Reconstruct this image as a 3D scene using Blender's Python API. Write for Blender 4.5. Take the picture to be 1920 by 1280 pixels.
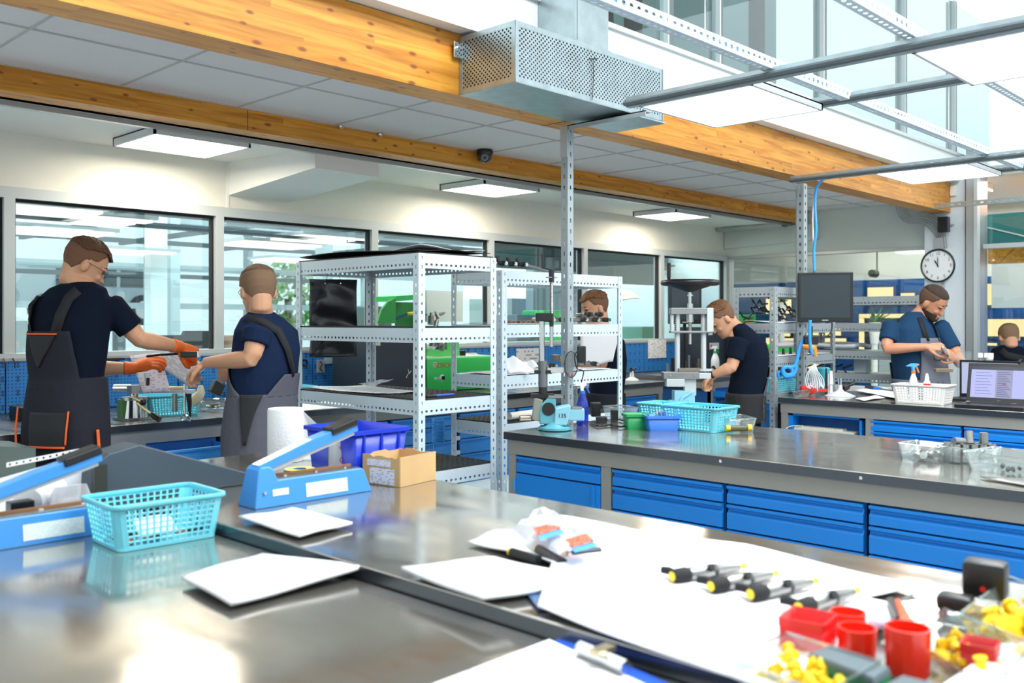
import bpy, bmesh, math, random
from math import sin, cos, pi, sqrt, floor, radians, atan2
from mathutils import Vector, Matrix, Quaternion
random.seed(7)
S = bpy.context.scene
COL = S.collection
for o in list(S.objects): bpy.data.objects.remove(o)
# ---------------------------------------------------------------- camera, world, lights, exposure
H = 1.40; F = 1744.0; CX = 960.0; HY = 602.0; TH = radians(43.93)
CT, ST = cos(TH), sin(TH)
cam_d = bpy.data.cameras.new('camera'); cam = bpy.data.objects.new('camera', cam_d); COL.objects.link(cam)
cam_d.sensor_width = 36; cam_d.lens = F/1920*36; cam_d.shift_y = -(640-HY)/1920
cam_d.clip_start = .02; cam_d.clip_end = 200
cam.location = (0, 0, H); cam.rotation_euler = (radians(90), 0, TH - radians(90))
cam_d.dof.use_dof = True; cam_d.dof.focus_distance = 4.6; cam_d.dof.aperture_fstop = 3.4
S.camera = cam
S.view_settings.view_transform = 'Standard'; S.view_settings.look = 'None'
S.view_settings.gamma = 1; S.view_settings.use_curve_mapping = False
S.view_settings.exposure = 0.42
S.cycles.use_denoising = True
S.cycles.max_bounces = 8; S.cycles.transparent_max_bounces = 16; S.cycles.diffuse_bounces = 4; S.cycles.glossy_bounces = 4
S.cycles.caustics_reflective = False; S.cycles.caustics_refractive = False; S.cycles.sample_clamp_indirect = 4
W = bpy.data.worlds.new('overcast_sky'); S.world = W; W.use_nodes = True
wn = W.node_tree; wn.nodes.clear()
wo = wn.nodes.new('ShaderNodeOutputWorld'); wb = wn.nodes.new('ShaderNodeBackground')
tc = wn.nodes.new('ShaderNodeTexCoord'); sx = wn.nodes.new('ShaderNodeSeparateXYZ'); cr = wn.nodes.new('ShaderNodeValToRGB')
cr.color_ramp.elements[0].position = 0.0; cr.color_ramp.elements[0].color = (.40, .46, .46, 1)
cr.color_ramp.elements[1].position = .25; cr.color_ramp.elements[1].color = (.86, .96, 1.0, 1)
wn.links.new(tc.outputs['Generated'], sx.inputs[0]); wn.links.new(sx.outputs['Z'], cr.inputs[0])
wn.links.new(cr.outputs[0], wb.inputs[0]); wn.links.new(wb.outputs[0], wo.inputs[0])
wb.inputs[1].default_value = 1.5
def area(name, loc, size, power, color=(1, 1, 1), rot=(0, 0, 0), sy=None):
    d = bpy.data.lights.new(name, 'AREA'); d.energy = power; d.color = color; d.size = size
    if sy: d.shape = 'RECTANGLE'; d.size_y = sy
    o = bpy.data.objects.new(name, d); COL.objects.link(o); o.location = loc; o.rotation_euler = rot
    return o
area('hall_fill', (3.2, -.6, 4.9), 5, 420, (.93, .98, 1), sy=3.4)  # added overhead fill lamp below the closed hall roof, no opening there
area('next_hall_fill', (4.5, 8.6, 4.4), 10, 620, (.88, .98, 1), sy=4)  # added area lamp brightening the roofless hall beyond the windows
area('gallery_light', (4.5, 5.2, 4.9), 9, 40, (.93, 1, 1), sy=2.5)
area('far_room_light', (10.3, 2.6, 2.7), 2, 130, (1, .97, .92), sy=5)

# ---------------------------------------------------------------- picture geometry: a pixel and a plane give a place
def ray(px, py):
    u = px-CX
    return Vector((CT*F+ST*u, ST*F-CT*u, HY-py))
C0 = Vector((0, 0, H))
def onZ(px, py, z): r = ray(px, py); return C0 + r*((z-H)/r.z)
def onX(px, py, x): r = ray(px, py); return C0 + r*(x/r.x)
def onY(px, py, y): r = ray(px, py); return C0 + r*(y/r.y)
def onD(px, py, d): return C0 + ray(px, py)*(d/F)          # d = distance along the view axis
# ---------------------------------------------------------------- materials
def lin(c):
    if isinstance(c, str):
        c = tuple(int(c[i:i+2], 16)/255 for i in (0, 2, 4))
    return tuple((v/12.92 if v <= .04045 else ((v+.055)/1.055)**2.4) for v in c)
MATS = {}
def new(name):
    m = bpy.data.materials.new(name); m.use_nodes = True
    n = m.node_tree.nodes; b = n['Principled BSDF']; return m, m.node_tree, b
def mat(name, col, rough=.5, metal=0, spec=.5, var=0, scale=8, bump=0, bscale=60, coat=0, sss=0, emit=0):
    if name in MATS: return MATS[name]
    m, t, b = new(name); c = lin(col)
    b.inputs['Base Color'].default_value = (*c, 1); b.inputs['Roughness'].default_value = rough
    b.inputs['Metallic'].default_value = metal; b.inputs['Specular IOR Level'].default_value = spec
    if coat: b.inputs['Coat Weight'].default_value = coat; b.inputs['Coat Roughness'].default_value = .1
    if sss: b.inputs['Subsurface Weight'].default_value = sss; b.inputs['Subsurface Radius'].default_value = (.01, .004, .002)
    if emit: b.inputs['Emission Color'].default_value = (*c, 1); b.inputs['Emission Strength'].default_value = emit
    if var or bump:
        tcn = t.nodes.new('ShaderNodeTexCoord')
    if var:
        nz = t.nodes.new('ShaderNodeTexNoise'); nz.inputs['Scale'].default_value = scale; nz.inputs['Detail'].default_value = 5
        t.links.new(tcn.outputs['Object'], nz.inputs['Vector'])
        r = t.nodes.new('ShaderNodeValToRGB'); r.color_ramp.elements[0].position = .3; r.color_ramp.elements[1].position = .7
        r.color_ramp.elements[0].color = (*[v*(1-var) for v in c], 1); r.color_ramp.elements[1].color = (*[min(1, v*(1+var*.6)) for v in c], 1)
        t.links.new(nz.outputs['Fac'], r.inputs[0]); t.links.new(r.outputs[0], b.inputs['Base Color'])
    if bump:
        n2 = t.nodes.new('ShaderNodeTexNoise'); n2.inputs['Scale'].default_value = bscale; n2.inputs['Detail'].default_value = 4
        t.links.new(tcn.outputs['Object'], n2.inputs['Vector'])
        bp = t.nodes.new('ShaderNodeBump'); bp.inputs['Strength'].default_value = bump; bp.inputs['Distance'].default_value = .01
        t.links.new(n2.outputs['Fac'], bp.inputs['Height']); t.links.new(bp.outputs[0], b.inputs['Normal'])
    MATS[name] = m; return m
def N(t, kind, **kw):
    n = t.nodes.new(kind)
    for k, v in kw.items():
        if k.startswith('i_'): n.inputs[int(k[2:])].default_value = v
        else: setattr(n, k, v)
    return n
def math_(t, op, a, b=None):
    n = t.nodes.new('ShaderNodeMath'); n.operation = op
    for i, v in enumerate((a, b)):
        if v is None: continue
        if isinstance(v, (int, float)): n.inputs[i].default_value = v
        else: t.links.new(v, n.inputs[i])
    return n.outputs[0]
def mixc(t, f, a, b):
    n = t.nodes.new('ShaderNodeMix'); n.data_type = 'RGBA'
    for i, v in ((0, f), (6, a), (7, b)):
        if isinstance(v, (int, float)): n.inputs[i].default_value = v
        elif isinstance(v, tuple): n.inputs[i].default_value = (*v, 1)
        else: t.links.new(v, n.inputs[i])
    return n.outputs[2]
def glass(name, tint=(.9, .97, .97), refl=1.0, rough=0.0, f0=.06, body=0.0, bodycol=(.8, .9, .92)):
    if name in MATS: return MATS[name]
    m = bpy.data.materials.new(name); m.use_nodes = True; t = m.node_tree; t.nodes.clear()
    o = t.nodes.new('ShaderNodeOutputMaterial'); tr = N(t, 'ShaderNodeBsdfTransparent'); tr.inputs[0].default_value = (*tint, 1)
    gl = N(t, 'ShaderNodeBsdfGlossy'); gl.inputs['Roughness'].default_value = rough
    lw = N(t, 'ShaderNodeLayerWeight'); lw.inputs[0].default_value = .5
    p = math_(t, 'POWER', lw.outputs['Facing'], 3.0)
    f = math_(t, 'ADD', math_(t, 'MULTIPLY', p, .75*refl), f0*refl)
    mx = t.nodes.new('ShaderNodeMixShader'); t.links.new(f, mx.inputs[0]); t.links.new(tr.outputs[0], mx.inputs[1]); t.links.new(gl.outputs[0], mx.inputs[2])
    out = mx
    if body:
        df = N(t, 'ShaderNodeBsdfDiffuse'); df.inputs[0].default_value = (*bodycol, 1)
        m2 = t.nodes.new('ShaderNodeMixShader'); m2.inputs[0].default_value = body
        t.links.new(mx.outputs[0], m2.inputs[1]); t.links.new(df.outputs[0], m2.inputs[2]); out = m2
    t.links.new(out.outputs[0], o.inputs[0]); MATS[name] = m; return m
def wood():
    m, t, b = new('glulam_spruce'); tcn = N(t, 'ShaderNodeTexCoord'); sp = N(t, 'ShaderNodeSeparateXYZ'); t.links.new(tcn.outputs['Object'], sp.inputs[0])
    lam = math_(t, 'FLOOR', math_(t, 'DIVIDE', sp.outputs['Z'], .042))
    brd = math_(t, 'FLOOR', math_(t, 'ADD', math_(t, 'DIVIDE', sp.outputs['X'], 1.3), math_(t, 'MULTIPLY', lam, .37)))
    cmb = N(t, 'ShaderNodeCombineXYZ'); t.links.new(lam, cmb.inputs[0]); t.links.new(brd, cmb.inputs[1])
    wnz = N(t, 'ShaderNodeTexWhiteNoise'); t.links.new(cmb.outputs[0], wnz.inputs['Vector'])
    off = N(t, 'ShaderNodeVectorMath', operation='MULTIPLY_ADD'); t.links.new(wnz.outputs['Color'], off.inputs[0]); off.inputs[1].default_value = (9, 9, 9); t.links.new(tcn.outputs['Object'], off.inputs[2])
    mp = N(t, 'ShaderNodeMapping'); mp.inputs['Scale'].default_value = (1.1, 15, 17); t.links.new(off.outputs[0], mp.inputs[0])
    g = N(t, 'ShaderNodeTexNoise'); g.inputs['Scale'].default_value = 1.6; g.inputs['Detail'].default_value = 6; g.inputs['Distortion'].default_value = 1.2; t.links.new(mp.outputs[0], g.inputs['Vector'])
    r = N(t, 'ShaderNodeValToRGB'); e = r.color_ramp.elements
    e[0].position = .33; e[0].color = (*lin('b8701c'), 1); e[1].position = .62; e[1].color = (*lin('dd9a3a'), 1)
    t.links.new(g.outputs['Fac'], r.inputs[0])
    tone = math_(t, 'MULTIPLY_ADD', wnz.outputs['Value'], .28); tone.node.inputs[2].default_value = .84
    vm = N(t, 'ShaderNodeVectorMath', operation='SCALE'); t.links.new(r.outputs[0], vm.inputs[0]); t.links.new(tone, vm.inputs['Scale'])
    mk = N(t, 'ShaderNodeCombineXYZ'); t.links.new(math_(t, 'MULTIPLY', sp.outputs['X'], 5.5), mk.inputs[0]); t.links.new(math_(t, 'MULTIPLY', math_(t, 'ADD', sp.outputs['Z'], sp.outputs['Y']), 13.0), mk.inputs[1])
    vo = N(t, 'ShaderNodeTexVoronoi', voronoi_dimensions='2D'); vo.inputs['Scale'].default_value = 1.0; t.links.new(mk.outputs[0], vo.inputs['Vector'])
    sel = math_(t, 'GREATER_THAN', N_sep(t, vo.outputs['Color']), .42)
    kd = math_(t, 'DIVIDE', vo.outputs['Distance'], math_(t, 'ADD', math_(t, 'MULTIPLY', N_sep(t, vo.outputs['Color']), 1.1), .25)); kr = N(t, 'ShaderNodeValToRGB'); k = kr.color_ramp.elements; k[0].position = .05; k[0].color = (1, 1, 1, 1); k[1].position = .115; k[1].color = (0, 0, 0, 1)
    t.links.new(kd, kr.inputs[0])
    kf = math_(t, 'MULTIPLY', kr.outputs[0], sel)
    c1 = mixc(t, math_(t, 'MULTIPLY', kf, .85), vm.outputs[0], lin('7a3c12'))
    fz = math_(t, 'FRACT', math_(t, 'DIVIDE', sp.outputs['Z'], .042)); ln = math_(t, 'LESS_THAN', fz, .035)
    c2 = mixc(t, math_(t, 'MULTIPLY', ln, .35), c1, lin('9a6018'))
    t.links.new(c2, b.inputs['Base Color']); b.inputs['Roughness'].default_value = .42; b.inputs['Specular IOR Level'].default_value = .35
    return m
def N_sep(t, sock):
    s = t.nodes.new('ShaderNodeSeparateColor'); t.links.new(sock, s.inputs[0]); return s.outputs[0]
def steel(name, c='b9b5ae', r0=.14, r1=.32):
    m, t, b = new(name); tcn = N(t, 'ShaderNodeTexCoord')
    mp = N(t, 'ShaderNodeMapping'); mp.inputs['Scale'].default_value = (7, 2.5, 1); t.links.new(tcn.outputs['Object'], mp.inputs[0])
    n = N(t, 'ShaderNodeTexNoise'); n.inputs['Scale'].default_value = 1.5; n.inputs['Detail'].default_value = 8; t.links.new(mp.outputs[0], n.inputs['Vector'])
    n2 = N(t, 'ShaderNodeTexNoise'); n2.inputs['Scale'].default_value = 3; n2.inputs['Detail'].default_value = 3; t.links.new(tcn.outputs['Object'], n2.inputs['Vector'])
    mr = N(t, 'ShaderNodeMapRange'); mr.inputs[1].default_value = .3; mr.inputs[2].default_value = .7; mr.inputs[3].default_value = r0; mr.inputs[4].default_value = r1
    t.links.new(n.outputs['Fac'], mr.inputs[0]); t.links.new(mr.outputs[0], b.inputs['Roughness'])
    cc = lin(c); cm = mixc(t, n2.outputs['Fac'], tuple(v*.86 for v in cc), tuple(min(1, v*1.08) for v in cc))
    t.links.new(cm, b.inputs['Base Color']); b.inputs['Metallic'].default_value = .88
    bp = N(t, 'ShaderNodeBump'); bp.inputs['Strength'].default_value = .02; bp.inputs['Distance'].default_value = .003
    t.links.new(n2.outputs['Fac'], bp.inputs['Height']); t.links.new(bp.outputs[0], b.inputs['Normal'])
    MATS[name] = m; return m
def pegboard_mat():
    m, t, b = new('blue_pegboard'); tcn = N(t, 'ShaderNodeTexCoord'); sp = N(t, 'ShaderNodeSeparateXYZ'); t.links.new(tcn.outputs['Object'], sp.inputs[0])
    def cell(ax, p): return math_(t, 'SUBTRACT', math_(t, 'FRACT', math_(t, 'DIVIDE', ax, p)), .5)
    u = cell(sp.outputs['X'], .019); v = cell(sp.outputs['Z'], .019)
    d = math_(t, 'ADD', math_(t, 'MULTIPLY', u, u), math_(t, 'MULTIPLY', v, v)); hole = math_(t, 'LESS_THAN', d, .05)
    u2 = cell(sp.outputs['X'], .076); v2 = cell(sp.outputs['Z'], .076)
    k1 = math_(t, 'MULTIPLY', math_(t, 'LESS_THAN', math_(t, 'ABSOLUTE', u2), .07), math_(t, 'LESS_THAN', math_(t, 'ABSOLUTE', v2), .22))
    k = math_(t, 'MAXIMUM', hole, k1)
    c = mixc(t, math_(t, 'MULTIPLY', k, .8), lin('3184d2'), lin('0f3f74'))
    t.links.new(c, b.inputs['Base Color']); b.inputs['Roughness'].default_value = .45; return m
def print_mat(name, base='f6f6f8', ink='8a8f9c', sc=60, amount=.5, rows=.008):
    if name in MATS: return MATS[name]
    m, t, b = new(name); tcn = N(t, 'ShaderNodeTexCoord'); sp = N(t, 'ShaderNodeSeparateXYZ'); t.links.new(tcn.outputs['UV'], sp.inputs[0])
    fr = math_(t, 'FRACT', math_(t, 'MULTIPLY', sp.outputs['Y'], 1/rows)); row = math_(t, 'LESS_THAN', fr, .42)
    mp = N(t, 'ShaderNodeMapping'); mp.inputs['Scale'].default_value = (sc, 1/rows, 1); t.links.new(tcn.outputs['UV'], mp.inputs[0])
    fl = N(t, 'ShaderNodeVectorMath', operation='FLOOR'); t.links.new(mp.outputs[0], fl.inputs[0])
    wn_ = N(t, 'ShaderNodeTexWhiteNoise'); t.links.new(fl.outputs[0], wn_.inputs['Vector'])
    on = math_(t, 'LESS_THAN', wn_.outputs['Value'], amount)
    f = math_(t, 'MULTIPLY', math_(t, 'MULTIPLY', row, on), .75)
    c = mixc(t, f, lin(base), lin(ink)); t.links.new(c, b.inputs['Base Color']); b.inputs['Roughness'].default_value = .7
    MATS[name] = m; return m
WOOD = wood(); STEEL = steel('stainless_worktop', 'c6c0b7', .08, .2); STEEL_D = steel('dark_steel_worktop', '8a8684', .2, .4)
PEG = pegboard_mat()
WHITE = mat('white_paint', 'f0f1ee', .6); CREAM = mat('cream_paint', 'e9e7dd', .65, var=.02)
TILE = mat('ceiling_tile', 'e4e1e2', .9, bump=.15, bscale=300); GRIDM = mat('ceiling_grid', 'b9b7b6', .6)
ALU = mat('aluminium', 'b9bdbf', .35, .6); ALUW = mat('pale_aluminium', 'd2d6d8', .4, .2); FRAME = mat('window_frame', 'c8ced0', .4, .15)
RACK = mat('galvanised_rack', 'cfdde4', .38, .15); RACKD = mat('galvanised_grey', 'a9b2b6', .36, .3); GALV = mat('galvanised_sheet', 'aab8bd', .32, .75, var=.14, scale=14)
BLUE = mat('blue_cabinet', '0c78cc', .38, 0, .5, var=.05, scale=3); BLUEL = mat('light_blue_cabinet', '3e97e4', .4); GREYF = mat('bench_frame_grey', '8f8d87', .45, .2)
TURQ = mat('turquoise_plastic', '79ddee', .35, coat=.2); NAVY = mat('navy_cloth', '17253f', .95, spec=.1, bump=.35, bscale=26); NAVYD = mat('dark_navy_cloth', '101826', .95, spec=.1, bump=.35, bscale=26)
BLACK = mat('black_plastic', '141517', .35); BLACKM = mat('black_matte', '1b1c1f', .8); SKIN = mat('skin', 'cb9675', .5, sss=.08, var=.06, scale=20)
GREYCL = mat('grey_workwear', '55565f', .95, spec=.1, bump=.3, bscale=24); DARKCL = mat('charcoal_workwear', '2a2b32', .95, spec=.1, bump=.3, bscale=24)
ORANGE = mat('orange_glove', 'e8681c', .6); RED = mat('red_plastic', 'e8271b', .35); YELL = mat('yellow_plastic', 'f3cc1d', .4, sss=.0)
CHROME = mat('chrome', 'd8d8d8', .14, 1); IRON = mat('dark_iron', '3a3b3d', .4, .8); MID = mat('machined_steel', '9c9c9a', .3, .9)
PAPER = mat('white_paper', 'e9e8ea', .75); PRINT = print_mat('printed_form'); TEXTP = print_mat('printed_page', sc=45, amount=.35, rows=.03)
GREEN = mat('machine_green', '2fc55a', .4); GREENL = mat('machine_green_inner', '2fa048', .5); CLEAR = glass('clear_plastic', (.93, .96, .96), .9, .02, .07, .05)
def emis(name, c, s):
    m = bpy.data.materials.new(name); m.use_nodes = True; t = m.node_tree; t.nodes.clear()
    o = t.nodes.new('ShaderNodeOutputMaterial'); e = t.nodes.new('ShaderNodeEmission'); e.inputs[0].default_value = (*lin(c), 1); e.inputs[1].default_value = s
    t.links.new(e.outputs[0], o.inputs[0]); return m
LAMP = emis('lamp_diffuser', 'ffffff', 3.2); LAMPW = emis('warm_lamp_diffuser', 'fff6e8', 4.5); NICHE = emis('lit_niche', 'ffe6a8', 1.0)
# ---------------------------------------------------------------- mesh builder
XF = {}
def tag(o, label=None, cat=None, group=None, kind=None):
    for k, v in (('label', label), ('category', cat), ('group', group), ('kind', kind)):
        if v: o[k] = v
    return o
def thing(name, loc, label, cat, rz=0, group=None):
    o = bpy.data.objects.new(name, None); COL.objects.link(o); o.location = loc; o.rotation_euler = (0, 0, rz)
    o.empty_display_size = .05
    XF[o.name] = Matrix.Translation(Vector(loc)) @ Matrix.Rotation(rz, 4, 'Z')
    return tag(o, label, cat, group)
class MB:
    def __init__(s): s.v = []; s.f = []; s.uv = {}
    def add(s, vs, fs, M=None):
        b = len(s.v); s.v += [(M @ Vector(p)) if M else Vector(p) for p in vs]; s.f += [tuple(b+i for i in f) for f in fs]; return s
    def box(s, x0, x1, y0, y1, z0, z1, M=None, bev=0):
        if bev <= 0:
            return s.add([(x0, y0, z0), (x1, y0, z0), (x1, y1, z0), (x0, y1, z0), (x0, y0, z1), (x1, y0, z1), (x1, y1, z1), (x0, y1, z1)],
                         [(0, 3, 2, 1), (4, 5, 6, 7), (0, 1, 5, 4), (1, 2, 6, 5), (2, 3, 7, 6), (3, 0, 4, 7)], M)
        bm = bmesh.new(); bmesh.ops.create_cube(bm, size=1)
        for v in bm.verts: v.co = Vector(((x0+x1)/2+v.co.x*(x1-x0), (y0+y1)/2+v.co.y*(y1-y0), (z0+z1)/2+v.co.z*(z1-z0)))
        bmesh.ops.bevel(bm, geom=bm.edges[:], offset=bev, segments=2, affect='EDGES', profile=.6)
        bm.verts.index_update(); s.add([v.co.copy() for v in bm.verts], [[v.index for v in f.verts] for f in bm.faces], M); bm.free(); return s
    def cyl(s, p0, p1, r0, r1=None, n=12, cap=True):
        p0 = Vector(p0); p1 = Vector(p1); r1 = r0 if r1 is None else r1; d = (p1-p0).normalized()
        a = d.orthogonal().normalized(); b = d.cross(a)
        vs = [p+(a*cos(2*pi*i/n)+b*sin(2*pi*i/n))*r for p, r in ((p0, r0), (p1, r1)) for i in range(n)]
        fs = [(i, (i+1) % n, n+(i+1) % n, n+i) for i in range(n)]
        if cap: fs += [tuple(range(n-1, -1, -1)), tuple(range(n, 2*n))]
        return s.add(vs, fs)
    def tube(s, pts, r, n=8, closed=False):
        pts = [Vector(p) for p in pts]; m = len(pts); rs = r if isinstance(r, (list, tuple)) else [r]*m
        vs = []; a = None
        for i, p in enumerate(pts):
            if closed: d = pts[(i+1) % m]-pts[i-1]
            else: d = pts[min(i+1, m-1)]-pts[max(i-1, 0)]
            d.normalize()
            a = d.orthogonal().normalized() if a is None else (a-d*a.dot(d)).normalized()
            b = d.cross(a)
            vs += [p+(a*cos(2*pi*k/n)+b*sin(2*pi*k/n))*rs[i] for k in range(n)]
        fs = []
        for i in range(m if closed else m-1):
            j = (i+1) % m
            fs += [(i*n+k, i*n+(k+1) % n, j*n+(k+1) % n, j*n+k) for k in range(n)]
        if not closed: fs += [tuple(range(n-1, -1, -1)), tuple(range((m-1)*n, m*n))]
        return s.add(vs, fs)
    def lathe(s, prof, M=None, n=20, cap=True):
        vs = [(r*cos(2*pi*i/n), r*sin(2*pi*i/n), z) for r, z in prof for i in range(n)]; fs = []
        for j in range(len(prof)-1): fs += [(j*n+i, j*n+(i+1) % n, (j+1)*n+(i+1) % n, (j+1)*n+i) for i in range(n)]
        if cap: fs += [tuple(range(n-1, -1, -1)), tuple(range((len(prof)-1)*n, len(prof)*n))]
        return s.add(vs, fs, M)
    def loop(s, rings, cap0=True, cap1=True):
        n = len(rings[0]); vs = [p for r in rings for p in r]; fs = []
        for j in range(len(rings)-1): fs += [(j*n+i, j*n+(i+1) % n, (j+1)*n+(i+1) % n, (j+1)*n+i) for i in range(n)]
        if cap0: fs.append(tuple(range(n-1, -1, -1)))
        if cap1: fs.append(tuple(range((len(rings)-1)*n, len(rings)*n)))
        return s.add(vs, fs)
    def prism(s, poly, vec, M=None):
        v = Vector(vec); n = len(poly); P = [Vector(p) for p in poly]
        return s.add(P+[p+v for p in P], [tuple(range(n-1, -1, -1)), tuple(range(n, 2*n))]+[(i, (i+1) % n, n+(i+1) % n, n+i) for i in range(n)], M)
    def quad(s, a, b, c, d): return s.add([a, b, c, d], [(0, 1, 2, 3)])
    def perf(s, A, B, Cc, D, nu, nv, hu, hv, k=8, stag=False):
        A, B, Cc, D = map(Vector, (A, B, Cc, D))
        def P(u, v): return (A*(1-u)+B*u)*(1-v)+(D*(1-u)+Cc*u)*v
        for j in range(nv):
            for i in range(nu):
                if stag and (i+j) % 2: 
                    s.add([P(i/nu, j/nv), P((i+1)/nu, j/nv), P((i+1)/nu, (j+1)/nv), P(i/nu, (j+1)/nv)], [(0, 1, 2, 3)]); continue
                if k == 4: o = [(0, 0), (1, 0), (1, 1), (0, 1)]; h = [(.5-hu/2, .5-hv/2), (.5+hu/2, .5-hv/2), (.5+hu/2, .5+hv/2), (.5-hu/2, .5+hv/2)]
                else:
                    o = [(0, 0), (.5, 0), (1, 0), (1, .5), (1, 1), (.5, 1), (0, 1), (0, .5)]
                    h = [(.5+hu/2*cos(q)*sq, .5+hv/2*sin(q)*sq) for q, sq in [(radians(225+45*z), 1.15 if z % 2 == 0 else 1) for z in range(8)]]
                q = [P((i+x)/nu, (j+y)/nv) for x, y in o+h]; K = len(o)
                s.add(q, [(z, (z+1) % K, K+(z+1) % K, K+z) for z in range(K)])
        return s
    def build(s, name, m, parent=None, world=True, smooth=False, solid=0, bevel=0, origin=True, mods=None, sub=0):
        me = bpy.data.meshes.new(name); o = bpy.data.objects.new(name, me); COL.objects.link(o)
        vs = s.v
        if parent is not None:
            o.parent = parent; M = XF.get(parent.name)
            if world and M is not None:
                Mi = M.inverted(); vs = [Mi @ v for v in vs]
            if M is not None: XF[o.name] = M
            elif parent.name in XF: XF[o.name] = XF[parent.name]
        elif origin:
            xs = [v.x for v in vs]; ys = [v.y for v in vs]; zs = [v.z for v in vs]
            c = Vector(((min(xs)+max(xs))/2, (min(ys)+max(ys))/2, min(zs))); vs = [v-c for v in vs]; o.location = c
            XF[o.name] = Matrix.Translation(c)
        me.from_pydata([tuple(v) for v in vs], [], s.f); me.validate()
        me.materials.append(m)
        if smooth:
            for p in me.polygons: p.use_smooth = True
            if smooth != 'all':
                try: me.set_sharp_from_angle(angle=radians(40))
                except Exception: pass
        if bevel:
            b = o.modifiers.new('bevel', 'BEVEL'); b.width = bevel; b.segments = 2; b.limit_method = 'ANGLE'; b.angle_limit = radians(40)
        if solid:
            q = o.modifiers.new('solid', 'SOLIDIFY'); q.thickness = solid; q.offset = 0
        if sub:
            q = o.modifiers.new('sub', 'SUBSURF'); q.levels = sub; q.render_levels = sub
        return o
def structure(name, mb, m, **kw):
    o = mb.build(name, m, **kw); o['kind'] = 'structure'; return o
def boxo(name, m, b, parent=None, bev=0, **kw): return MB().box(*b, bev=bev).build(name, m, parent, **kw)
def fmat(o, fx, fy):            # frame: origin, x direction, y direction in plan
    x = Vector((fx[0], fx[1], 0)).normalized(); y = Vector((-x.y, x.x, 0))
    return Matrix(((x.x, y.x, 0, o[0]), (x.y, y.y, 0, o[1]), (0, 0, 1, o[2]), (0, 0, 0, 1)))
def text(name, body, size, M, m, parent, ext=.0006, align='CENTER'):
    cu = bpy.data.curves.new(name, 'FONT'); cu.body = body; cu.size = size; cu.extrude = ext; cu.align_x = align; cu.align_y = 'CENTER'
    o = bpy.data.objects.new(name, cu); COL.objects.link(o); bpy.context.view_layer.update()
    me = bpy.data.meshes.new_from_object(o); bpy.data.objects.remove(o)
    me.materials.clear(); me.materials.append(m)
    o = bpy.data.objects.new(name, me); COL.objects.link(o)
    pm = XF.get(parent.name, Matrix()) if parent else Matrix()
    o.parent = parent; o.matrix_local = pm.inverted() @ M
    return o
def face_mat(P, right, up):      # matrix whose X is right, Y is up, Z towards the viewer
    r = Vector(right).normalized(); u = Vector(up); u = (u-r*u.dot(r)).normalized(); n = r.cross(u)
    return Matrix(((r.x, u.x, n.x, P[0]), (r.y, u.y, n.y, P[1]), (r.z, u.z, n.z, P[2]), (0, 0, 0, 1)))
def copy_tree(o, parent=None):
    c = o.copy(); COL.objects.link(c)
    if parent: c.parent = parent
    for ch in list(o.children): copy_tree(ch, c)
    return c
# ================================================================ THE SETTING
YW = 5.45; XW = 9.08; ZB = .90
structure('floor', MB().box(-8, 30, -5, 27, -.1, 0), mat('grey_floor', 'c2c3c2', .35, var=.08))
# window wall: parapet, upper wall, mullions, panes
structure('wall_back_parapet', MB().box(-1, XW, YW, YW+.12, 0, 1.2), WHITE)
structure('wall_back', MB().box(-1, XW+.1, YW, YW+.15, 2.12, 2.46), CREAM)
mx = [.51, 1.73, 2.96, 4.19, 5.39, 6.60, 7.82, XW-.03]
structure('trim_1', MB().box(-1, XW, YW-.03, YW+.08, 2.065, 2.125), FRAME)
structure('trim_2', MB().box(-1, XW, YW-.04, YW+.08, 1.19, 1.225), FRAME)
GLB = glass('window_glass', (.93, .985, .985), 1.0, 0.0, .09)
for i, x in enumerate(mx):
    w = structure('window_%d' % (i+1), MB().box(x-.028, x+.028, YW-.03, YW+.06, 1.225, 2.065), FRAME)
    if i < len(mx)-1:
        p = MB().box(x+.028, mx[i+1]-.028, YW+.015, YW+.022, 1.225, 2.065).build('glass_pane', GLB, w)
        MB().box(x+.028, x+.04, YW, YW+.04, 1.225, 2.065).box(mx[i+1]-.04, mx[i+1]-.028, YW, YW+.04, 1.225, 2.065).box(x+.04, mx[i+1]-.04, YW, YW+.04, 2.05, 2.065).build('gasket', BLACKM, w)
# tile ceiling, 0.62 m grid
ce = structure('ceiling', MB().box(-1, XW, 3.1, 4.6, 2.56, 2.6), GRIDM)
for j in range(2):
    for i in range(-3, 12):
        x0 = 1.92+.62*i; y0 = 3.225+.62*j; x1 = min(x0+.62, XW)
        MB().box(x0+.006, x1-.006, y0+.006, y0+.614, 2.535, 2.558).build('ceiling_tile', TILE, ce)
g = MB()
for i in range(-3, 13): g.box(1.92+.62*i-.006, 1.92+.62*i+.006, 3.2, 4.5, 2.531, 2.56)
for y in (3.225, 3.845, 4.465): g.box(-1, XW, y-.006, y+.006, 2.530, 2.56)
g.build('ceiling_grid', GRIDM, ce)
# low white soffit by the windows, curtain rail, bulkhead
structure('ceiling_soffit', MB().box(-1, XW, 4.6, YW+.1, 2.42, 2.50), WHITE)
structure('trim_3', MB().box(-1, XW, 4.655, 4.69, 2.395, 2.42), ALU)
structure('trim_4', MB().box(-1, XW, 4.70, 4.72, 2.405, 2.42), ALUW)
P = [onY(428, 366, YW), onY(541, 380, YW), onY(710, 333, 4.67), onY(591, 314, 4.67)]
bh = MB(); top = [Vector((p.x, p.y, 2.42)) for p in P]; bh.loop([P, top]); structure('wall_bulkhead', bh, WHITE)
structure('trim_5', MB().box(3.02, 3.035, YW-.008, YW, 2.12, 2.42), WHITE)
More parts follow.
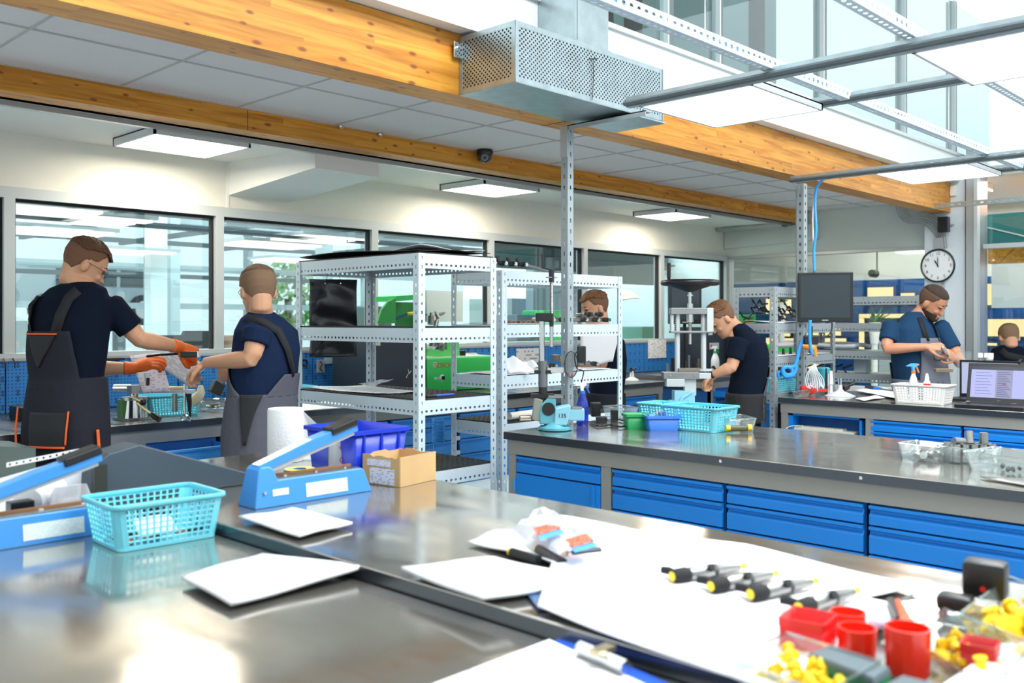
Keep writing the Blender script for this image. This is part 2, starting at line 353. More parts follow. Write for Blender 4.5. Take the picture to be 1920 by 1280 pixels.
# glulam beams
b2 = structure('ceiling_beam_back', MB().box(-1.2, 9.02, 4.47, 4.65, 2.42, 2.555), WOOD, origin=False)
b1 = structure('ceiling_beam_front', MB().box(-1.2, 9.08, 3.03, 3.195, 2.40, 2.67), WOOD, origin=False)
MB().box(3.535, 3.54, 3.0295, 3.196, 2.399, 2.405).box(2.60, 2.604, 4.4695, 4.4705, 2.42, 2.555).build('beam_joint', mat('joint_dark', '5a3208', .8), b1)
# fascia and the glazed gallery above
structure('wall_fascia', MB().box(-1, 9.9, 2.95, 3.20, 2.675, 2.9), mat('fascia_white', 'eef4f4', .5))
structure('trim_6', MB().box(-1, 9.9, 2.93, 3.0, 2.9, 2.925), ALUW)
GLU = glass('gallery_glass', (.66, .77, .77), .8, 0, .08)
gal = MB()
for k, (px, w) in enumerate([(1250, .05), (1345, .03), (1540, .045), (1692, .045), (1786, .05)]):
    x = onY(px, 50, 2.98).x
    m_ = structure('window_%d' % (11+k), MB().box(x-w/2, x+w/2, 2.95, 3.03, 2.925, 4.3), mat('dark_mullion', '6f7879', .4, .4))
    MB().box(x-w/2-.012, x-w/2, 2.945, 3.0, 2.925, 4.3).build('mullion_edge', ALUW, m_)
structure('window_16', MB().box(3.5, 9.9, 2.975, 2.985, 2.925, 4.3), GLU)
structure('wall_gallery', MB().box(-1, 9.9, 5.9, 6.0, 2.5, 4.6), mat('gallery_wall', 'a9b6b5', .7))
structure('floor_gallery', MB().box(-1, 9.9, 3.2, 6, 2.62, 2.66), WHITE)
for k, (a, b_) in enumerate([(4.3, 4.5), (5.0, 5.9), (7.2, 7.5)]):
    structure('wall_partition_%d' % (k+1), MB().box(a, a+.1, 3.4+.3*k, 5.9, 2.66, 4.5).box(a, b_, 3.4+.3*k, 3.5+.3*k, 2.66, 4.5), mat('gallery_grey', '97a3a4', .6))
# right wall: header, column, posts, glass
GLR = glass('side_glass', (.92, .96, .95), .9, 0, .07)
structure('wall_right', MB().box(XW, XW+.12, 3.25, YW, 2.11, 2.7), mat('wall_pale', 'dbe1de', .6))
structure('trim_7', MB().box(XW-.01, XW+.1, 3.25, YW, 2.085, 2.112), ALU)
structure('wall_step', MB().prism([(XW-.001, 5.44, 2.20), (XW-.001, 5.44, 2.40), (XW-.001, 4.36, 2.40), (XW-.001, 4.36, 2.235)], (-.05, 0, 0)), mat('wall_pale', 'dbe1de', .6))
for k, y in enumerate((5.40,)):
    structure('trim_8', MB().box(XW-.01, XW+.08, y, y+.05, 0, 2.09), FRAME)
ya = onX(1742, 500, XW).y; yb = onX(1812, 500, XW).y; yc = onX(1818, 500, XW).y; yd = onX(1838, 500, XW).y
structure('wall_column', MB().box(XW-.12, XW+.3, yc, ya, 0, 2.75, bev=.004), mat('column_white', 'd9e2e8', .5))
structure('trim_9', MB().box(XW-.16, XW+.2, yd, yc-.02, 0, 3.0), ALU).data.materials[0] = ALU
structure('trim_10', MB().box(XW-.18, XW-.1, yd-.03, yd+.0, 0, 3.0), FRAME)
structure('wall_right_parapet', MB().box(XW, XW+.1, ya, YW, 0, .75), WHITE)
structure('window_17', MB().box(XW+.03, XW+.036, ya, YW-.05, .75, 2.09), GLR)
structure('window_18', MB().box(XW+.03, XW+.036, -.6, yd-.03, 0, 2.36), GLR)
structure('trim_11', MB().box(XW-.02, XW+.08, -.6, yd-.03, 2.06, 2.10), FRAME)
structure('wall_teal', MB().box(XW+.3, XW+.34, -.6, yd+.05, 2.1, 2.40), mat('teal_panel', '157f80', .4))
structure('trim_12', MB().prism([onX(1838, 424, XW+.28), onX(1838, 422, XW+.28), onX(1921, 441, XW+.28), onX(1921, 444, XW+.28)], (.01, 0, 0)), WHITE)
b3 = structure('ceiling_beam_far', MB().box(XW+.5, XW+3.5, 2.35, 2.5, 2.40, 2.75), WOOD, origin=False)
structure('ceiling_beam_stub', MB().box(XW+.5, XW+.62, 1.6, 2.9, 1.95, 2.2), WOOD, origin=False)
# room behind the right glass: blue wall with lit niches
XF2 = 11.6
structure('wall_far_room', MB().box(XF2, XF2+.1, -1, 9, 0, 1.92), mat('deep_blue_wall', '0b4684', .25))
structure('wall_far_room_top', MB().box(XF2, XF2+.1, -1, 9, 1.92, 3.2), mat('pale_grey_wall', 'bfc3bd', .7))
structure('ceiling_far_room', MB().prism([(9.3, -1, 2.75), (9.3, 9, 2.75), (9.3, 9, 2.8), (9.3, -1, 2.8)], (2.4, 0, .0)), mat('pale_grey_wall2', 'cfcdc2', .7))
def niche(px0, py0, px1, py1, dark=None):
    a = onX(px0, py1, XF2); b = onX(px1, py0, XF2)
    fr = tag(MB().box(XF2-.05, XF2, b.y-.025, a.y+.025, a.z-.025, b.z+.025).build('wall_niche', mat('niche_frame', '0b3260', .4)), None, None, None, 'structure')
    MB().box(XF2-.056, XF2-.05, b.y, a.y, a.z, b.z).build('niche_light', NICHE, fr)
    if dark:
        d = dark; a = onX(d[0], d[3], XF2-.06); b = onX(d[2], d[1], XF2-.06)
        MB().box(XF2-.066, XF2-.057, b.y, a.y, a.z, b.z).build('niche_screen', mat('niche_dark', '23282c', .4), fr)
    return fr
for n_ in [(1440, 553, 1487, 588), (1458, 612, 1485, 630), (1500, 612, 1580, 628), (1630, 538, 1678, 569), (1692, 549, 1718, 568), (1548, 634, 1590, 650), (1440, 634, 1500, 690),
           (1510, 668, 1545, 690), (1853, 532, 1862, 572), (1855, 598, 1925, 630), (1836, 643, 1872, 647)]:
    niche(*n_)
niche(1614, 588, 1700, 672, (1621, 596, 1690, 665))
# hall behind the camera: tall glazing seen in reflections, roof
structure('ceiling_hall', MB().box(-5, 9.9, -5, 3.2, 5.2, 5.3), WHITE)
for k, x in enumerate((-3.4, -1.2, 1.2, 3.6, 6.0, 8.4)):
    structure('window_%d' % (21+k), MB().box(x-.05, x+.05, -5, -4.85, 0, 5.2), mat('facade_dark', '4a5456', .4, .5))
for k, z in enumerate((1.0, 2.3, 3.6)):
    structure('window_%d' % (31+k), MB().box(-5, 9.9, -4.98, -4.88, z-.04, z+.04).box(-5, -4.9, -5, 5, z-.04, z+.04), mat('facade_dark', '4a5456', .4, .5))
structure('wall_hall_left', MB().box(-5, -4.9, -5, 6, 0, .6), WHITE)
structure('wall_hall_front', MB().box(-5, 9.9, -5, -4.9, 0, .6), WHITE)
# next hall beyond the back windows
structure('wall_next_hall', MB().box(-8, 30, 26, 26.1, 0, 7), mat('next_hall_white', 'e3f1f2', .6))
structure('wall_next_hall_side', MB().box(9.35, 9.4, YW+.1, 10, 0, 4.5), mat('next_hall_white', 'e3f1f2', .6))
for k, z in enumerate((1.55, 2.02, 2.6)):
    structure('trim_%d' % (20+k), MB().box(-3, 9.3, 10.9, 11, z, z+.07), mat('next_rail', '7d8f92', .5))
for k, x in enumerate((1.6, 5.2, 8.2)):
    structure('trim_%d' % (30+k), MB().box(x, x+.12, 10.7, 10.95, 0, 4.5), mat('next_post', '93a5a8', .5))
# ================================================================ OVERHEAD: lights, channels, duct
def strip(name, m, A, along, L, side, w, pitch=.04, hu=.5, hv=.36, parent=None, mb=None, solid=.002):
    A = Vector(A); al = Vector(along).normalized(); sd = Vector(side).normalized(); own = mb is None
    q = mb or MB(); n = max(1, round(L/pitch))
    q.perf(A, A+al*L, A+al*L+sd*w, A+sd*w, n, 1, hu, hv, 8)
    return q.build(name, m, parent, solid=solid) if own else q
def square_light(x0, x1, y0, y1, z, label, warm=False, h=.045, ceil=None):
    t = thing('ceiling_light', ((x0+x1)/2, (y0+y1)/2, z), label, 'light', group='square ceiling lights')
    f = MB().box(x0, x1, y0, y0+.012, z, z+h).box(x0, x1, y1-.012, y1, z, z+h).box(x0, x0+.012, y0, y1, z, z+h).box(x1-.012, x1, y0, y1, z, z+h).box(x0, x1, y0, y1, z+h-.006, z+h)
    f.build('light_frame', ALUW, t)
    MB().box(x0+.014, x1-.014, y0+.014, y1-.014, z+.002, z+.008).build('diffuser', LAMPW if warm else LAMP, t)
    return t
for i, (x0, x1, where) in enumerate([(2.19, 2.75, 'leftmost light box under the white soffit, above the first window'), (4.62, 5.20, 'light box under the white soffit right of the dome camera'),
                               (7.02, 7.60, 'farthest light box under the white soffit, near the corner')]):
    square_light(x0, x1, 4.69 if i == 0 else 4.72, 5.20, 2.375, 'square white ' + where, True)
    area('soffit_lamp', ((x0+x1)/2, 4.95, 2.36), .45, 10, (1, .9, .72))
G = 2.335
for (x0, x1, y0, y1, lab) in [(3.31, 3.93, 1.87, 2.42, 'bright square panel light hanging beside the perforated metal box'), (3.31, 3.93, .66, 1.25, 'bright panel light cut by the upper right edge of the picture'),
                              (5.86, 6.49, 1.88, 2.45, 'bright panel light far back above the black monitor')]:
    square_light(x0, x1, y0, y1, G, lab, h=.03); area('panel_lamp', ((x0+x1)/2, (y0+y1)/2, G-.02), .5, 9, (.96, .98, 1))
def channel(y, x0, x1, z, lab, w=.042, m=RACK):       # C channel along X
    t = thing('perforated_channel', (x0, y, z), lab, 'channel', group='perforated ceiling channels')
    strip('channel_web', m, (x0, y-w, z), (1, 0, 0), x1-x0, (0, 0, 1), w, .04, .5, .4, t)
    strip('channel_flange', m, (x0, y-w, z), (1, 0, 0), x1-x0, (0, 1, 0), w, .04, .55, .35, t)
    strip('channel_web', m, (x0, y, z), (1, 0, 0), x1-x0, (0, 0, 1), w, .04, .5, .4, t)
    return t
channel(1.80, -.3, 9.0, G+.035, 'long pale perforated channel above the nearest panel light')
channel(1.27, -.3, 9.0, G+.05, 'pale perforated channel crossing the upper right corner')
def cross(x, y0, y1, z, lab, pipe=False, m=GALV):
    t = thing('cross_channel', (x, y0, z), lab, 'channel', group='grey cross channels')
    strip('channel_web', m, (x, y0, z), (0, 1, 0), y1-y0, (0, 0, 1), .042, .06, .5, .3, t)
    MB().box(x, x+.03, y0, y1, z-.002, z).build('channel_flange', m, t)
    if pipe: MB().cyl((x-.012, y0, z+.012), (x-.012, y1, z+.012), .011, n=8).build('conduit', mat('grey_conduit', '5f686c', .45, .4), t)
    return t
cross(3.27, -.6, 2.46, G+.0, 'grey slotted cross channel carrying the front edge of the near panel lights', True)
cross(3.97, -.6, 2.0, G+.03, 'grey cross channel with black cable ties behind the near panel lights', True)
cross(5.82, .2, 3.0, G+.0, 'grey cross channel running from the far post to the farthest panel light', True)
cross(6.52, .2, 2.1, G+.03, 'second grey cross channel behind the farthest panel light', True)
cross(8.55, 0, 3.15, 2.40, 'thin slotted rail fixed below the end of the front wooden beam')
for (px, py, lab) in [(1322, 85, 'thin hanging wire with hook above the near panel light'), (1779, 265, 'thin hanging wire with hook near the wall clock column')]:
    p = onY(px, py, 1.80); t = MB().tube([p, p+Vector((0, 0, .05))], .005, 6).tube([p+Vector((0, 0, .05)), Vector((p.x, p.y, 5.2))], .0025, 6)
    tag(t.build('hanging_wire', CHROME), lab, 'wire')
cb = MB().tube([(x, 1.785, G+.055+.006*sin(x*9)) for x in [2.2+.12*i for i in range(48)]], .009, 6)
tag(cb.build('blue_cable', mat('blue_cable', '1f86dd', .4)), 'bright blue cable lying inside the long ceiling channel', 'cable')
# perforated duct box
dx0, dx1, dy0, dy1, dz0, dz1 = 2.807, 3.87, 2.685, 3.028, 2.402, 2.657
t = thing('perforated_duct_box', ((dx0+dx1)/2, (dy0+dy1)/2, dz0), 'galvanised metal air box with punched holes hung against the wooden beam', 'air vent')
m_ = .022
MB().perf((dx0+m_, dy0, dz0+m_), (dx1-m_, dy0, dz0+m_), (dx1-m_, dy0, dz1-m_), (dx0+m_, dy0, dz1-m_), 84, 20, .78, .8, 8, True).build('perforated_front', GALV, t)
MB().perf((dx0, dy1-m_, dz0+m_), (dx0, dy0+m_, dz0+m_), (dx0, dy0+m_, dz1-m_), (dx0, dy1-m_, dz1-m_), 26, 20, .78, .8, 8, True).build('perforated_side', GALV, t)
fr = MB()
for (a, b_) in (((dx0, dy0), (dx1, dy0)),):
    fr.box(dx0, dx0+m_, dy0-.002, dy0+.004, dz0, dz1).box(dx1-m_, dx1, dy0-.002, dy0+.004, dz0, dz1).box(dx0, dx1, dy0-.001, dy0+.004, dz0, dz0+m_).box(dx0, dx1, dy0-.001, dy0+.004, dz1-m_, dz1)
fr.box(dx0-.002, dx0+.004, dy0, dy0+m_, dz0, dz1).box(dx0-.002, dx0+.004, dy1-m_, dy1, dz0, dz1).box(dx0-.001, dx0+.004, dy0, dy1, dz0, dz0+m_).box(dx0-.001, dx0+.004, dy0, dy1, dz1-m_, dz1)
fr.box(dx1-.003, dx1+.004, dy0-.006, dy1, dz0+.0, dz1).build('box_frame', GALV, t)
MB().box(dx0, dx1, dy0, dy1, dz0-.003, dz0+.001).build('bottom_plate', GALV, t)
MB().box(dx0, dx1, dy0, dy1, dz1-.001, dz1+.002).build('top_plate', GALV, t)
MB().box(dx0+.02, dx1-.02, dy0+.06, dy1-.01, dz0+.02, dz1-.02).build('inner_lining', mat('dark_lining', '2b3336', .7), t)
MB().box(dx0-.05, dx0+.002, dy1-.02, dy1-.015, dz1-.1, dz1-.03, bev=.002).cyl((dx0-.028, dy1-.03, dz1-.062), (dx0-.028, dy1-.012, dz1-.062), .012, n=6).build('mounting_bracket', CHROME, t)
zc = [onY(px, py, dy0-.006) for px, py in ((1112, 110), (1113, 140), (1112, 165), (1110, 188))]
MB().tube(zc, .0015, 5).tube([onY(1106, 110, dy0-.006), onY(1122, 110, dy0-.006)], .002, 5).build('cable_tie', BLACK, t)
rz_ = thing('duct_riser', (3.36, 2.83, 2.66), 'galvanised rectangular air duct rising from the perforated box', 'duct')
MB().box(3.237, 3.48, 2.72, 2.948, 2.66, 4.6).build('duct_body', GALV, rz_)
sc_ = MB()
sc_.box(3.25, 3.2515, 2.7185, 2.72, 2.68, 3.1)
sc_.build('seam', mat('seam_dark', '5d686c', .5), rz_)
MB().box(3.228, 3.49, 2.712, 2.948, 2.66, 2.675).build('flange', GALV, rz_)
# dome camera, small metal brackets on the back beam
cp = onZ(908, 285, 2.50); t = thing('dome_camera', (cp.x, cp.y, 2.44), 'black dome security camera on the back wooden beam', 'camera')
cy_ = 4.40; cx_ = onY(909, 290, cy_).x
MB().lathe([(.052, .0), (.055, -.02), (.05, -.03)], Matrix.Translation((cx_, cy_, 2.53))).build('housing', BLACK, t, smooth=True)
MB().lathe([(.047, -.03), (.046, -.045), (.038, -.065), (.022, -.08), (.005, -.084)], Matrix.Translation((cx_, cy_, 2.53))).build('dome', mat('dome_grey', '2f3133', .2), t, smooth=True)
d = (C0-Vector((cx_, cy_, 2.48))).normalized(); q = Vector((cx_, cy_, 2.482))
MB().cyl(q, q+d*.045, .024, .022, 16).build('lens_ring', mat('lens_ring', '6a6e70', .3, .5), t); MB().cyl(q, q+d*.048, .013, .012, 12).build('lens', BLACK, t)
for px, py, lab in [(638, 236, 'small round metal bracket on back beam above the white box'), (712, 251, 'small metal ring bracket on back beam right of the beam joint')]:
    p = onY(px, py, 4.46); tag(MB().cyl(p+Vector((0, -.012, 0)), p+Vector((0, .009, 0)), .019, n=14).cyl(p+Vector((0, -.02, 0)), p, .008, n=8).build('beam_bracket', CHROME), lab, 'bracket')
p = onY(1540, 412, 4.40)
t = thing('junction_box', (p.x, p.y, p.z-.06), 'grey metal junction box on the end of the back beam', 'box')
MB().box(p.x-.03, p.x+.09, 4.40, 4.468, p.z-.075, p.z+.06, bev=.003).build('body', RACKD, t)
MB().box(p.x-.03, p.x+.0, 4.395, 4.40, p.z-.07, p.z+.055).build('cover', ALUW, t)
# soffit rail near the corner
a = onX(1350, 431, XW-.15)
t = thing('curtain_rail', (8.95, 5.0, 2.37), 'grey metal double rail fixed high near the far corner', 'rail')
MB().box(8.85, 8.97, 4.66, 5.42, 2.375, 2.385).box(8.85, 8.862, 4.66, 5.42, 2.385, 2.415).box(8.955, 8.97, 4.66, 5.42, 2.385, 2.415).build('rail_profile', ALU, t)
# the two slotted posts
def ang_post(t, x, y, z0, z1, w=.035, dx=1, dy=1, m=RACKD, name='post', pitch=.055, hv=.4):
    q = MB(); n = max(1, round((z1-z0)/pitch))
    q.perf((x, y, z0), (x+dx*w, y, z0), (x+dx*w, y, z1), (x, y, z1), 1, n, .26, .42, 8)
    q.perf((x, y, z0), (x, y+dy*w, z0), (x, y+dy*w, z1), (x, y, z1), 1, n, .26, .42, 8)
    return q.build(name, m, t, solid=.0025)
POSTM = mat('post_grey', '97a1a5', .4, .25)
pa = (3.56, 3.02)
t = thing('slotted_post', (pa[0], pa[1], 0), 'tall grey slotted steel post standing at the end of the second bench', 'post')
ang_post(t, pa[0]-.025, pa[1]-.0, 0, 2.372, .042, 1, 1, POSTM, 'upright'); ang_post(t, pa[0]+.028, pa[1]+.05, 0, 2.372, .042, -1, -1, POSTM, 'upright')
MB().box(pa[0]-.03, pa[0]-.026, pa[1], pa[1]+.045, 2.22, 2.375).build('joint_plate', ALU, t)
MB().box(pa[0]-.02, pa[0]+.03, 2.55, 3.03, 2.375, 2.38).box(pa[0]-.02, pa[0]-.016, 2.55, 3.03, 2.355, 2.38).build('bracket_arm', RACKD, t)
MB().box(pa[0]+.02, dx1, dy0-.02, dy0+.3, 2.384, 2.390).build('support_plate', GALV, t)
pb = (5.93, 2.95)
t = thing('slotted_post', (pb[0], pb[1], ZB), 'tall slotted steel post rising from the far bench behind the black monitor', 'post')
ang_post(t, pb[0]-.02, pb[1], ZB, G, .05, 1, 1, POSTM, 'upright'); ang_post(t, pb[0]+.04, pb[1]+.06, ZB, G, .05, -1, -1, POSTM, 'upright')
MB().box(pb[0]-.04, pb[0]+.06, pb[1]-.03, pb[1]+.07, ZB, ZB+.006).build('foot_plate', RACKD, t)
def cable(name, pts, r, m, lab, cat='cable', n=6, parent=None):
    # smooth path through the points
    P = [Vector(p) for p in pts]; out = []
    for i in range(len(P)-1):
        p0 = P[max(i-1, 0)]; p1 = P[i]; p2 = P[i+1]; p3 = P[min(i+2, len(P)-1)]
        for k in range(6):
            u = k/6; out.append(.5*((2*p1)+(p2-p0)*u+(2*p0-5*p1+4*p2-p3)*u*u+(-p0+3*p1-3*p2+p3)*u**3))
    out.append(P[-1])
    o = MB().tube(out, r, n).build(name, m, parent, smooth='all')
    return tag(o, lab, cat) if lab else o
BC = mat('blue_hose', '2f97e4', .35)
cable('blue_cable', [onX(px, py, 5.88) for px, py in ((1545, 335), (1532, 350), (1528, 380), (1530, 430), (1526, 470), (1527, 510))], .009, BC, 'blue cable running down the far slotted post above the monitor')
cable('white_cable', [onX(px, py, 5.9) for px, py in ((1650, 322), (1600, 330), (1560, 334), (1534, 345), (1524, 400), (1527, 500))], .005, WHITE, 'thin white cable running along the far arm and down the post')
# ================================================================ BENCHES
def drawer_poly(h):
    return [(0, 0), (.016, 0), (.016, h-.034), (.005, h-.022), (.005, h), (0, h)], [(.0051, h-.018), (.020, h-.010), (.020, h), (.0051, h)]
def drawer(t, ax, p, a0, a1, z1, h, out=0, m=BLUE, open_=0):
    # ax 'x': front faces -X at x=p, spans Y a0..a1 ; ax 'y': front faces -Y at y=p spans X
    z0 = z1-h+.003; o = t
    for nm, poly in zip(('drawer', 'drawer_grip'), drawer_poly(h-.006)):
        q = MB()
        if ax == 'x': q.prism([(p-open_-d_, a0+.004, z0+z) for d_, z in poly], (0, a1-a0-.008, 0))
        else: q.prism([(a0+.004, p-open_-d_, z0+z) for d_, z in poly], (a1-a0-.008, 0, 0))
        if open_ and nm == 'drawer':
            for s0, s1 in ((a0+.01, a0+.014), (a1-.014, a1-.01)): q.box(s0, s1, p-open_, p+.02, z0, z0+h-.02)
            q.box(a0+.01, a1-.01, p-open_, p+.02, z0, z0+.003)
        o = q.build(nm, m, o, bevel=.0012)
    return o
def cabinet(ax, p, a0, a1, depth, hs, lab, ztop=.795, m=BLUE, door=None, open_=None, cat='drawer cabinet'):
    c = (p+depth/2, (a0+a1)/2, 0) if ax == 'x' else ((a0+a1)/2, p+depth/2, 0)
    t = thing('drawer_cabinet', c, lab, cat, group='blue cabinets under the benches')
    B_ = (p+.004, p+depth, a0, a1, .06, ztop+.01) if ax == 'x' else (a0, a1, p+.004, p+depth, .06, ztop+.01)
    boxo('body', mat('cabinet_body', '0a4f8f', .5), B_, t)
    z = ztop
    for k, h in enumerate(hs):
        drawer(t, ax, p, a0, a1, z, h, m=m, open_=(open_ or {}).get(k, 0)); z -= h
    if door:
        q = MB()
        if ax == 'x': q.box(p-.018, p, a0+.004, a1-.004, z-door, z-.004); q.box(p-.026, p-.016, a0+.03, a0+.045, z-door, z-.004)
        else: q.box(a0+.004, a1-.004, p-.018, p, z-door, z-.004); q.box(a1-.045, a1-.03, p-.026, p-.016, z-door, z-.004)
        dr_ = q.build('door', m, t, bevel=.001)
        if ax == 'x': MB().box(p-.02, p+.004, a1-.001, a1+.012, z-.08, z-.03).build('hinge', BLUEL, dr_)
    return t
def bench(name, lab, x0, x1, y0, y1, z=ZB, m=STEEL, edge=.035, fr=.065, front='x', legs=()):
    t = thing(name, ((x0+x1)/2, (y0+y1)/2, 0), lab, 'workbench')
    MB().box(x0, x1, y0, y1, z-edge, z).build('worktop', m, t, bevel=.003)
    f = MB().box(x0+.012, x1-.012, y0+.012, y1-.012, z-edge-fr, z-edge)
    f.build('frame', GREYF, t)
    ED = mat('edge_steel', '555a60', .22, .75)
    if y1-y0 > x1-x0: MB().box(x0-.003, x0+.001, y0, y1, z-edge, z-.002).build('front_edge', ED, t)
    else: MB().box(x0, x1, y0-.003, y0+.001, z-edge, z-.002).build('front_edge', ED, t)
    for (lx, ly, wx, wy) in legs: MB().box(lx, lx+wx, ly, ly+wy, 0, z-edge-fr).build('leg', GREYF, t)
    return t
HS = [.07, .095, .10, .15, .15, .15]
# far-from-camera order: bench along the window wall
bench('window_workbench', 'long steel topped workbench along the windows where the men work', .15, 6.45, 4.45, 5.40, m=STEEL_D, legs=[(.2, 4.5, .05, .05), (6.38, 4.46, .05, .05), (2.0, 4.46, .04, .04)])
xs = [.2+.56*i for i in range(12)]
WL = ['blue drawer cabinet under the window bench at its left end beside the dark machine cabinet', 'blue drawer cabinet hidden behind the first man', 'blue drawer cabinet under the steel fixture at the window bench', '', 'blue drawer cabinet behind the man in grey overalls', 'blue drawer cabinet behind the paper towel roll', 'blue drawer cabinet seen above the blue crate', 'blue drawer cabinet seen under the third board of the large shelving', 'blue drawer cabinet behind the blue spiral hose', 'blue drawer cabinet seen between the two shelving units', '']
for i in range(11):
    nm = ['drawer unit of the window bench']
    cabinet('y', 4.47, xs[i]+.01, xs[i]+.54, .8, HS, WL[i] if i not in (3, 10) else
            ('blue drawer cabinet with its top drawer pulled open beside the second man' if i == 3 else 'blue door cabinet at the right end of the window bench'), m=BLUEL if i < 9 else BLUE, open_={0: .28} if i == 3 else None)
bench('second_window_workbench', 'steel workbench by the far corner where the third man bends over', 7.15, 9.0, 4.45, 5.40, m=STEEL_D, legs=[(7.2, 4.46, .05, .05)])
for i in range(3): cabinet('y', 4.47, 7.2+.58*i, 7.2+.58*i+.55, .8, HS, ['blue drawer cabinet with open drawers below the steel press', 'blue drawer cabinet behind the bending man', 'blue drawer cabinet in the far corner under the last bench'][i], open_={0: .3, 2: .2} if i == 0 else None)
# second bench (C)
bench('middle_workbench', 'wide stainless workbench in the middle with the vise and turquoise baskets', 3.02, 4.0, -.6, 2.96, legs=[(3.035, 2.90, .05, .045), (3.035, 2.36, .04, .05), (3.9, 2.9, .05, .05)])
cabinet('x', 3.05, 2.41, 2.90, .85, [.075], 'blue cabinet with one drawer and door at the left end of the middle bench', door=.62, cat='cabinet')
for i, (a0, a1, lab) in enumerate([(1.833, 2.355, 'blue drawer cabinet right of the door cabinet under the middle bench'), (1.30, 1.822, 'second blue drawer cabinet under the middle bench'), (.765, 1.288, 'third blue drawer cabinet under the middle bench, cut by the picture edge'), (.23, .753, 'last blue drawer cabinet under the middle bench, outside the picture')][:3]):
    cabinet('x', 3.05, a0, a1, .85, HS, lab)
# far bench (D)
bench('far_workbench', 'far stainless workbench with laptop and white basket on it', 5.63, 6.5, .4, 2.99, m=STEEL, edge=.035, legs=[(5.645, 2.93, .05, .045), (5.645, 2.36, .04, .05), (6.4, 2.9, .05, .05)])
kb = thing('keyboard_cabinet', (6.0, 2.67, 0), 'blue cabinet of the far bench with a keyboard in its top slot', 'cabinet')
boxo('body', mat('cabinet_body', '0a4f8f', .5), (5.75, 6.3, 2.44, 2.93, .06, .80), kb)
MB().box(5.66, 5.75, 2.44, 2.455, .68, .80).box(5.66, 5.75, 2.90, 2.93, .68, .80).box(5.66, 5.75, 2.44, 2.93, .785, .80).box(5.66, 5.75, 2.44, 2.93, .675, .685).build('slot_frame', BLUE, kb)
MB().box(5.655, 5.68, 2.445, 2.925, .1, .672, bev=.002).build('door', BLUE, kb)
cabinet('x', 5.66, 1.85, 2.38, .8, HS, 'blue drawer cabinet under the far bench below the white basket'); cabinet('x', 5.66, 1.32, 1.84, .8, HS, 'blue drawer cabinet under the far bench below the laptop')
# near benches (A) and (B)
bench('near_right_workbench', 'stainless workbench in the foreground holding white paper and injectors', 1.158, 1.95, -.5, 3.15, m=STEEL, legs=[(1.9, 3.05, .04, .04), (1.17, 3.05, .04, .04)])
bench('near_left_workbench', 'stainless workbench nearest the camera with reflections', .12, 1.150, -.5, 3.15, z=.872, m=STEEL, legs=[(.15, 3.05, .04, .04)])
# ================================================================ SHELVING
def rack(x0, y0, w, d, ax, tops, ztop, lab, m=RACK, lower=(), mat_=None, name='shelving_unit'):
    # near corner (x0,y0); w along +Y (ax='y') or +X (ax='x')
    X1 = x0+(d if ax == 'y' else w); Y1 = y0+(w if ax == 'y' else d)
    t = thing(name, ((x0+X1)/2, (y0+Y1)/2, 0), lab, 'shelving', group='perforated metal shelving')
    pw = .038
    for (x, y, dx, dy) in ((x0, y0, 1, 1), (X1, y0, -1, 1), (x0, Y1, 1, -1), (X1, Y1, -1, -1)): ang_post(t, x, y, 0, ztop, pw, dx, dy, m, 'post', .042)
    for z in tops:
        MB().box(x0+.003, X1-.003, y0+.003, Y1-.003, z-.032, z).build('shelf_board', m, t)
        for (A, al, L) in (((x0+.004, y0+.004, z-.068), (1, 0, 0), X1-x0-.008), ((x0+.004, Y1-.004, z-.068), (1, 0, 0), X1-x0-.008), ((x0+.004, y0+.004, z-.068), (0, 1, 0), Y1-y0-.008), ((X1-.004, y0+.004, z-.068), (0, 1, 0), Y1-y0-.008)):
            strip('rail', m, A, al, L, (0, 0, 1), .036, .03, .5, .32, t, solid=.0015)
    return t
rack(2.76, 3.25, 1.0, .50, 'y', [1.712, 1.368, 1.035, .70, .35], 1.712, 'large pale perforated metal shelving unit with black mats behind the near bench')
rack(3.454, 3.40, 1.03, .39, 'x', [1.667, 1.382, 1.112, .86, .5], 1.667, 'pale metal shelving unit loaded with injectors behind the slotted post')
rack(5.70, 3.05, .91, .31, 'x', [1.632, 1.385, 1.16, .915, .5], 1.632, 'grey metal shelving unit with turquoise basket beside the black monitor', RACKD)
rack(7.25, 2.66, 1.0, .4, 'y', [1.595, 1.385, 1.165, .98], 1.60, 'low grey shelving unit behind the far bench and the bearded man', RACKD)
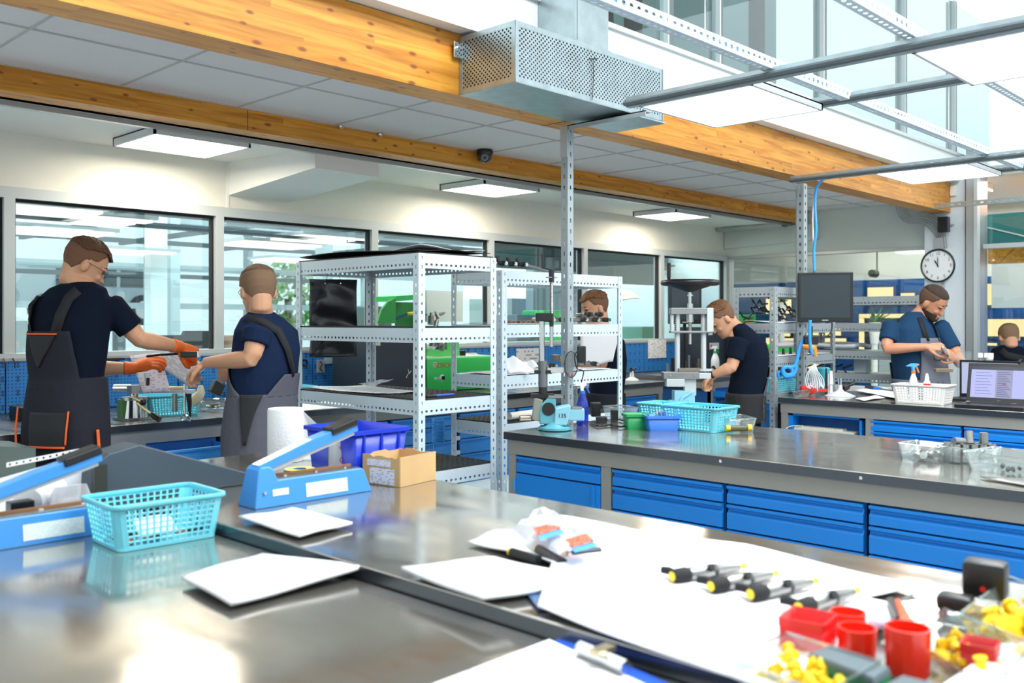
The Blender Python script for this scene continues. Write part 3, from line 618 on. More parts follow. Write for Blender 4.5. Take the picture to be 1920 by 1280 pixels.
# ================================================================ GENERAL MAKERS
def rrect(L, Wd, r, z, n=4, M=None):
    pts = []
    for cx, cy, a0 in ((L/2-r, Wd/2-r, 0), (-L/2+r, Wd/2-r, 90), (-L/2+r, -Wd/2+r, 180), (L/2-r, -Wd/2+r, 270)):
        for k in range(n+1):
            a = radians(a0+90*k/n); pts.append(Vector((cx+r*cos(a), cy+r*sin(a), z)))
    return [M @ p for p in pts] if M else pts
def basket(loc, L, Wd, Hh, rz, nx, ny, nz, m, lab, name='plastic_basket', group='plastic baskets', tp=.88, hu=.62, hv=.66):
    t = thing(name, loc, lab, 'basket', rz, group); M = XF[t.name]
    l, w = L*tp, Wd*tp; r0, r1 = .02*tp, .022
    q = MB()
    zb, zt = Hh*.08, Hh*.90
    def lv(z): k = z/Hh; return (l+(L-l)*k, w+(Wd-w)*k)
    (lb, wb_), (lt, wt) = lv(zb), lv(zt); c = .022
    for s in (-1, 1):
        q.perf(*(M @ Vector(p) for p in ((-lb/2+c, s*wb_/2, zb), (lb/2-c, s*wb_/2, zb), (lt/2-c, s*wt/2, zt), (-lt/2+c, s*wt/2, zt))), nx, nz, hu, hv, 4)
        q.perf(*(M @ Vector(p) for p in ((s*lb/2, -wb_/2+c, zb), (s*lb/2, wb_/2-c, zb), (s*lt/2, wt/2-c, zt), (s*lt/2, -wt/2+c, zt))), ny, nz, hu, hv, 4)
    for sx_ in (-1, 1):
        for sy_ in (-1, 1):
            for k in range(3):
                a0, a1 = radians(30*k), radians(30*k+30)
                P = []
                for (ll, ww, z) in ((lb, wb_, zb), (lt, wt, zt)):
                    for a in (a0, a1): P.append(M @ Vector((sx_*(ll/2-c+c*cos(a)), sy_*(ww/2-c+c*sin(a)), z)))
                q.quad(P[0], P[1], P[3], P[2])
    q.build('side_lattice', m, t, solid=.0025)
    # rim band, skirt and bottom
    (l2, w2) = lv(Hh)
    rings = [rrect(*lv(zt), .022, zt, M=M), rrect(l2, w2, .022, Hh, M=M), rrect(l2+.012, w2+.012, .026, Hh, M=M), rrect(l2+.014, w2+.014, .027, Hh-.008, M=M)]
    MB().loop(rings, False, False).build('rim', m, t, solid=.003, smooth=True)
    MB().loop([rrect(l, w, r0, .002, M=M), rrect(*lv(zb), .022, zb, M=M)], True, False).build('bottom', m, t, solid=.0025)
    return t
def bin_(loc, L, Wd, Hh, rz, m, lab, name='storage_bin', cat='bin', tp=.86, rim=.006, r=.008, group=None, th=.003, glassy=False):
    t = thing(name, loc, lab, cat, rz, group); M = XF[t.name]
    q = MB().loop([rrect(L*tp-2*th, Wd*tp-2*th, r, .004, M=M), rrect(L*tp, Wd*tp, r, 0, M=M), rrect(L, Wd, r, Hh, M=M)][1:], True, False)
    q.build('shell', m, t, solid=th, smooth=True)
    if glassy: MB().tube(rrect(L+.002, Wd+.002, r, Hh, M=M), .0022, 5, closed=True).build('rim', glass('clear_plastic_edge', (.75, .86, .88), 1, .02, .35), t)
    else: MB().loop([rrect(L, Wd, r, Hh-.012, M=M), rrect(L+2*rim, Wd+2*rim, r, Hh-.012, M=M), rrect(L+2*rim, Wd+2*rim, r, Hh, M=M), rrect(L, Wd, r, Hh, M=M)], False, False).build('rim', m, t, solid=.001)
    return t
def sheet(name, C4, z, th, lab, m=PAPER, cat='paper', n=10, amp=.003, curl=0, seed=1, group=None, world=None, over=.001):
    rnd = random.Random(seed); P = world or [onZ(px, py, z) for px, py in C4]
    ph = [rnd.uniform(0, 6) for _ in range(6)]; vs = []; fs = []
    for j in range(n+1):
        for i in range(n+1):
            u, v = i/n, j/n; p = (P[0]*(1-u)+P[1]*u)*(1-v)+(P[3]*(1-u)+P[2]*u)*v
            e = (abs(2*u-1)**3+abs(2*v-1)**3)
            k = amp*(.5+.5*sin(3*u+ph[0])*sin(4*v+ph[1]))+amp*.5*(1+sin(7*u+5*v+ph[2]))+curl*max(0, u+v-1.2)**2
            vs.append(p+Vector((0, 0, k+th+over))); fs += []
    for j in range(n):
        for i in range(n): a = j*(n+1)+i; fs.append((a, a+1, a+n+2, a+n+1))
    me = MB().add(vs, fs); o = me.build(name, m, None, smooth='all')
    uv = o.data.uv_layers.new(name='UVMap')
    for lp in o.data.loops:
        i = lp.vertex_index; uv.data[lp.index].uv = ((i % (n+1))/n, 1-(i//(n+1))/n)
    q = o.modifiers.new('solid', 'SOLIDIFY'); q.thickness = max(th, .0006); q.offset = -1
    if cat: tag(o, lab, cat, group)
    return o
def uvquad(name, P, m, parent, th=.0006, off=None):
    # a printed label on a flat face: P = bl, br, tr, tl
    P = [Vector(p) for p in P]; nrm = (P[1]-P[0]).cross(P[3]-P[0]).normalized()
    P = [p+nrm*(off if off is not None else .0008) for p in P]
    q = MB().add(P+[p-nrm*th for p in P], [(0, 1, 2, 3), (7, 6, 5, 4), (0, 4, 5, 1), (1, 5, 6, 2), (2, 6, 7, 3), (3, 7, 4, 0)])
    o = q.build(name, m, parent); uv = o.data.uv_layers.new(name='UVMap'); mp = {0: (0, 0), 1: (1, 0), 2: (1, 1), 3: (0, 1)}
    for lp in o.data.loops: uv.data[lp.index].uv = mp[lp.vertex_index % 4]
    return o
def lumps(n, rng, size, seed, kind='plug'):
    # a heap of little caps: returns list of builders
    rnd = random.Random(seed); out = []
    for i in range(n):
        x, y, z = rng(rnd); d = Vector((rnd.uniform(-1, 1), rnd.uniform(-1, 1), rnd.uniform(-.4, 1))).normalized()
        p = Vector((x, y, z)); q = MB()
        q.cyl(p, p+d*size, size*.42, size*.5, 8); q.cyl(p+d*size, p+d*size*1.25, size*.72, size*.72, 8)
        out.append(q)
    return out
def injector(tip, head, lab, dark=False, z=None, group='injectors'):
    tip, head = Vector(tip), Vector(head); d = (tip-head); L = d.length; d.normalize(); up = Vector((0, 0, 1)); s = d.cross(up).normalized()
    t = thing('injector', (head.x, head.y, min(head.z, tip.z)-.012), lab, 'injector', 0, group)
    g_ = lambda a: head+d*(L*a)
    MB().tube([g_(.10), g_(.18), g_(.2), g_(.5), g_(.52), g_(.70), g_(.72), g_(.9), g_(.91)], [.011, .011, .013, .013, .0105, .0105, .009, .0085, .004], 12).build('body', MID, t, smooth=True)
    MB().cyl(g_(.50), g_(.56), .014, n=6).build('nut', IRON, t)
    MB().tube([g_(-.04), g_(.0), g_(.15), g_(.19)], [.010, .0135, .0145, .012], 12).build('solenoid', BLACKM, t, smooth=True)
    MB().tube([g_(.05)-s*.005, g_(.05)-s*.03+up*.002, g_(.0)-s*.042+up*.002], [.008, .008, .007], 8).build('connector', BLACKM, t, smooth=True)
    MB().cyl(g_(.45), g_(.45)+up*.012+s*.014, .007, n=8).build('side_port', BLACKM, t)
    if not dark:
        MB().cyl(g_(.9), g_(1.0), .0058, n=10).build('nozzle_cap', YELL, t); MB().cyl(g_(-.05), g_(-.02)-up*0, .009, n=12).build('head_cap', YELL, t)
    return t
# ================================================================ NEAR BENCHES
ZA = .872
SB = mat('sealer_blue', '3f93e0', .35, coat=.3)
def sealer(x0, y0, z, lab, L=.386):
    t = thing('impulse_sealer', (x0+L/2, y0+.045, z), lab, 'sealer', group='blue bag sealers')
    def P(x, y, zz): return Vector((x0+x, y0+y, z+zz))
    prof = [(0, 0), (L, 0), (L-.022, .062), (L-.03, .070), (.075, .070), (.062, .100), (.05, .108), (.026, .108), (.018, .100)]
    q = MB(); ins = lambda zz: .012*zz/.1
    q.loop([[P(x, ins(zz), zz) for x, zz in prof], [P(x, .09-ins(zz), zz) for x, zz in prof]]); q.build('base', SB, t, bevel=.003)
    MB().box(x0+.075, x0+L-.035, y0+.014, y0+.055, z+.068, z+.0725, bev=0).build('steel_plate', MID, t)
    MB().box(x0+.075, x0+L-.035, y0+.056, y0+.064, z+.069, z+.078).build('sealing_strip', mat('ptfe_brown', '9a6a43', .5), t)
    for k, xx in enumerate((.11, .21, .31)): MB().cyl(P(xx, .032, .072), P(xx, .032, .077), .006, n=8).build('screw', CHROME, t)
    for xx in (.012,): MB().cyl(P(.03, -.001, .04), P(.03, .006, .04), .004, n=8).build('screw', CHROME, t)
    # raised arm
    a = radians(15.5); d = Vector((cos(a), 0, sin(a))); n_ = Vector((-sin(a), 0, cos(a))); o_ = P(.03, 0, .094)
    def bx(u0, u1, v0, v1, w0, w1):
        c = [(u, w, v) for v in (v0, v1) for (u, w) in ((u0, w0), (u1, w0), (u1, w1), (u0, w1))]
        vs = [o_+d*u+n_*v+Vector((0, w, 0)) for u, w, v in c]
        return vs, [(0, 3, 2, 1), (4, 5, 6, 7), (0, 1, 5, 4), (1, 2, 6, 5), (2, 3, 7, 6), (3, 0, 4, 7)]
    Pp = [(-.01, 0), (.0, .018), (.18, .026), (.335, .024), (.335, -.006), (.0, -.004)]
    MB().loop([[o_+d*u+n_*v+Vector((0, .024, 0)) for u, v in Pp], [o_+d*u+n_*v+Vector((0, .066, 0)) for u, v in Pp]]).build('arm', SB, t, bevel=.002)
    MB().add(*bx(.04, .325, -.016, -.006, .034, .056)).build('pressure_bar', ALUW, t)
    MB().add(*bx(.245, .338, .012, .034, .018, .072)).build('handle', BLACK, t, bevel=.004)
    # stickers on the front face
    fy = lambda zz: y0+ins(zz)-.0006
    uvquad('data_sticker', [(x0+.16, fy(.012), z+.012), (x0+.30, fy(.012), z+.012), (x0+.30, fy(.05), z+.05), (x0+.16, fy(.05), z+.05)], print_mat('sticker_print', 'e2eef0', 'c8d3d7', 30, .6, .12), t)
    uvquad('small_sticker', [(x0+.055, fy(.028), z+.028), (x0+.105, fy(.028), z+.028), (x0+.105, fy(.046), z+.046), (x0+.055, fy(.046), z+.046)], print_mat('sticker_print', 'e2eef0', 'c8d3d7', 30, .6, .12), t)
    return t
sealer(1.303, 2.20, ZB, 'blue bag sealer with raised arm standing beside the cardboard box')
sealer(.615, 2.335, ZA, 'blue bag sealer with raised arm cut by the left picture edge')
bb = basket((1.025, 2.195, ZA), .268, .20, .108, radians(-2), 13, 8, 7, TURQ, 'turquoise plastic basket with a few small parts on the near bench', hu=.72, hv=.72)
for i in range(9):
    rnd = random.Random(i); x, y = .93+.022*i, 2.15+.09*rnd.random(); p = Vector((x, y, ZA+.010)); d = Vector((rnd.uniform(-1, 1), rnd.uniform(-1, 1), .2)).normalized()*.03
    tag(MB().tube([p-d*.5, p, p+d], [.006, .009, .004], 8).build('metal_fitting', [IRON, mat('copper_fitting', 'b86a45', .35, .8)][i % 2]), 'small metal fitting lying inside the near turquoise basket', 'fitting', 'fittings in the near basket')
sheet('paper_slip', None, 0, .002, 'small white paper slip inside the near turquoise basket', world=[Vector((.96, 2.13, ZA+.02)), Vector((1.05, 2.12, ZA+.02)), Vector((1.06, 2.19, ZA+.05)), Vector((.97, 2.20, ZA+.05))], n=4)
# dark slanted housing behind
hp = [onY(px, py, 2.56) for px, py in ((176, 872), (205, 850), (262, 833), (480, 890))]
xl, xr = hp[0].x, hp[3].x
poly = hp+[Vector((xr, 2.56, ZB+.001)), Vector((1.162, 2.56, ZB+.001)), Vector((1.15, 2.56, ZA+.001)), Vector((xl, 2.56, ZA+.001))]
t = thing('equipment_cover', ((xl+xr)/2, 2.62, ZA), 'dark grey slanted sheet metal cover behind the turquoise basket', 'cover')
MB().prism(poly, (0, .10, 0)).build('shell', mat('slate_panel', '46545f', .45, .2), t, bevel=.004)
MB().box(xl-.004, xl+.03, 2.545, 2.57, ZA+.001, hp[0].z).build('edge_profile', mat('dark_olive', '2a2e28', .5), t)
# papers and things behind the left sealer
sheet('paper_stack', None, 0, .03, 'white paper stack behind the left bag sealer', world=[Vector((.60, 2.50, ZA)), Vector((1.0, 2.50, ZA)), Vector((1.0, 2.80, ZA)), Vector((.58, 2.82, ZA))], amp=.006, seed=3)
a_ = [onY(px, py, 2.62) for px, py in ((-30, 960), (150, 935), (155, 852), (-30, 905))]
sh = thing('sheet_protector', (a_[0].x, 2.62, ZA+.03), 'white sheet protector with punched edge standing behind the left sealer', 'sheet protector')
MB().add([a_[0], a_[1], a_[2], a_[3]], [(0, 1, 2, 3)]).build('sleeve', mat('sleeve_white', 'e2e6ee', .25), sh, solid=.002)
e0, e1 = onY(12, 876, 2.615), onY(148, 849, 2.615); MB().perf(e0, e1, e1+Vector((0, 0, .012)), e0+Vector((0, 0, .012)), 11, 1, .4, .5, 8).build('punched_edge', PAPER, sh, solid=.001)
r0_, r1_ = onY(52, 925, 2.50), onY(120, 905, 2.50)
tag(MB().cyl((r0_.x, 2.50, ZA+.072), (r1_.x+.02, 2.62, ZA+.075), .036, n=20).build('paper_roll', PAPER, smooth=True), 'rolled white sheets under the raised sealer arm', 'paper roll')
tag(MB().box(onY(15, 940, 2.47).x, onY(60, 940, 2.47).x, 2.45, 2.49, ZA+.001, ZA+.085, bev=.003).build('ink_pad', BLACK), 'small black block behind the left bag sealer', 'box')
pbx = onY(150, 920, 2.47)
t = thing('plastic_bag', (pbx.x-.02, 2.47, ZA), 'clear plastic bag with yellow capped parts behind the left sealer', 'bag')
MB().loop([rrect(.10, .05, .02, 0, M=Matrix.Translation((pbx.x-.02, 2.48, ZA+.034))), rrect(.11, .06, .02, 0, M=Matrix.Translation((pbx.x-.02, 2.48, ZA+.055))), rrect(.08, .02, .008, 0, M=Matrix.Translation((pbx.x-.02, 2.48, ZA+.105)))]).build('film', glass('bag_film', (.85, .85, .86), 1, .1, .12, .25, (.9, .9, .92)), t)
MB().cyl((pbx.x-.03, 2.475, ZA+.05), (pbx.x+.01, 2.485, ZA+.055), .008, n=10).build('plug', IRON, t); MB().cyl((pbx.x+.01, 2.47, ZA+.05), (pbx.x+.02, 2.47, ZA+.055), .008, n=10).build('cap', YELL, t)
# towel roll, tape rolls, can, crate, carton
t = thing('paper_towel_roll', (1.84, 2.90, ZB), 'large white paper towel roll standing behind the raised sealer arm', 'paper roll')
MB().lathe([(.021, .001), (.062, .001), (.064, .01), (.064, .18), (.062, .188), (.021, .188), (.021, .001)], Matrix.Translation((1.84, 2.90, ZB)), 28, False).build('paper', mat('towel_white', 'f1f1f1', .9, bump=.2, bscale=120), t, smooth=True)
c = Vector((1.84, 2.90, ZB)); rt = Vector((ST, -CT, 0)); P = [c+rt*.06+Vector((0, 0, .18)), c+rt*.155+Vector((0, 0, .09)), c+rt*.165+Vector((0, 0, .004)), c+rt*.06+Vector((0, 0, .004))]
MB().add([P[0], P[1], P[2], P[3], c+rt*.1+Vector((.02, .02, .09))], [(0, 1, 4), (1, 2, 4), (2, 3, 4), (3, 0, 4)]).build('loose_sheet', PAPER, t, solid=.001)
for k, (px, py) in enumerate([(583, 878)]):
    for j in range(2):
        c = onY(px, py, 2.36); c.z = ZB+.001+.026*j
        t = thing('label_roll', (c.x, 2.42, c.z), ['blue and yellow label roll under the other, behind the right sealer', 'blue and yellow label roll on top, behind the right sealer'][j], 'label roll', group='label rolls')
        M = Matrix.Translation((c.x, 2.42, c.z))
        MB().lathe([(.02, 0), (.047, 0), (.047, .025), (.02, .025), (.02, 0)], M, 28, False).build('tape', print_mat('tape_print', '2f7fc4', 'e6eef4', 40, .3, .3), t, smooth=True)
        MB().lathe([(.021, .0255), (.046, .0255), (.046, .0265), (.021, .0265)], M, 28, False).build('side_face', mat('tape_yellow', 'e6d46a', .6), t)
c = Vector((1.60, 2.47, ZB)); c.x = onY(634, 850, 2.47).x
t = thing('spray_can', c, 'pale grey spray can with hazard stickers beside the blue crate', 'can'); M = Matrix.Translation(c)
MB().lathe([(.03, .001), (.031, .006), (.031, .125), (.027, .14), (.014, .147), (.014, .152)], M, 24).build('can_body', mat('can_grey', 'c4c6cc', .35, .2), t, smooth=True)
MB().lathe([(.013, .152), (.013, .168), (.009, .172)], M, 14).build('cap', WHITE, t)
for zz in (.10, .06):
    q = c+Vector((-ST*0, 0, 0)); dr = Vector((-CT, -ST, 0)); s_ = Vector((ST, -CT, 0)); b_ = c+(dr*.8+s_*.6)*.032+Vector((0, 0, zz)); s2 = (s_*.8-dr*.6)
    MB().add([b_+s2*.012, b_+Vector((0, 0, .016)), b_-s2*.012, b_-Vector((0, 0, .016)), b_+s2*.008+dr*.001, b_+Vector((0, 0, .011))+dr*.001, b_-s2*.008+dr*.001, b_-Vector((0, 0, .011))+dr*.001], [(0, 1, 5, 4), (1, 2, 6, 5), (2, 3, 7, 6), (3, 0, 4, 7)]).build('hazard_mark', mat('hazard_red', 'd84848', .5), t)
t = bin_((1.855, 2.50, ZB), .215, .27, .155, 0, mat('royal_blue_plastic', '1436c8', .3, coat=.2), 'deep blue plastic crate at the far edge of the near bench', 'plastic_crate', 'crate', .88, .008, .012)
for sx_ in (-.07, .0, .07): MB().box(1.855+sx_-.004, 1.855+sx_+.004, 2.50-.137, 2.50-.125, ZB+.01, ZB+.145).build('rib', mat('royal_blue_plastic', '1436c8', .3), t)
# carton
t = thing('cardboard_box', (1.85, 2.27, ZB), 'open brown cardboard box with white stickers beside the right sealer', 'box', radians(10)); M = XF[t.name]
CB = mat('cardboard', 'd2ac78', .85, var=.06, scale=12); q = MB(); L, Wd, Hh = .17, .15, .09
rnd = random.Random(4)
def torn(p0, p1, n=10): return [Vector(p0).lerp(Vector(p1), i/n)+Vector((0, 0, rnd.uniform(-.006, .003))) for i in range(n+1)]
for (p0, p1) in (((-L/2, -Wd/2, Hh), (L/2, -Wd/2, Hh)), ((L/2, -Wd/2, Hh), (L/2, Wd/2, Hh)), ((L/2, Wd/2, Hh), (-L/2, Wd/2, Hh)), ((-L/2, Wd/2, Hh), (-L/2, -Wd/2, Hh))):
    tp_ = torn(p0, p1) if p0[0] != -L/2 or p1[0] != L/2 else [Vector(p0), Vector(p1)]
    vs = [M @ p for p in tp_]+[M @ Vector((p.x, p.y, .001)) for p in tp_]; n = len(tp_)
    q.add(vs, [(i, i+1, n+i+1, n+i) for i in range(n-1)])
q.add([M @ Vector(p) for p in ((-L/2, -Wd/2, .001), (L/2, -Wd/2, .001), (L/2, Wd/2, .001), (-L/2, Wd/2, .001))], [(0, 1, 2, 3)])
q.build('carton', CB, t, solid=.003)
TP = print_mat('parcel_print', 'e9e6ee', '77788c', 14, .35, .12)
f = lambda y, z: M @ Vector((-L/2-.002, y, z))
uvquad('address_sticker', [f(.045, .004), f(-.055, .004), f(-.055, .052), f(.045, .052)], TP, t); uvquad('address_sticker', [f(.055, .058), f(-.04, .058), f(-.04, .078), f(.055, .078)], TP, t)
# loose papers
sheet('paper_sheets', [(447, 979), (548, 962), (661, 990), (562, 1015)], ZB, .006, 'folded white papers lying at the bench seam in front of the right sealer', seed=2)
sheet('paper_sheets', [(342, 1098), (492, 1052), (686, 1082), (433, 1147)], ZA, .008, 'white stack of papers on the near left bench right of the basket', seed=5, curl=.012)
sheet('paper_sheets', [(752, 1080), (925, 1056), (1102, 1106), (905, 1138)], ZB, .007, 'white and lilac papers overhanging the bench seam in the centre foreground', TEXTP if False else PAPER, seed=6, curl=.008)
sheet('plastic_sleeve', [(960, 1085), (1075, 1085), (1125, 1112), (1010, 1147)], ZB, .002, 'dark blue plastic sleeve edge under the centre papers', mat('sleeve_navy', '5570a0', .3), 'sleeve', seed=8, over=.0002)
sheet('absorbent_cloth', [(1048, 976), (1400, 1032), (1722, 1110), (1300, 1190)], ZB, .003, 'white absorbent sheet under the row of four injectors', mat('cloth_white', 'f4f2f3', .95, bump=.2, bscale=200), 'cloth', n=22, amp=.006, seed=9)
sheet('absorbent_cloth', [(1052, 1012), (1700, 1150), (1480, 1330), (1008, 1152)], ZB, .003, 'white absorbent sheet nearest the camera under the red cups', mat('cloth_white', 'f4f2f3', .95, bump=.2, bscale=200), 'cloth', n=22, amp=.004, seed=10, over=.005)
for k, (a, b, lab) in enumerate([((1397, 1060), (1266, 1080), 'injector with yellow caps, farthest of the four on the white cloth'), ((1456, 1074), (1338, 1098), 'injector with yellow caps, second from the left of the four'),
                    ((1531, 1088), (1412, 1113), 'injector with yellow caps, third from the left of the four'), ((1608, 1106), (1502, 1138), 'injector with yellow caps, nearest the red cups')]):
    za = ZB+.030; injector(onZ(a[0], a[1], za), onZ(b[0], b[1], za), lab, group='four injectors on the cloth')
# bag of injectors
c = onZ(1020, 1035, ZB)
t = thing('parts_bag', c, 'crumpled clear plastic bag of injectors with red and blue stickers', 'bag')
BF = glass('bag_film_clear', (.9, .9, .92), 1, .08, .10, .32, (.93, .93, .96)); rnd = random.Random(11)
def crumple(P4, zt, seed, n=9, amp=.02):
    r = random.Random(seed); vs = []; fs = []
    for s in (0, 1):
        for j in range(n+1):
            for i in range(n+1):
                u, v = i/n, j/n; p = (P4[0]*(1-u)+P4[1]*u)*(1-v)+(P4[3]*(1-u)+P4[2]*u)*v; e = (u*(1-u)*v*(1-v)*16)**.5
                vs.append(p+Vector((0, 0, (s*zt*e+.006)+r.uniform(-amp, amp)*e*(.5 if s else .1))))
    m = (n+1)**2
    for s in (0, 1):
        for j in range(n):
            for i in range(n): a = s*m+j*(n+1)+i; fs.append((a, a+1, a+n+2, a+n+1))
    return MB().add(vs, fs)
Pb = [onZ(px, py, ZB) for px, py in ((930, 1010), (1040, 985), (1140, 1030), (1050, 1068))]
crumple(Pb, .045, 3).build('film', BF, t)
Pb2 = [onZ(px, py, ZB) for px, py in ((955, 1000), (1035, 960), (1075, 1000), (985, 1030))]
crumple(Pb2, .03, 5, amp=.03).build('film', BF, t)
for (p, q_, r) in (((960, 1035), (1010, 1050), .010), ((1010, 1030), (1055, 1055), .011), ((1060, 1040), (1125, 1032), .008)):
    a, b = onZ(*p, ZB+.014), onZ(*q_, ZB+.014); MB().cyl(a, b, r, n=10).build('injector_body', IRON, t); MB().cyl(a-(b-a).normalized()*.008, a, r*.8, n=10).build('cap', YELL, t)
for P_ in (((1000, 990), (1042, 978), (1052, 990), (1008, 1003)), ((1058, 1012), (1100, 1000), (1115, 1014), (1072, 1026))):
    zz = ZB+.05; Q = [onZ(x, y, zz) for x, y in P_]; uvquad('red_sticker', [Q[3], Q[2], Q[1], Q[0]], print_mat('red_print', 'e4502f', 'f4a090', 20, .5, .2), t)
    Q2 = [onZ(x+6, y+10, zz-.002) for x, y in P_]; uvquad('blue_sticker', [Q2[3], Q2[2], Q2[1], Q2[0]], mat('sticker_blue', '4f9fe6', .4), t)
sheet('paper_sheets', [(876, 1022), (960, 1000), (1055, 1055), (1040, 1068)], ZB, .003, 'crumpled white paper under the bag of injectors', seed=12, amp=.008, over=.0)
# clipboard at the bottom
t = thing('clipboard', onZ(1080, 1290, ZA), 'clipboard with white forms and metal clip at the bottom of the picture', 'clipboard')
Q = [onZ(px, py, ZA+.004) for px, py in ((1060, 1196), (1330, 1320), (1120, 1480), (730, 1330))]
MB().prism([q_ for q_ in Q], (0, 0, .003)).build('board', mat('clipboard_blue', '2c5fd0', .4), t)
Q = [onZ(px, py, ZA+.0085) for px, py in ((1030, 1199), (1300, 1325), (1090, 1470), (700, 1325))]
uvquad('form', [Q[3], Q[2], Q[1], Q[0]], print_mat('form_light', 'f6f4f8', 'b9b6cc', 8, .25, .06), t)
a, b = onZ(1088, 1215, ZA+.02), onZ(1175, 1252, ZA+.02)
MB().tube([a, b], .012, 8).build('clip', CHROME, t); MB().box(-.02, .02, -.01, .01, 0, .008, M=Matrix.Translation((a+b)/2+Vector((0, 0, .008)))).build('clip_lever', mat('brass_dull', 'b7a98a', .3, .8), t)
# right foreground
def tray(C4, z, h, lab, n=0, seed=0, name='clear_tray', fill=YELL, size=.013, layers=2, group='clear trays', sub='yellow_cap', spread=.8, cat='tray'):
    P = [onZ(px, py, z+h) for px, py in C4]; c = sum(P, Vector())/4; c.z = z
    t = thing(name, c, lab, cat, group=group)
    B_ = [c+(p-c)*.82 for p in P]
    for b in B_: b.z = z+.001
    q = MB().add(B_+P, [(0, 1, 2, 3), (0, 1, 5, 4), (1, 2, 6, 5), (2, 3, 7, 6), (3, 0, 4, 7)])
    q.build('tray_shell', CLEAR, t, solid=.002); MB().tube(P, .0022, 6, closed=True).build('rim', glass('clear_plastic_edge', (.75, .86, .88), 1, .02, .35), t)
    if n:
        def rng(r):
            u, v = r.uniform(.5-spread/2, .5+spread/2), r.uniform(.5-spread/2, .5+spread/2)
            e = 1-max(abs(u-.5), abs(v-.5))*2; p = (B_[0]*(1-u)+B_[1]*u)*(1-v)+(B_[3]*(1-u)+B_[2]*u)*v
            return (p.x, p.y, z+.006+r.random()*h*.75*(.35+.65*e)*layers/2)
        for q in lumps(n, rng, size, seed): tag(q.build(sub, fill), 'small yellow plastic cap in the tray at the ' + lab.split(',')[-1].strip(), 'cap', 'yellow caps in the tray at the ' + lab.split(',')[-1].strip())
    return t
tray([(1365, 1232), (1475, 1186), (1650, 1240), (1545, 1300)], ZB+.005, .035, 'clear tray full of yellow caps, bottom edge before the green box', 34, 1, spread=.8)
tray([(1700, 1190), (1770, 1140), (1930, 1215), (1850, 1290)], ZB+.005, .035, 'clear tray full of yellow caps, place behind the lone red round cup', 34, 2)
tray([(1800, 1150), (1890, 1080), (2080, 1150), (1990, 1230)], ZB+.012, .05, 'clear tray full of yellow caps, right edge by the black stamps', 60, 3, size=.019, layers=2)
def cup(px, py, r, h, lab, sq=False, m=None):
    m = m or mat('red_translucent', 'ea2a12', .3, sss=0, coat=.3); c = onZ(px, py, ZB+.005)
    if sq: return bin_(c, 2*r, 2*r, h, radians(8), m, lab, 'red_cup', 'cup', .96, .001, .003, 'red cups', .0022)
    t = thing('red_cup', c, lab, 'cup', group='red cups'); M = Matrix.Translation(c)
    MB().lathe([(.001, .001), (r*.94, .001), (r, h), (r-.003, h), (r*.9, .004), (.001, .004)], M, 26, False).build('cup_wall', m, t, smooth=True)
    return t
cup(1515, 1222, .033, .055, 'square red plastic cup left of the round ones', True, mat('red_square', 'dd1416', .35))
cup(1590, 1200, .027, .045, 'round red cup, farthest of the three round ones'); cup(1607, 1232, .028, .045, 'round red cup in the middle beside the square one')
cup(1702, 1262, .031, .066, 'round red cup standing alone right of the green box'); cup(1838, 1262, .022, .045, 'dark red square cup half hidden by the lower right paper', True, mat('red_dark', 'b80f10', .4))
for (C4, lab) in (([(1512, 1222), (1552, 1208), (1672, 1250), (1640, 1272)], 'green and grey rectangular whetstone box in the foreground'), ([(1640, 1290), (1690, 1262), (1800, 1290), (1760, 1330)], 'second green grey block cut by the bottom picture edge')):
    z = ZB+.006; P = [onZ(px, py, z+.032) for px, py in C4]; t = thing('whetstone_block', (sum(P, Vector())/4)-Vector((0, 0, .032)), lab, 'block', group='green grey blocks')
    def at(zz, k=1.0):
        c = sum(P, Vector())/4; return [c+(p-c)*k+Vector((0, 0, zz-.032)) for p in P]
    MB().loop([at(.0), at(.022)]).build('green_base', mat('block_green', '0c7a4c', .4), t, bevel=.003); MB().loop([at(.0221), at(.032, .93)]).build('grey_top', mat('block_grey', '55646a', .6), t, bevel=.002)
def stamp(px, py, w, d, h, hz, lab, rz, red=True):
    c = onZ(px, py, ZB+.005); t = thing('rubber_stamp', c, lab, 'stamp', rz, 'black rubber stamps'); M = XF[t.name]
    for (x, y) in ((-w*.38, -d*.38), (w*.38, -d*.38), (-w*.38, d*.38), (w*.38, d*.38)): MB().box(x-.003, x+.003, y-.003, y+.003, .002, hz+.01, M=M).build('leg', RED if red else CHROME, t)
    MB().box(-w/2, w/2, -d/2, d/2, .001, .008, M=M, bev=.002).build('frame', mat('stamp_grey', '7a8386', .4), t)
    MB().box(-w*.54, w*.54, -d*.54, d*.54, hz, hz+h, M=M, bev=min(w, d)*.22).build('body', BLACK, t, smooth=True)
    if not red: MB().cyl(M @ Vector((-w*.545, 0, hz+h*.3)), M @ Vector((-w*.55, 0, hz+h*.3)), .0045, n=12).build('red_dot', RED, t)
    return t
stamp(1848, 1152, .048, .062, .062, .03, 'tall black self inking stamp with a red dot by the right edge', radians(8), False)
stamp(1792, 1168, .04, .05, .026, .022, 'low black stamp with red legs beside the tall one', radians(5))
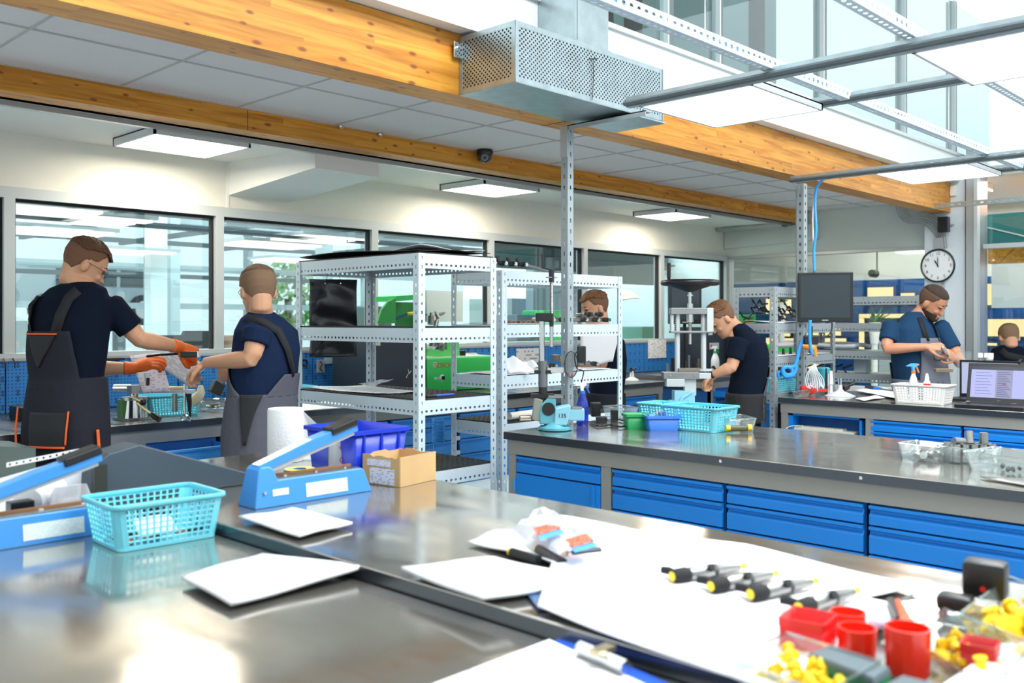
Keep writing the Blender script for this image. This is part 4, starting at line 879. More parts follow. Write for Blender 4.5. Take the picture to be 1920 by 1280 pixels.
# knife and marker
a, b = onZ(1628, 1166, ZB+.02), onZ(1692, 1176, ZB+.02)
t = thing('marker_pen', (a.x, a.y, ZB+.006), 'white and violet marker lying behind the red cups', 'pen'); MB().cyl(a, b, .009, n=12).build('barrel', mat('marker_lilac', 'c9c8e2', .4), t); MB().cyl(b, b+(b-a).normalized()*.018, .0095, n=12).build('cap', mat('cap_grey', '8d9296', .4), t)
a, b, c_ = onZ(1712, 1182, ZB+.02), onZ(1698, 1165, ZB+.02), onZ(1683, 1128, ZB+.02)
t = thing('utility_knife', (b.x, b.y, ZB+.008), 'orange and black cutter tool lying on the white cloth', 'knife'); MB().tube([a, b, c_], [.009, .010, .006], 6).build('handle', mat('tool_orange', 'ef5a2c', .4), t)
MB().tube([b+Vector((0, .012, .0)), c_+Vector((0, .012, 0))], [.006, .007], 6).build('grip', BLACK, t); MB().tube([c_, onZ(1712, 1114, ZB+.022)], .0025, 5).build('blade', MID, t)
Q = [onZ(px, py, ZB+.03) for px, py in ((1925, 1176), (2080, 1230), (1930, 1400), (1745, 1300))]
t = thing('paper_block', (sum(Q, Vector())/4)-Vector((0, 0, .028)), 'white printed papers in the lower right corner of the picture', 'paper')
MB().loop([[q-Vector((0, 0, .027)) for q in Q], Q]).build('sheets', PAPER, t); uvquad('top_print', [Q[3], Q[2], Q[1], Q[0]], print_mat('form_sparse', 'f6f4f8', '8f8fb0', 5, .12, .1), t)
# ================================================================ MIDDLE BENCH ITEMS
VB = mat('vise_blue', '5fa9b8', .4, var=.1, scale=20); VBL = mat('vise_light_blue', '8cc6d8', .4)
vc = Vector((3.22, 2.80, ZB)); vc.x = 3.20; vc = onZ(1040, 806, ZB)
# local frame of the vise: x to the picture's right, y away
t = thing('bench_vise', vc, 'light blue bench vise at the left end of the middle bench', 'vise', TH-radians(90)); M = XF[t.name]
def V(x, y, z): return M @ Vector((x, y, z))
s = .00245
MB().lathe([(.07, .001), (.075, .004), (.075, .014), (.055, .02), (.045, .03), (.04, .04)], M, 24).build('swivel_base', VB, t, smooth=True)
for a_ in (-.06, .062): MB().box(a_-.018, a_+.018, -.02, .02, .001, .012, M=M, bev=.003).cyl(V(a_, 0, .012), V(a_, 0, .024), .007, n=6).build('base_lug', VB, t)
MB().prism([(-.070, -.035, .03), (.0, -.035, .03), (.005, -.035, .15), (-.03, -.035, .155), (-.062, -.035, .12), (-.072, -.035, .08)], (0, .07, 0), M=M).build('rear_jaw', VB, t, bevel=.006)
MB().prism([(-.005, -.045, .025), (.055, -.045, .025), (.072, -.045, .11), (.070, -.045, .118), (.0, -.045, .105)], (0, .09, 0), M=M).build('front_jaw', VBL, t, bevel=.006)
MB().box(.02, .135, -.03, .03, .045, .10, M=M, bev=.006).build('slide', VBL, t)
MB().box(.075, .125, -.031, .031, .098, .108, M=M, bev=.003).build('slide_cover', MID, t)
MB().prism([(-.105, -.03, .05), (-.06, -.03, .04), (-.055, -.03, .14), (-.095, -.03, .155)], (0, .06, 0), M=M).build('side_cheek', mat('vise_worn', '8b8f86', .5, .3), t, bevel=.004)
MB().box(-.03, .035, -.037, .037, .150, .162, M=M).build('jaw_plate', MID, t)
MB().cyl(V(-.03, -.01, .10), V(-.03, -.038, .10), .03, n=16).build('jaw_hollow', mat('hollow_dark', '15181a', .7), t)
text('size_mark', '135', .026, M @ Matrix(((1, 0, 0, .032), (0, 0, 1, -.0462), (0, 1, 0, .07), (0, 0, 0, 1))) @ Matrix.Diagonal((1, 1, -1, 1)), IRON, t, .0004)
MB().tube([V(-.11, -.0, .055), V(-.16, -.01, .055)], .014, 12).build('screw_end', mat('brushed_brown', '8d8478', .35, .8), t)
# column press clamped in the vise
t = thing('spindle_press', V(-.045, 0, .165), 'tall dark spindle puller tool with threaded rod clamped on the blue vise', 'press tool', TH-radians(90)); M = XF[t.name]
def V2(px, py, off=0): p = onD(px, py, (vc-C0).dot(Vector((CT, ST, 0)))+off); return p
MB().tube([V2(1018, 757), V2(1018, 700)], [.020, .020], 14).build('lower_column', IRON, t, smooth=True)
MB().tube([V2(1018, 725), V2(1018, 676)], .0215, 14).build('sleeve', mat('steel_dull', '77797b', .4, .8), t, smooth=True)
MB().tube([V2(1016, 700), V2(1016, 600)], .0125, 12).build('column', CHROME, t, smooth=True)
a, b = V2(1003, 742), V2(1042, 742); MB().box(-.05, .055, -.03, .03, -.008, .010, M=Matrix.Translation(V2(1016, 742)) @ Matrix.Rotation(TH-radians(90), 4, 'Z')).build('foot_bar', BLACK, t)
MB().box(-.038, .04, -.018, .018, -.02, .018, M=Matrix.Translation(V2(1020, 594)) @ Matrix.Rotation(TH-radians(90), 4, 'Z'), bev=.004).build('cross_head', BLACKM, t)
MB().box(-.035, .045, -.018, .018, -.008, .008, M=Matrix.Translation(V2(1016, 697)) @ Matrix.Rotation(TH-radians(90), 4, 'Z')).build('clamp_bar', BLACK, t)
rod = [V2(1034, 518+i*1.0) for i in range(0, 72)]; MB().tube(rod, [.0095 if i % 2 else .0078 for i in range(len(rod))], 10).build('threaded_rod', MID, t)
MB().tube([V2(1034, 505), V2(1034, 528)], .0125, 12).tube([V2(1034, 588), V2(1034, 612)], .010, 12).build('rod_collar', BLACK, t)
MB().tube([V2(1034, 612), V2(1034, 650)], [.009, .009], 10).build('rod_tip', CHROME, t)
MB().tube([V2(1017, 476), V2(1017, 498)], .0055, 8).tube([V2(1016, 502), V2(1024, 504), V2(1030, 505)], .003, 6).tube([V2(1016, 498), V2(1016, 503)], .003, 6).build('crank_handle', BLACK, t)
MB().box(-.03, .03, -.01, .01, -.002, .002, M=Matrix.Translation(V2(1034, 520))).build('washer', MID, t)
MB().box(-.008, .05, -.02, .012, -.012, .012, M=Matrix.Translation(V2(1036, 693)) @ Matrix.Rotation(TH-radians(90), 4, 'Z')).build('gauge_block', CHROME, t)
# spray bottle
def spray(c, h, r, mb_, mh, mt, lab, lean=1):
    t = thing('spray_bottle', c, lab, 'spray bottle', TH-radians(90)); M = XF[t.name]
    MB().lathe([(r*.9, .001), (r, .006), (r, h*.45), (r*.8, h*.6), (r*.42, h*.72), (r*.42, h*.77)], M, 20).build('bottle', mb_, t, smooth=True)
    MB().lathe([(r*.48, h*.74), (r*.48, h*.81), (r*.3, h*.82)], M, 14).build('collar', mt, t)
    s = lean; w = .011
    MB().prism([(-s*.045, -w, h*.93), (-s*.012, -w, h), (s*.022, -w, h), (s*.026, -w, h*.95), (s*.006, -w, h*.9), (s*.005, -w, h*.80), (-s*.008, -w, h*.80), (-s*.012, -w, h*.92)], (0, 2*w, 0), M=M).build('spray_head', mh, t, bevel=.002)
    MB().prism([(s*.012, -w*.6, h*.94), (s*.02, -w*.6, h*.94), (s*.036, -w*.6, h*.76), (s*.030, -w*.6, h*.76)], (0, w*1.2, 0), M=M).build('trigger', mt, t)
    MB().box(s*.018 if s > 0 else -.032, .032 if s > 0 else -.018, -w*1.1, w*1.1, h*.955, h*.99, M=M, bev=.002).build('nozzle', mt, t)
    return t
BLT = glass('blue_bottle', (.10, .22, .85), .8, .05, .1, .35, (.03, .08, .6))
spray(onZ(1092, 797, ZB), .205, .029, BLT, WHITE, mat('trigger_blue', '2f6fd8', .35), 'dark blue spray bottle with white head beside the vise')
for k, (px, py, w, h, lab) in enumerate([(1117, 781, .05, .075, 'black plastic charger block behind the spray bottle'), (1152, 790, .035, .06, 'small black plastic block near the green bin'), (1128, 792, .055, .03, 'black cable transformer lying beside the spray bottle')]):
    p = onZ(px, py, ZB); M = fmat(p, (ST, -CT), 0); tag(MB().box(-w/2, w/2, -.02, .03, .001, h, M=M, bev=.006).build('charger_block', BLACK), lab, 'charger')
cable('black_cable', [onZ(px, py, ZB+.008) for px, py in ((1105, 790), (1120, 798), (1145, 796), (1165, 800), (1180, 792), (1160, 786))], .004, BLACK, 'thin black cable curling on the middle bench by the spray bottle')
def gtray(px, py, L, Wd, Hh, rz, z, lab, group='clear trays'):
    return bin_(onZ(px, py, z), L, Wd, Hh, rz, CLEAR, lab, 'clear_tray', 'tray', .84, .001, .015, group, .003, True)
gtray(1163, 782, .16, .12, .055, radians(80), ZB, 'clear plastic tray with tan rim behind the green bin')
basket((3.86, 2.62, ZB), .30, .19, .095, radians(90), 14, 9, 6, TURQ, 'turquoise basket holding bolts, behind the blue bin on the middle bench')
basket((3.70, 2.36, ZB), .30, .21, .112, radians(90), 14, 9, 7, TURQ, 'turquoise basket right of the blue bin on the middle bench')
bin_(onZ(1191, 803, ZB), .10, .085, .07, TH-radians(83), mat('green_plastic', '179a55', .35), 'small green plastic bin on the middle bench')
bb = onZ(1240, 806, ZB); bin_(bb, .15, .11, .07, TH-radians(86), mat('bin_blue', '3f7fe0', .35), 'small blue plastic bin of metal pins beside the green bin')
for i in range(6):
    p = bb+Vector((.02*(i % 3)-.02, .025*(i//3)-.01, .05)); tag(MB().cyl(p, p+Vector((.004*i-.01, 0, .035+.006*(i % 2))), .005, n=8).build('metal_pin', CHROME), 'short metal pin standing in the small blue bin', 'pin', 'metal pins in the blue bin')
gtray(1378, 806, .19, .14, .062, radians(50), ZB, 'clear tray with yellow capped plug right of the turquoise baskets'); 
p = onZ(1365, 803, ZB+.02); tag(MB().tube([p, p+Vector((.07, -.06, 0))], [.014, .013], 12).build('plug', mat('plug_brown', '4d4a30', .5)), 'dark brown plug in the clear tray', 'plug')
for d_ in (0, 1): tag(MB().cyl(p+Vector((.075*d_-.008, -.065*d_+.007, .002)), p+Vector((.075*d_+.006, -.065*d_-.005, .002)), .015, n=12).build('yellow_cap', YELL), 'yellow cap on the brown plug in the clear tray', 'cap', 'yellow caps in the clear tray')
tag(MB().box(0, .02, 0, .02, 0, .01).build('screw', CHROME), None) if False else None
# right end of the middle bench
gtray(1738, 862, .16, .13, .058, radians(80), ZB, 'clear plastic tray of steel rings on the middle bench, left of three')
gtray(1818, 868, .17, .14, .058, radians(80), ZB, 'clear plastic tray filled with standing steel rollers')
gtray(1905, 885, .26, .20, .062, radians(80), ZB, 'clear plastic tray of small parts cut by the right edge')
c = onZ(1738, 862, ZB)
for i in range(9):
    rnd = random.Random(60+i); p = c+Vector((rnd.uniform(-.05, .05), rnd.uniform(-.035, .035), .02)); d = Vector((rnd.uniform(-1, 1), rnd.uniform(-1, 1), rnd.uniform(0, .6))).normalized()*.014
    tag(MB().cyl(p-d*.5, p+d*.5, .013, n=14).cyl(p-d*.55, p+d*.55, .006, n=10).build('steel_ring', MID), 'small steel ring lying in the left clear tray', 'ring', 'steel rings in the left tray')
c = onZ(1818, 866, ZB); ax_ = Vector((ST, -CT, 0)); ay_ = Vector((CT, ST, 0))
for j in range(3):
    for i in range(5):
        p = c+ax_*(.031*(i-2))+ay_*(.031*(j-1))+Vector((0, 0, .005)); tag(MB().lathe([(.009, 0), (.0145, 0), (.0145, .062), (.009, .062), (.009, 0)], Matrix.Translation(p), 14, False).build('steel_roller', MID, smooth=True), 'short steel roller standing upright in the tray', 'roller', 'standing steel rollers')
for (dx_, dz_, d) in ((-.045, .085, (.8, -.5, -.1)), (.0, .09, (.3, .2, 1)), (.05, .085, (0, 0, 1))):
    p = c+ax_*dx_+Vector((0, 0, dz_-.012)); d = Vector(d).normalized()*.045; tag(MB().cyl(p-d*.3, p+d*.7, .0145, n=14).build('steel_roller', MID), 'steel roller lying on top of the standing rollers', 'roller', 'loose steel rollers on top')
for i in range(10):
    rnd = random.Random(80+i); p = onZ(1905, 885, ZB)+Vector((rnd.uniform(-.07, .07), rnd.uniform(-.07, .06), .012)); tag(MB().cyl(p, p+Vector((.012, .004, .003)), .006, n=8).build('small_fitting', IRON), 'tiny dark fitting in the right clear tray', 'fitting', 'fittings in the right tray')
tag(sheet('metal_sheet', [(1838, 896), (1990, 905), (1990, 925), (1850, 900)], ZB, .003, 'thin steel plate lying before the right clear tray', MID, 'plate', n=3, amp=0), None)
for (px, py, z_, X_) in ((1352, 862, 0, 3.018), (1615, 893, 0, 3.018)):
    p = onX(px, py, 3.02); tag(MB().cyl((3.021, p.y, ZB-.018), (3.015, p.y, ZB-.018), .006, n=8).build('edge_bolt', CHROME), 'small round bolt in the front edge of the middle bench', 'bolt', 'bolts in the middle bench edge')
# ================================================================ PEGBOARDS AND WINDOW BENCH ITEMS
YP = 5.405
q = thing('pegboard', (3.4, YP, .90), 'row of blue perforated tool boards below the windows', 'pegboard')
for i in range(13):
    if i in (8,): continue
    x0 = .25+.485*i; MB().box(x0+.003, x0+.482, YP, YP+.012, .905, 1.185).build('board', PEG, q, bevel=.002)
MB().box(.2, 6.5, YP-.004, YP+.02, 1.185, 1.20).build('top_rail', ALU, q)
q2 = thing('pegboard', (7.9, YP, .90), 'blue perforated tool boards by the far corner behind the steel press', 'pegboard')
for i in range(4):
    x0 = 7.0+.485*i; MB().box(x0+.003, x0+.482, YP, YP+.012, .905, 1.185).build('board', PEG, q2, bevel=.002)
MB().box(6.98, 8.96, YP-.004, YP+.02, 1.185, 1.20).build('top_rail', ALU, q2)
# hooks and tools on the boards
def hung(px0, py0, px1, py1, lab, m=PAPER, cat='paper', y=YP-.006, th=.002, name='form_sheet'):
    a, b = onY(px0, py1, y), onY(px1, py0, y); t = uvquad(name, [a, Vector((b.x, y, a.z)), b, Vector((a.x, y, b.z))], m, None, th); tag(t, lab, cat); return t
hung(968, 652, 1010, 716, 'white tool chart sheet on the blue boards beside the press tool', print_mat('chart_print', 'e9e9ea', '7e8388', 12, .5, .11))
hung(1215, 636, 1249, 672, 'white printed notice on the blue boards left of the steel press', print_mat('notice', 'f3f3f3', '9a9aa2', 20, .4, .08))
for k, (px, lab) in enumerate(((6, 'black hook hanging on the leftmost blue board'), (24, 'dark peg hook on the blue board left of the first man'))):
    p = onY(px, 672, YP-.01); tag(MB().tube([p, p+Vector((0, -.03, -.02)), p+Vector((0, -.03, -.05))], .004, 5).build('tool_hook', BLACK), lab, 'hook')
p = onY(571, 680, YP-.02); tag(MB().tube([p+Vector((.021*cos(a), 0, .021*sin(a))) for a in [i*pi/8 for i in range(16)]], .007, 8, closed=True).build('black_ring', BLACK), 'black rubber ring hanging on the blue board', 'ring')
p = onY(602, 685, YP-.02); t = thing('small_parts_bag', p, 'small clear bag with black hooks pinned to the blue board', 'bag')
MB().box(p.x-.03, p.x+.03, YP-.022, YP-.006, p.z-.05, p.z+.04, bev=.004).build('film', glass('bag_film', (.85, .85, .86), 1, .1, .12, .25, (.9, .9, .92)), t); MB().tube([p+Vector((-.01, 0, .03)), p+Vector((.012, 0, .01)), p+Vector((-.012, 0, -.02)), p+Vector((.01, 0, -.04))], .005, 6).build('black_part', BLACK, t)
hung(609, 670, 626, 682, 'tiny clear bag pinned right of the bag with hooks', mat('pale_bag', 'c5dce6', .2), 'bag', th=.006, name='tiny_bag')
p = onY(945, 652, YP-.02); tag(MB().tube([p+Vector((.016*cos(a), 0, .042*sin(a))) for a in [i*pi/8 for i in range(16)]], .0045, 6, closed=True).build('carabiner', CHROME), 'long steel ring hanging on the blue board between the shelving units', 'hook')
p = onY(215, 675, YP-.03); tag(MB().box(p.x-.05, p.x+.05, YP-.05, YP-.002, p.z, p.z+.012).box(p.x+.01, p.x+.02, YP-.05, YP-.03, p.z-.03, p.z).build('tool_holder', IRON), 'dark tool holder on the blue board behind the first man', 'tool holder')
# big form sheets leaning over the bench (clipboard) between the two men
a = [onD(px, py, 4.75) for px, py in ((243, 668), (322, 664), (388, 690), (300, 722))]
tag(sheet('form_sheet', None, 0, .001, 'white and pink form sheet behind the orange gloves', m=print_mat('pink_form', 'f1ecf2', 'c690b4', 14, .3, .06), world=[a[0], onD(300, 662, 4.75), onD(320, 735, 4.7), onD(268, 738, 4.7)], amp=.002), None)
sheet('form_sheet', None, 0, .001, 'white tabular form clipped up between the orange gloves and the second man', m=print_mat('table_form', 'eef0f4', '8e94a2', 9, .75, .045), world=[onD(330, 640, 4.72), onD(387, 690, 4.66), onD(352, 724, 4.66), onD(292, 684, 4.72)], amp=.002)
# hydraulic fixture on the bench front-left
fx = onZ(252, 786, ZB); fx.y = max(fx.y, 4.52); D_ = (fx-C0).dot(Vector((CT, ST, 0)))
def FP(px, py, d=0): return onD(px, py, D_+d)
t = thing('rotary_fixture', fx, 'round steel clamping fixture with two black lever handles on the window bench', 'fixture')
sc = D_/F; GL = mat('fixture_green', '4f7f4a', .4)
b0, b1 = FP(252, 785), FP(252, 745)
MB().box(-.085, .10, -.07, .06, 0, .012, M=fmat(Vector((fx.x, fx.y, ZB+.001)), (1, 0), 0)).build('base_plate', MID, t)
MB().cyl(Vector((b0.x, b0.y, ZB+.013)), Vector((b0.x, b0.y, ZB+.10)), .066, .060, 24).build('drum', CHROME, t, smooth=True)
MB().cyl(Vector((b0.x-.035, b0.y+.01, ZB+.013)), Vector((b0.x-.035, b0.y+.01, ZB+.105)), .045, .045, 20).build('green_body', GL, t, smooth=True)
MB().cyl(Vector((b0.x+.0, b0.y, ZB+.10)), Vector((b0.x, b0.y, ZB+.115)), .068, .066, 24).build('ring', MID, t, smooth=True)
MB().cyl(Vector((b0.x, b0.y, ZB+.115)), Vector((b0.x, b0.y, ZB+.135)), .022, n=16).build('neck', CHROME, t); MB().cyl(Vector((b0.x, b0.y, ZB+.132)), Vector((b0.x, b0.y, ZB+.175)), .036, n=6).build('hex_head', MID, t)
MB().tube([FP(214, 727), FP(246, 727)], .018, 12).tube([FP(256, 727), FP(285, 727)], .012, 12).build('spindle', CHROME, t)
for (a_, b_, r) in (((246, 744), (268, 754), .015), ((256, 755), (283, 775), .016)):
    A, B = FP(*a_, -.05), FP(*b_, -.09); MB().tube([A, B], .006, 8).build('lever', mat('brass_lever', 'c9b184', .3, .8), t)
    if r == .015: MB().lathe([(.001, -.018), (.012, -.013), (.017, 0), (.012, .013), (.001, .018)], Matrix.Translation(B), 14, False).build('lever_knob', BLACK, t, smooth=True)
    else: MB().tube([B, B+(FP(300, 787, -.10)-B)*.35, FP(300, 786, -.10)], [.009, .017, .015], 10).build('lever_knob', BLACK, t, smooth=True)
MB().box(-.025, .025, -.02, .02, -.05, .05, M=Matrix.Translation(FP(279, 717))).build('upright_plate', ALUW, t)
MB().box(-.11, .11, -.025, .02, -.008, .008, M=Matrix.Translation(FP(324, 733)) @ Matrix.Rotation(TH-radians(90), 4, 'Z')).build('table_bar', ALUW, t)
MB().tube([FP(277, 722, -.03), FP(278, 708, -.03)], .008, 8).build('stud', IRON, t)
MB().tube([FP(328, 738), FP(328, 771)], .014, 14).build('support_leg', MID, t); MB().tube([FP(305, 727), FP(345, 727)], .008, 8).build('tan_sleeve', mat('tan_handle', 'd9c48c', .5), t)
MB().tube([FP(348, 720), FP(348, 740)], .012, 8).build('clamp_knob', CHROME, t)
t = thing('wrench', FP(348, 790), 'steel ring wrench hanging from the fixture over the bench edge', 'wrench'); MB().tube([FP(347, 735, -.03), FP(346, 775, -.03)], .006, 8).build('shank', CHROME, t)
MB().tube([FP(346, 783, -.03)+Vector((.016*cos(a)*ST, -.016*cos(a)*CT, .016*sin(a))) for a in [i*pi/6 for i in range(12)]], .006, 6, closed=True).tube([FP(350, 786, -.04), FP(359, 789, -.04)], .011, 8).build('ring_end', CHROME, t)
tag(MB().tube([FP(354, 738, -.02), FP(355, 752, -.02), FP(356, 770, -.02), FP(357, 781, -.02)], [.013, .012, .008, .004], 10).build('black_injector', BLACKM), 'slim black injector held upright at the end of the fixture', 'injector')
p = onZ(308, 778, ZB); basket((p.x+.02, max(p.y, 4.72), ZB), .30, .20, .11, radians(-4), 15, 9, 7, TURQ, 'turquoise basket behind the steel fixture on the window bench')
c = onZ(402, 770, ZB); t = thing('glass_bowl', c, 'round glass bowl of small dark parts on the window bench', 'bowl'); M = Matrix.Translation(c)
MB().lathe([(.06, .002), (.08, .01), (.088, .03), (.09, .065)], M, 24, False).build('bowl_wall', CLEAR, t, solid=.003, smooth=True)
for i in range(10):
    rnd = random.Random(200+i); a = rnd.uniform(0, 6.28); p = c+Vector((.05*cos(a)*rnd.random(), .05*sin(a)*rnd.random(), .02+.015*rnd.random())); d = Vector((cos(a*3), sin(a*3), .2))*.02
    tag(MB().cyl(p-d*.5, p+d*.5, .007, n=8).build('metal_part', [IRON, mat('pale_brass', 'b9a878', .35, .8)][i % 2]), 'small metal part lying in the glass bowl', 'part', 'metal parts in the glass bowl')
p = onZ(372, 760, ZB); tag(MB().tube([onD(362, 757, 4.9), onD(370, 745, 4.9), onD(377, 735, 4.9), onD(376, 722, 4.9)], [.022, .03, .022, .012], 10).build('glove', mat('cream_cloth', 'dcd3b4', .9, bump=.4, bscale=60), smooth=True), 'cream coloured work glove lying behind the black injector', 'glove')
p = onZ(400, 745, ZB); tag(MB().box(-.035, .035, -.02, .02, 0, .07, M=Matrix.Translation(onD(401, 738, 5.2)) @ Matrix.Rotation(.5, 4, 'Y'), bev=.006).build('black_pad', BLACK), 'black cable plug propped against the blue board', 'plug')
for k, (px, py, lab) in enumerate(((548, 757, 'turquoise basket behind the second man, upper of two'), (560, 770, 'turquoise basket behind the second man, lower of two'))):
    basket((3.05+.12*k, 5.16-.2*k, ZB), .30, .18, .12-.02*k, 0, 14, 9, 6, TURQ, lab)
sheet('paper_sheets', [(470, 770), (640, 752), (668, 764), (520, 778)], ZB, .003, 'white papers on the window bench behind the large shelving', seed=22)
# left end: black box, dark stand
p = onZ(12, 778, ZB); tag(MB().box(p.x-.06, p.x+.05, 5.0, 5.15, ZB+.001, ZB+.07, bev=.006).build('black_device', BLACK), 'small black device at the left end of the window bench', 'device')
t = thing('side_cabinet', (.55, 3.55, 0), 'dark olive machine cabinet cut by the left edge beside the first man', 'cabinet')
a = onY(48, 800, 3.7); MB().box(a.x-.7, a.x-.0, 3.7, 4.15, 0, 1.4-.0).build('x', BLACK, t) if False else None
pA = onY(50, 785, 4.0); MB().prism([(pA.x-.6, 3.9, 0), (pA.x, 3.9, 0), (pA.x, 3.9, .90), (pA.x-.6, 3.9, .985)], (0, .3, 0)).build('housing', mat('olive_panel', '5a6660', .4, .2), t)
MB().box(pA.x-.22, pA.x-.06, 3.88, 3.9, .55, .78).build('black_panel', BLACKM, t); MB().cyl((pA.x-.12, 3.88, .7), (pA.x-.12, 3.874, .7), .006, n=8).build('indicator', CHROME, t)
# red oil can
c = onZ(666, 735, ZB); c = Vector((onY(667, 730, 5.2).x, 5.2, ZB)); t = thing('oil_spray_can', c, 'white and red spray can with red nozzle on the window bench', 'can'); M = Matrix.Translation(c)
MB().lathe([(.03, 0), (.031, .005), (.031, .13), (.02, .15)], M, 20).build('can_body', mat('can_white', 'eceae8', .4), t, smooth=True)
for z in (.02, .06, .10): MB().lathe([(.0316, z), (.0316, z+.018)], M, 20, False).build('red_band', RED, t, solid=.0006)
MB().lathe([(.02, .15), (.034, .17), (.03, .19), (.012, .20)], M, 16).build('cap', RED, t, smooth=True); MB().tube([c+Vector((-.01, 0, .185)), c+Vector((-.13, 0, .19))], .002, 5).build('straw', RED, t)
# green pump test machine
t = thing('injection_test_bench', (4.9, 5.0, ZB), 'bright green test machine with open hood standing on the window bench behind the shelving', 'machine')
YM = 4.92
a, b = onY(800, 728, YM), onY(918, 668, YM); xL, xR = a.x, b.x
zt = onY(800, 672, YM).z; zb_ = ZB+.003
MB().box(xL, xR+.05, YM, YM+.36, zb_, zt, bev=.018).build('housing', GREEN, t, smooth=True)
MB().box(xL+.02, xR+.03, YM+.02, YM+.34, zt, zt+.006).build('top_tray', mat('tray_pale', 'cfe0c8', .4), t)
fM = lambda px, py, y=YM: (lambda p: Matrix(((1, 0, 0, p.x), (0, 0, -1, p.y-.0015), (0, 1, 0, p.z), (0, 0, 0, 1))))(onY(px, py, y))
text('brand_text', 'BOSCH', .052, fM(831, 685), mat('lettering_red', 'c0392b', .5), t); text('model_text', 'EPS 200', .022, fM(821, 709), WHITE, t)
cM = onY(815, 684, YM); MB().tube([cM+Vector((.017*cos(a_), -.002, .017*sin(a_))) for a_ in [i*pi/8 for i in range(16)]], .0018, 5, closed=True).box(cM.x-.007, cM.x-.004, YM-.003, YM, cM.z-.01, cM.z+.01).box(cM.x+.004, cM.x+.007, YM-.003, YM, cM.z-.01, cM.z+.01).box(cM.x-.006, cM.x+.006, YM-.003, YM, cM.z-.0015, cM.z+.0015).build('round_emblem', WHITE, t)
k_ = onY(829, 708, YM); MB().cyl(k_, k_+Vector((0, -.014, 0)), .016, n=16).build('knob', CHROME, t); MB().cyl(k_+Vector((0, -.002, 0)), k_+Vector((0, .001, 0)), .024, n=20).build('knob_ring', WHITE, t)
hood = [onY(px, py, YM+.05) for px, py in ((708, 606), (716, 580), (728, 565), (742, 559), (742, 606))]
HM = [onY(px, py, YM+.05) for px, py in ((742, 556), (850, 546), (850, 559), (742, 565))]
MB().prism(hood, (0, .02, 0)).build('hood_side', GREENL, t); MB().prism([onY(px, py, YM+.05) for px, py in ((742, 555), (798, 551), (798, 560), (742, 565))], (0, .30, 0)).build('hood_rim', GREEN, t); MB().prism([onY(px, py, YM+.22) for px, py in ((800, 544), (868, 546), (868, 603), (800, 603))], (0, .05, 0)).build('pale_cover', mat('pale_cover', 'd5e2df', .4), t)
MB().box(onY(742, 600, YM+.3).x, onY(792, 600, YM+.3).x, YM+.3, YM+.31, onY(742, 612, YM+.3).z, onY(742, 566, YM+.3).z).build('hood_back', mat('green_dark', '1c7a38', .5), t)
MB().prism([onY(px, py, YM+.05) for px, py in ((738, 636), (775, 636), (800, 640), (800, 674), (756, 672), (745, 655))], (0, .02, 0)).build('hinge_plate', GREENL, t)
MB().prism([onY(px, py, YM+.08) for px, py in ((838, 624), (860, 628), (862, 668), (800, 668), (802, 655), (838, 655))], (0, .03, 0)).build('rear_plate', mat('green_light', '5fd070', .45), t)
cable('hydraulic_hose', [onY(px, py, YM+.15) for px, py in ((742, 597), (755, 592), (768, 588), (785, 586), (800, 590))], .009, mat('hose_blue', '1f5f96', .4), None, parent=t)
MB().tube([onY(764, 588, YM+.14), onY(776, 587, YM+.14)], .011, 8).build('hose_sleeve', YELL, t)
pump = MB(); rnd = random.Random(33)
for px, py, r in ((808, 600, .03), (820, 592, .02), (828, 588, .016), (818, 606, .022), (812, 640, .035), (825, 645, .03), (822, 655, .04), (840, 652, .025)):
    p = onY(px, py, YM+.12); d = Vector((rnd.uniform(-1, 1), rnd.uniform(-.5, .5), rnd.uniform(-1, 1))).normalized(); MB().cyl(p-d*r, p+d*r, r*.8, r*.7, 12).cyl(p, p+d*r*1.8, r*.35, n=8).build('pump_part', MID, t)
b_ = onY(866, 662, YM+.1); MB().box(b_.x-.02, b_.x+.02, YM+.08, YM+.12, zt, zt+.045, bev=.003).build('terminal_box', BLACK, t); MB().tube([b_, onY(890, 662, YM+.1), onY(898, 666, YM+.1)], .006, 6).build('fitting_pipe', CHROME, t)
# dark side cabinet of the machine
t = thing('dark_machine_panel', (3.95, 4.9, 0), 'large dark blue grey machine cabinet left of the green machine', 'cabinet')
xa, xb = onY(697, 700, 4.86).x, onY(799, 700, 4.86).x
MB().box(xa, xb-.004, 4.86, 5.3, ZB+.002, onY(700, 622, 4.86).z).build('panel', mat('anthracite', '2a323c', .4), t, bevel=.004)
P0 = onY(765, 700, 4.858); MB().tube([onY(765, 692, 4.855), onY(767, 700, 4.855), onY(764, 702, 4.855), onY(762, 708, 4.855)], .003, 5).tube([onY(771, 695, 4.855), onY(767, 700, 4.855)], .003, 5).build('marking', ALUW, t)
a = onY(697, 648, 4.858); b = onY(713, 635, 4.858); uvquad('type_plate', [a, Vector((b.x, a.y, a.z)), b, Vector((a.x, a.y, b.z))], print_mat('plate', 'e4dfd2', '8a8478', 10, .6, .2), t)
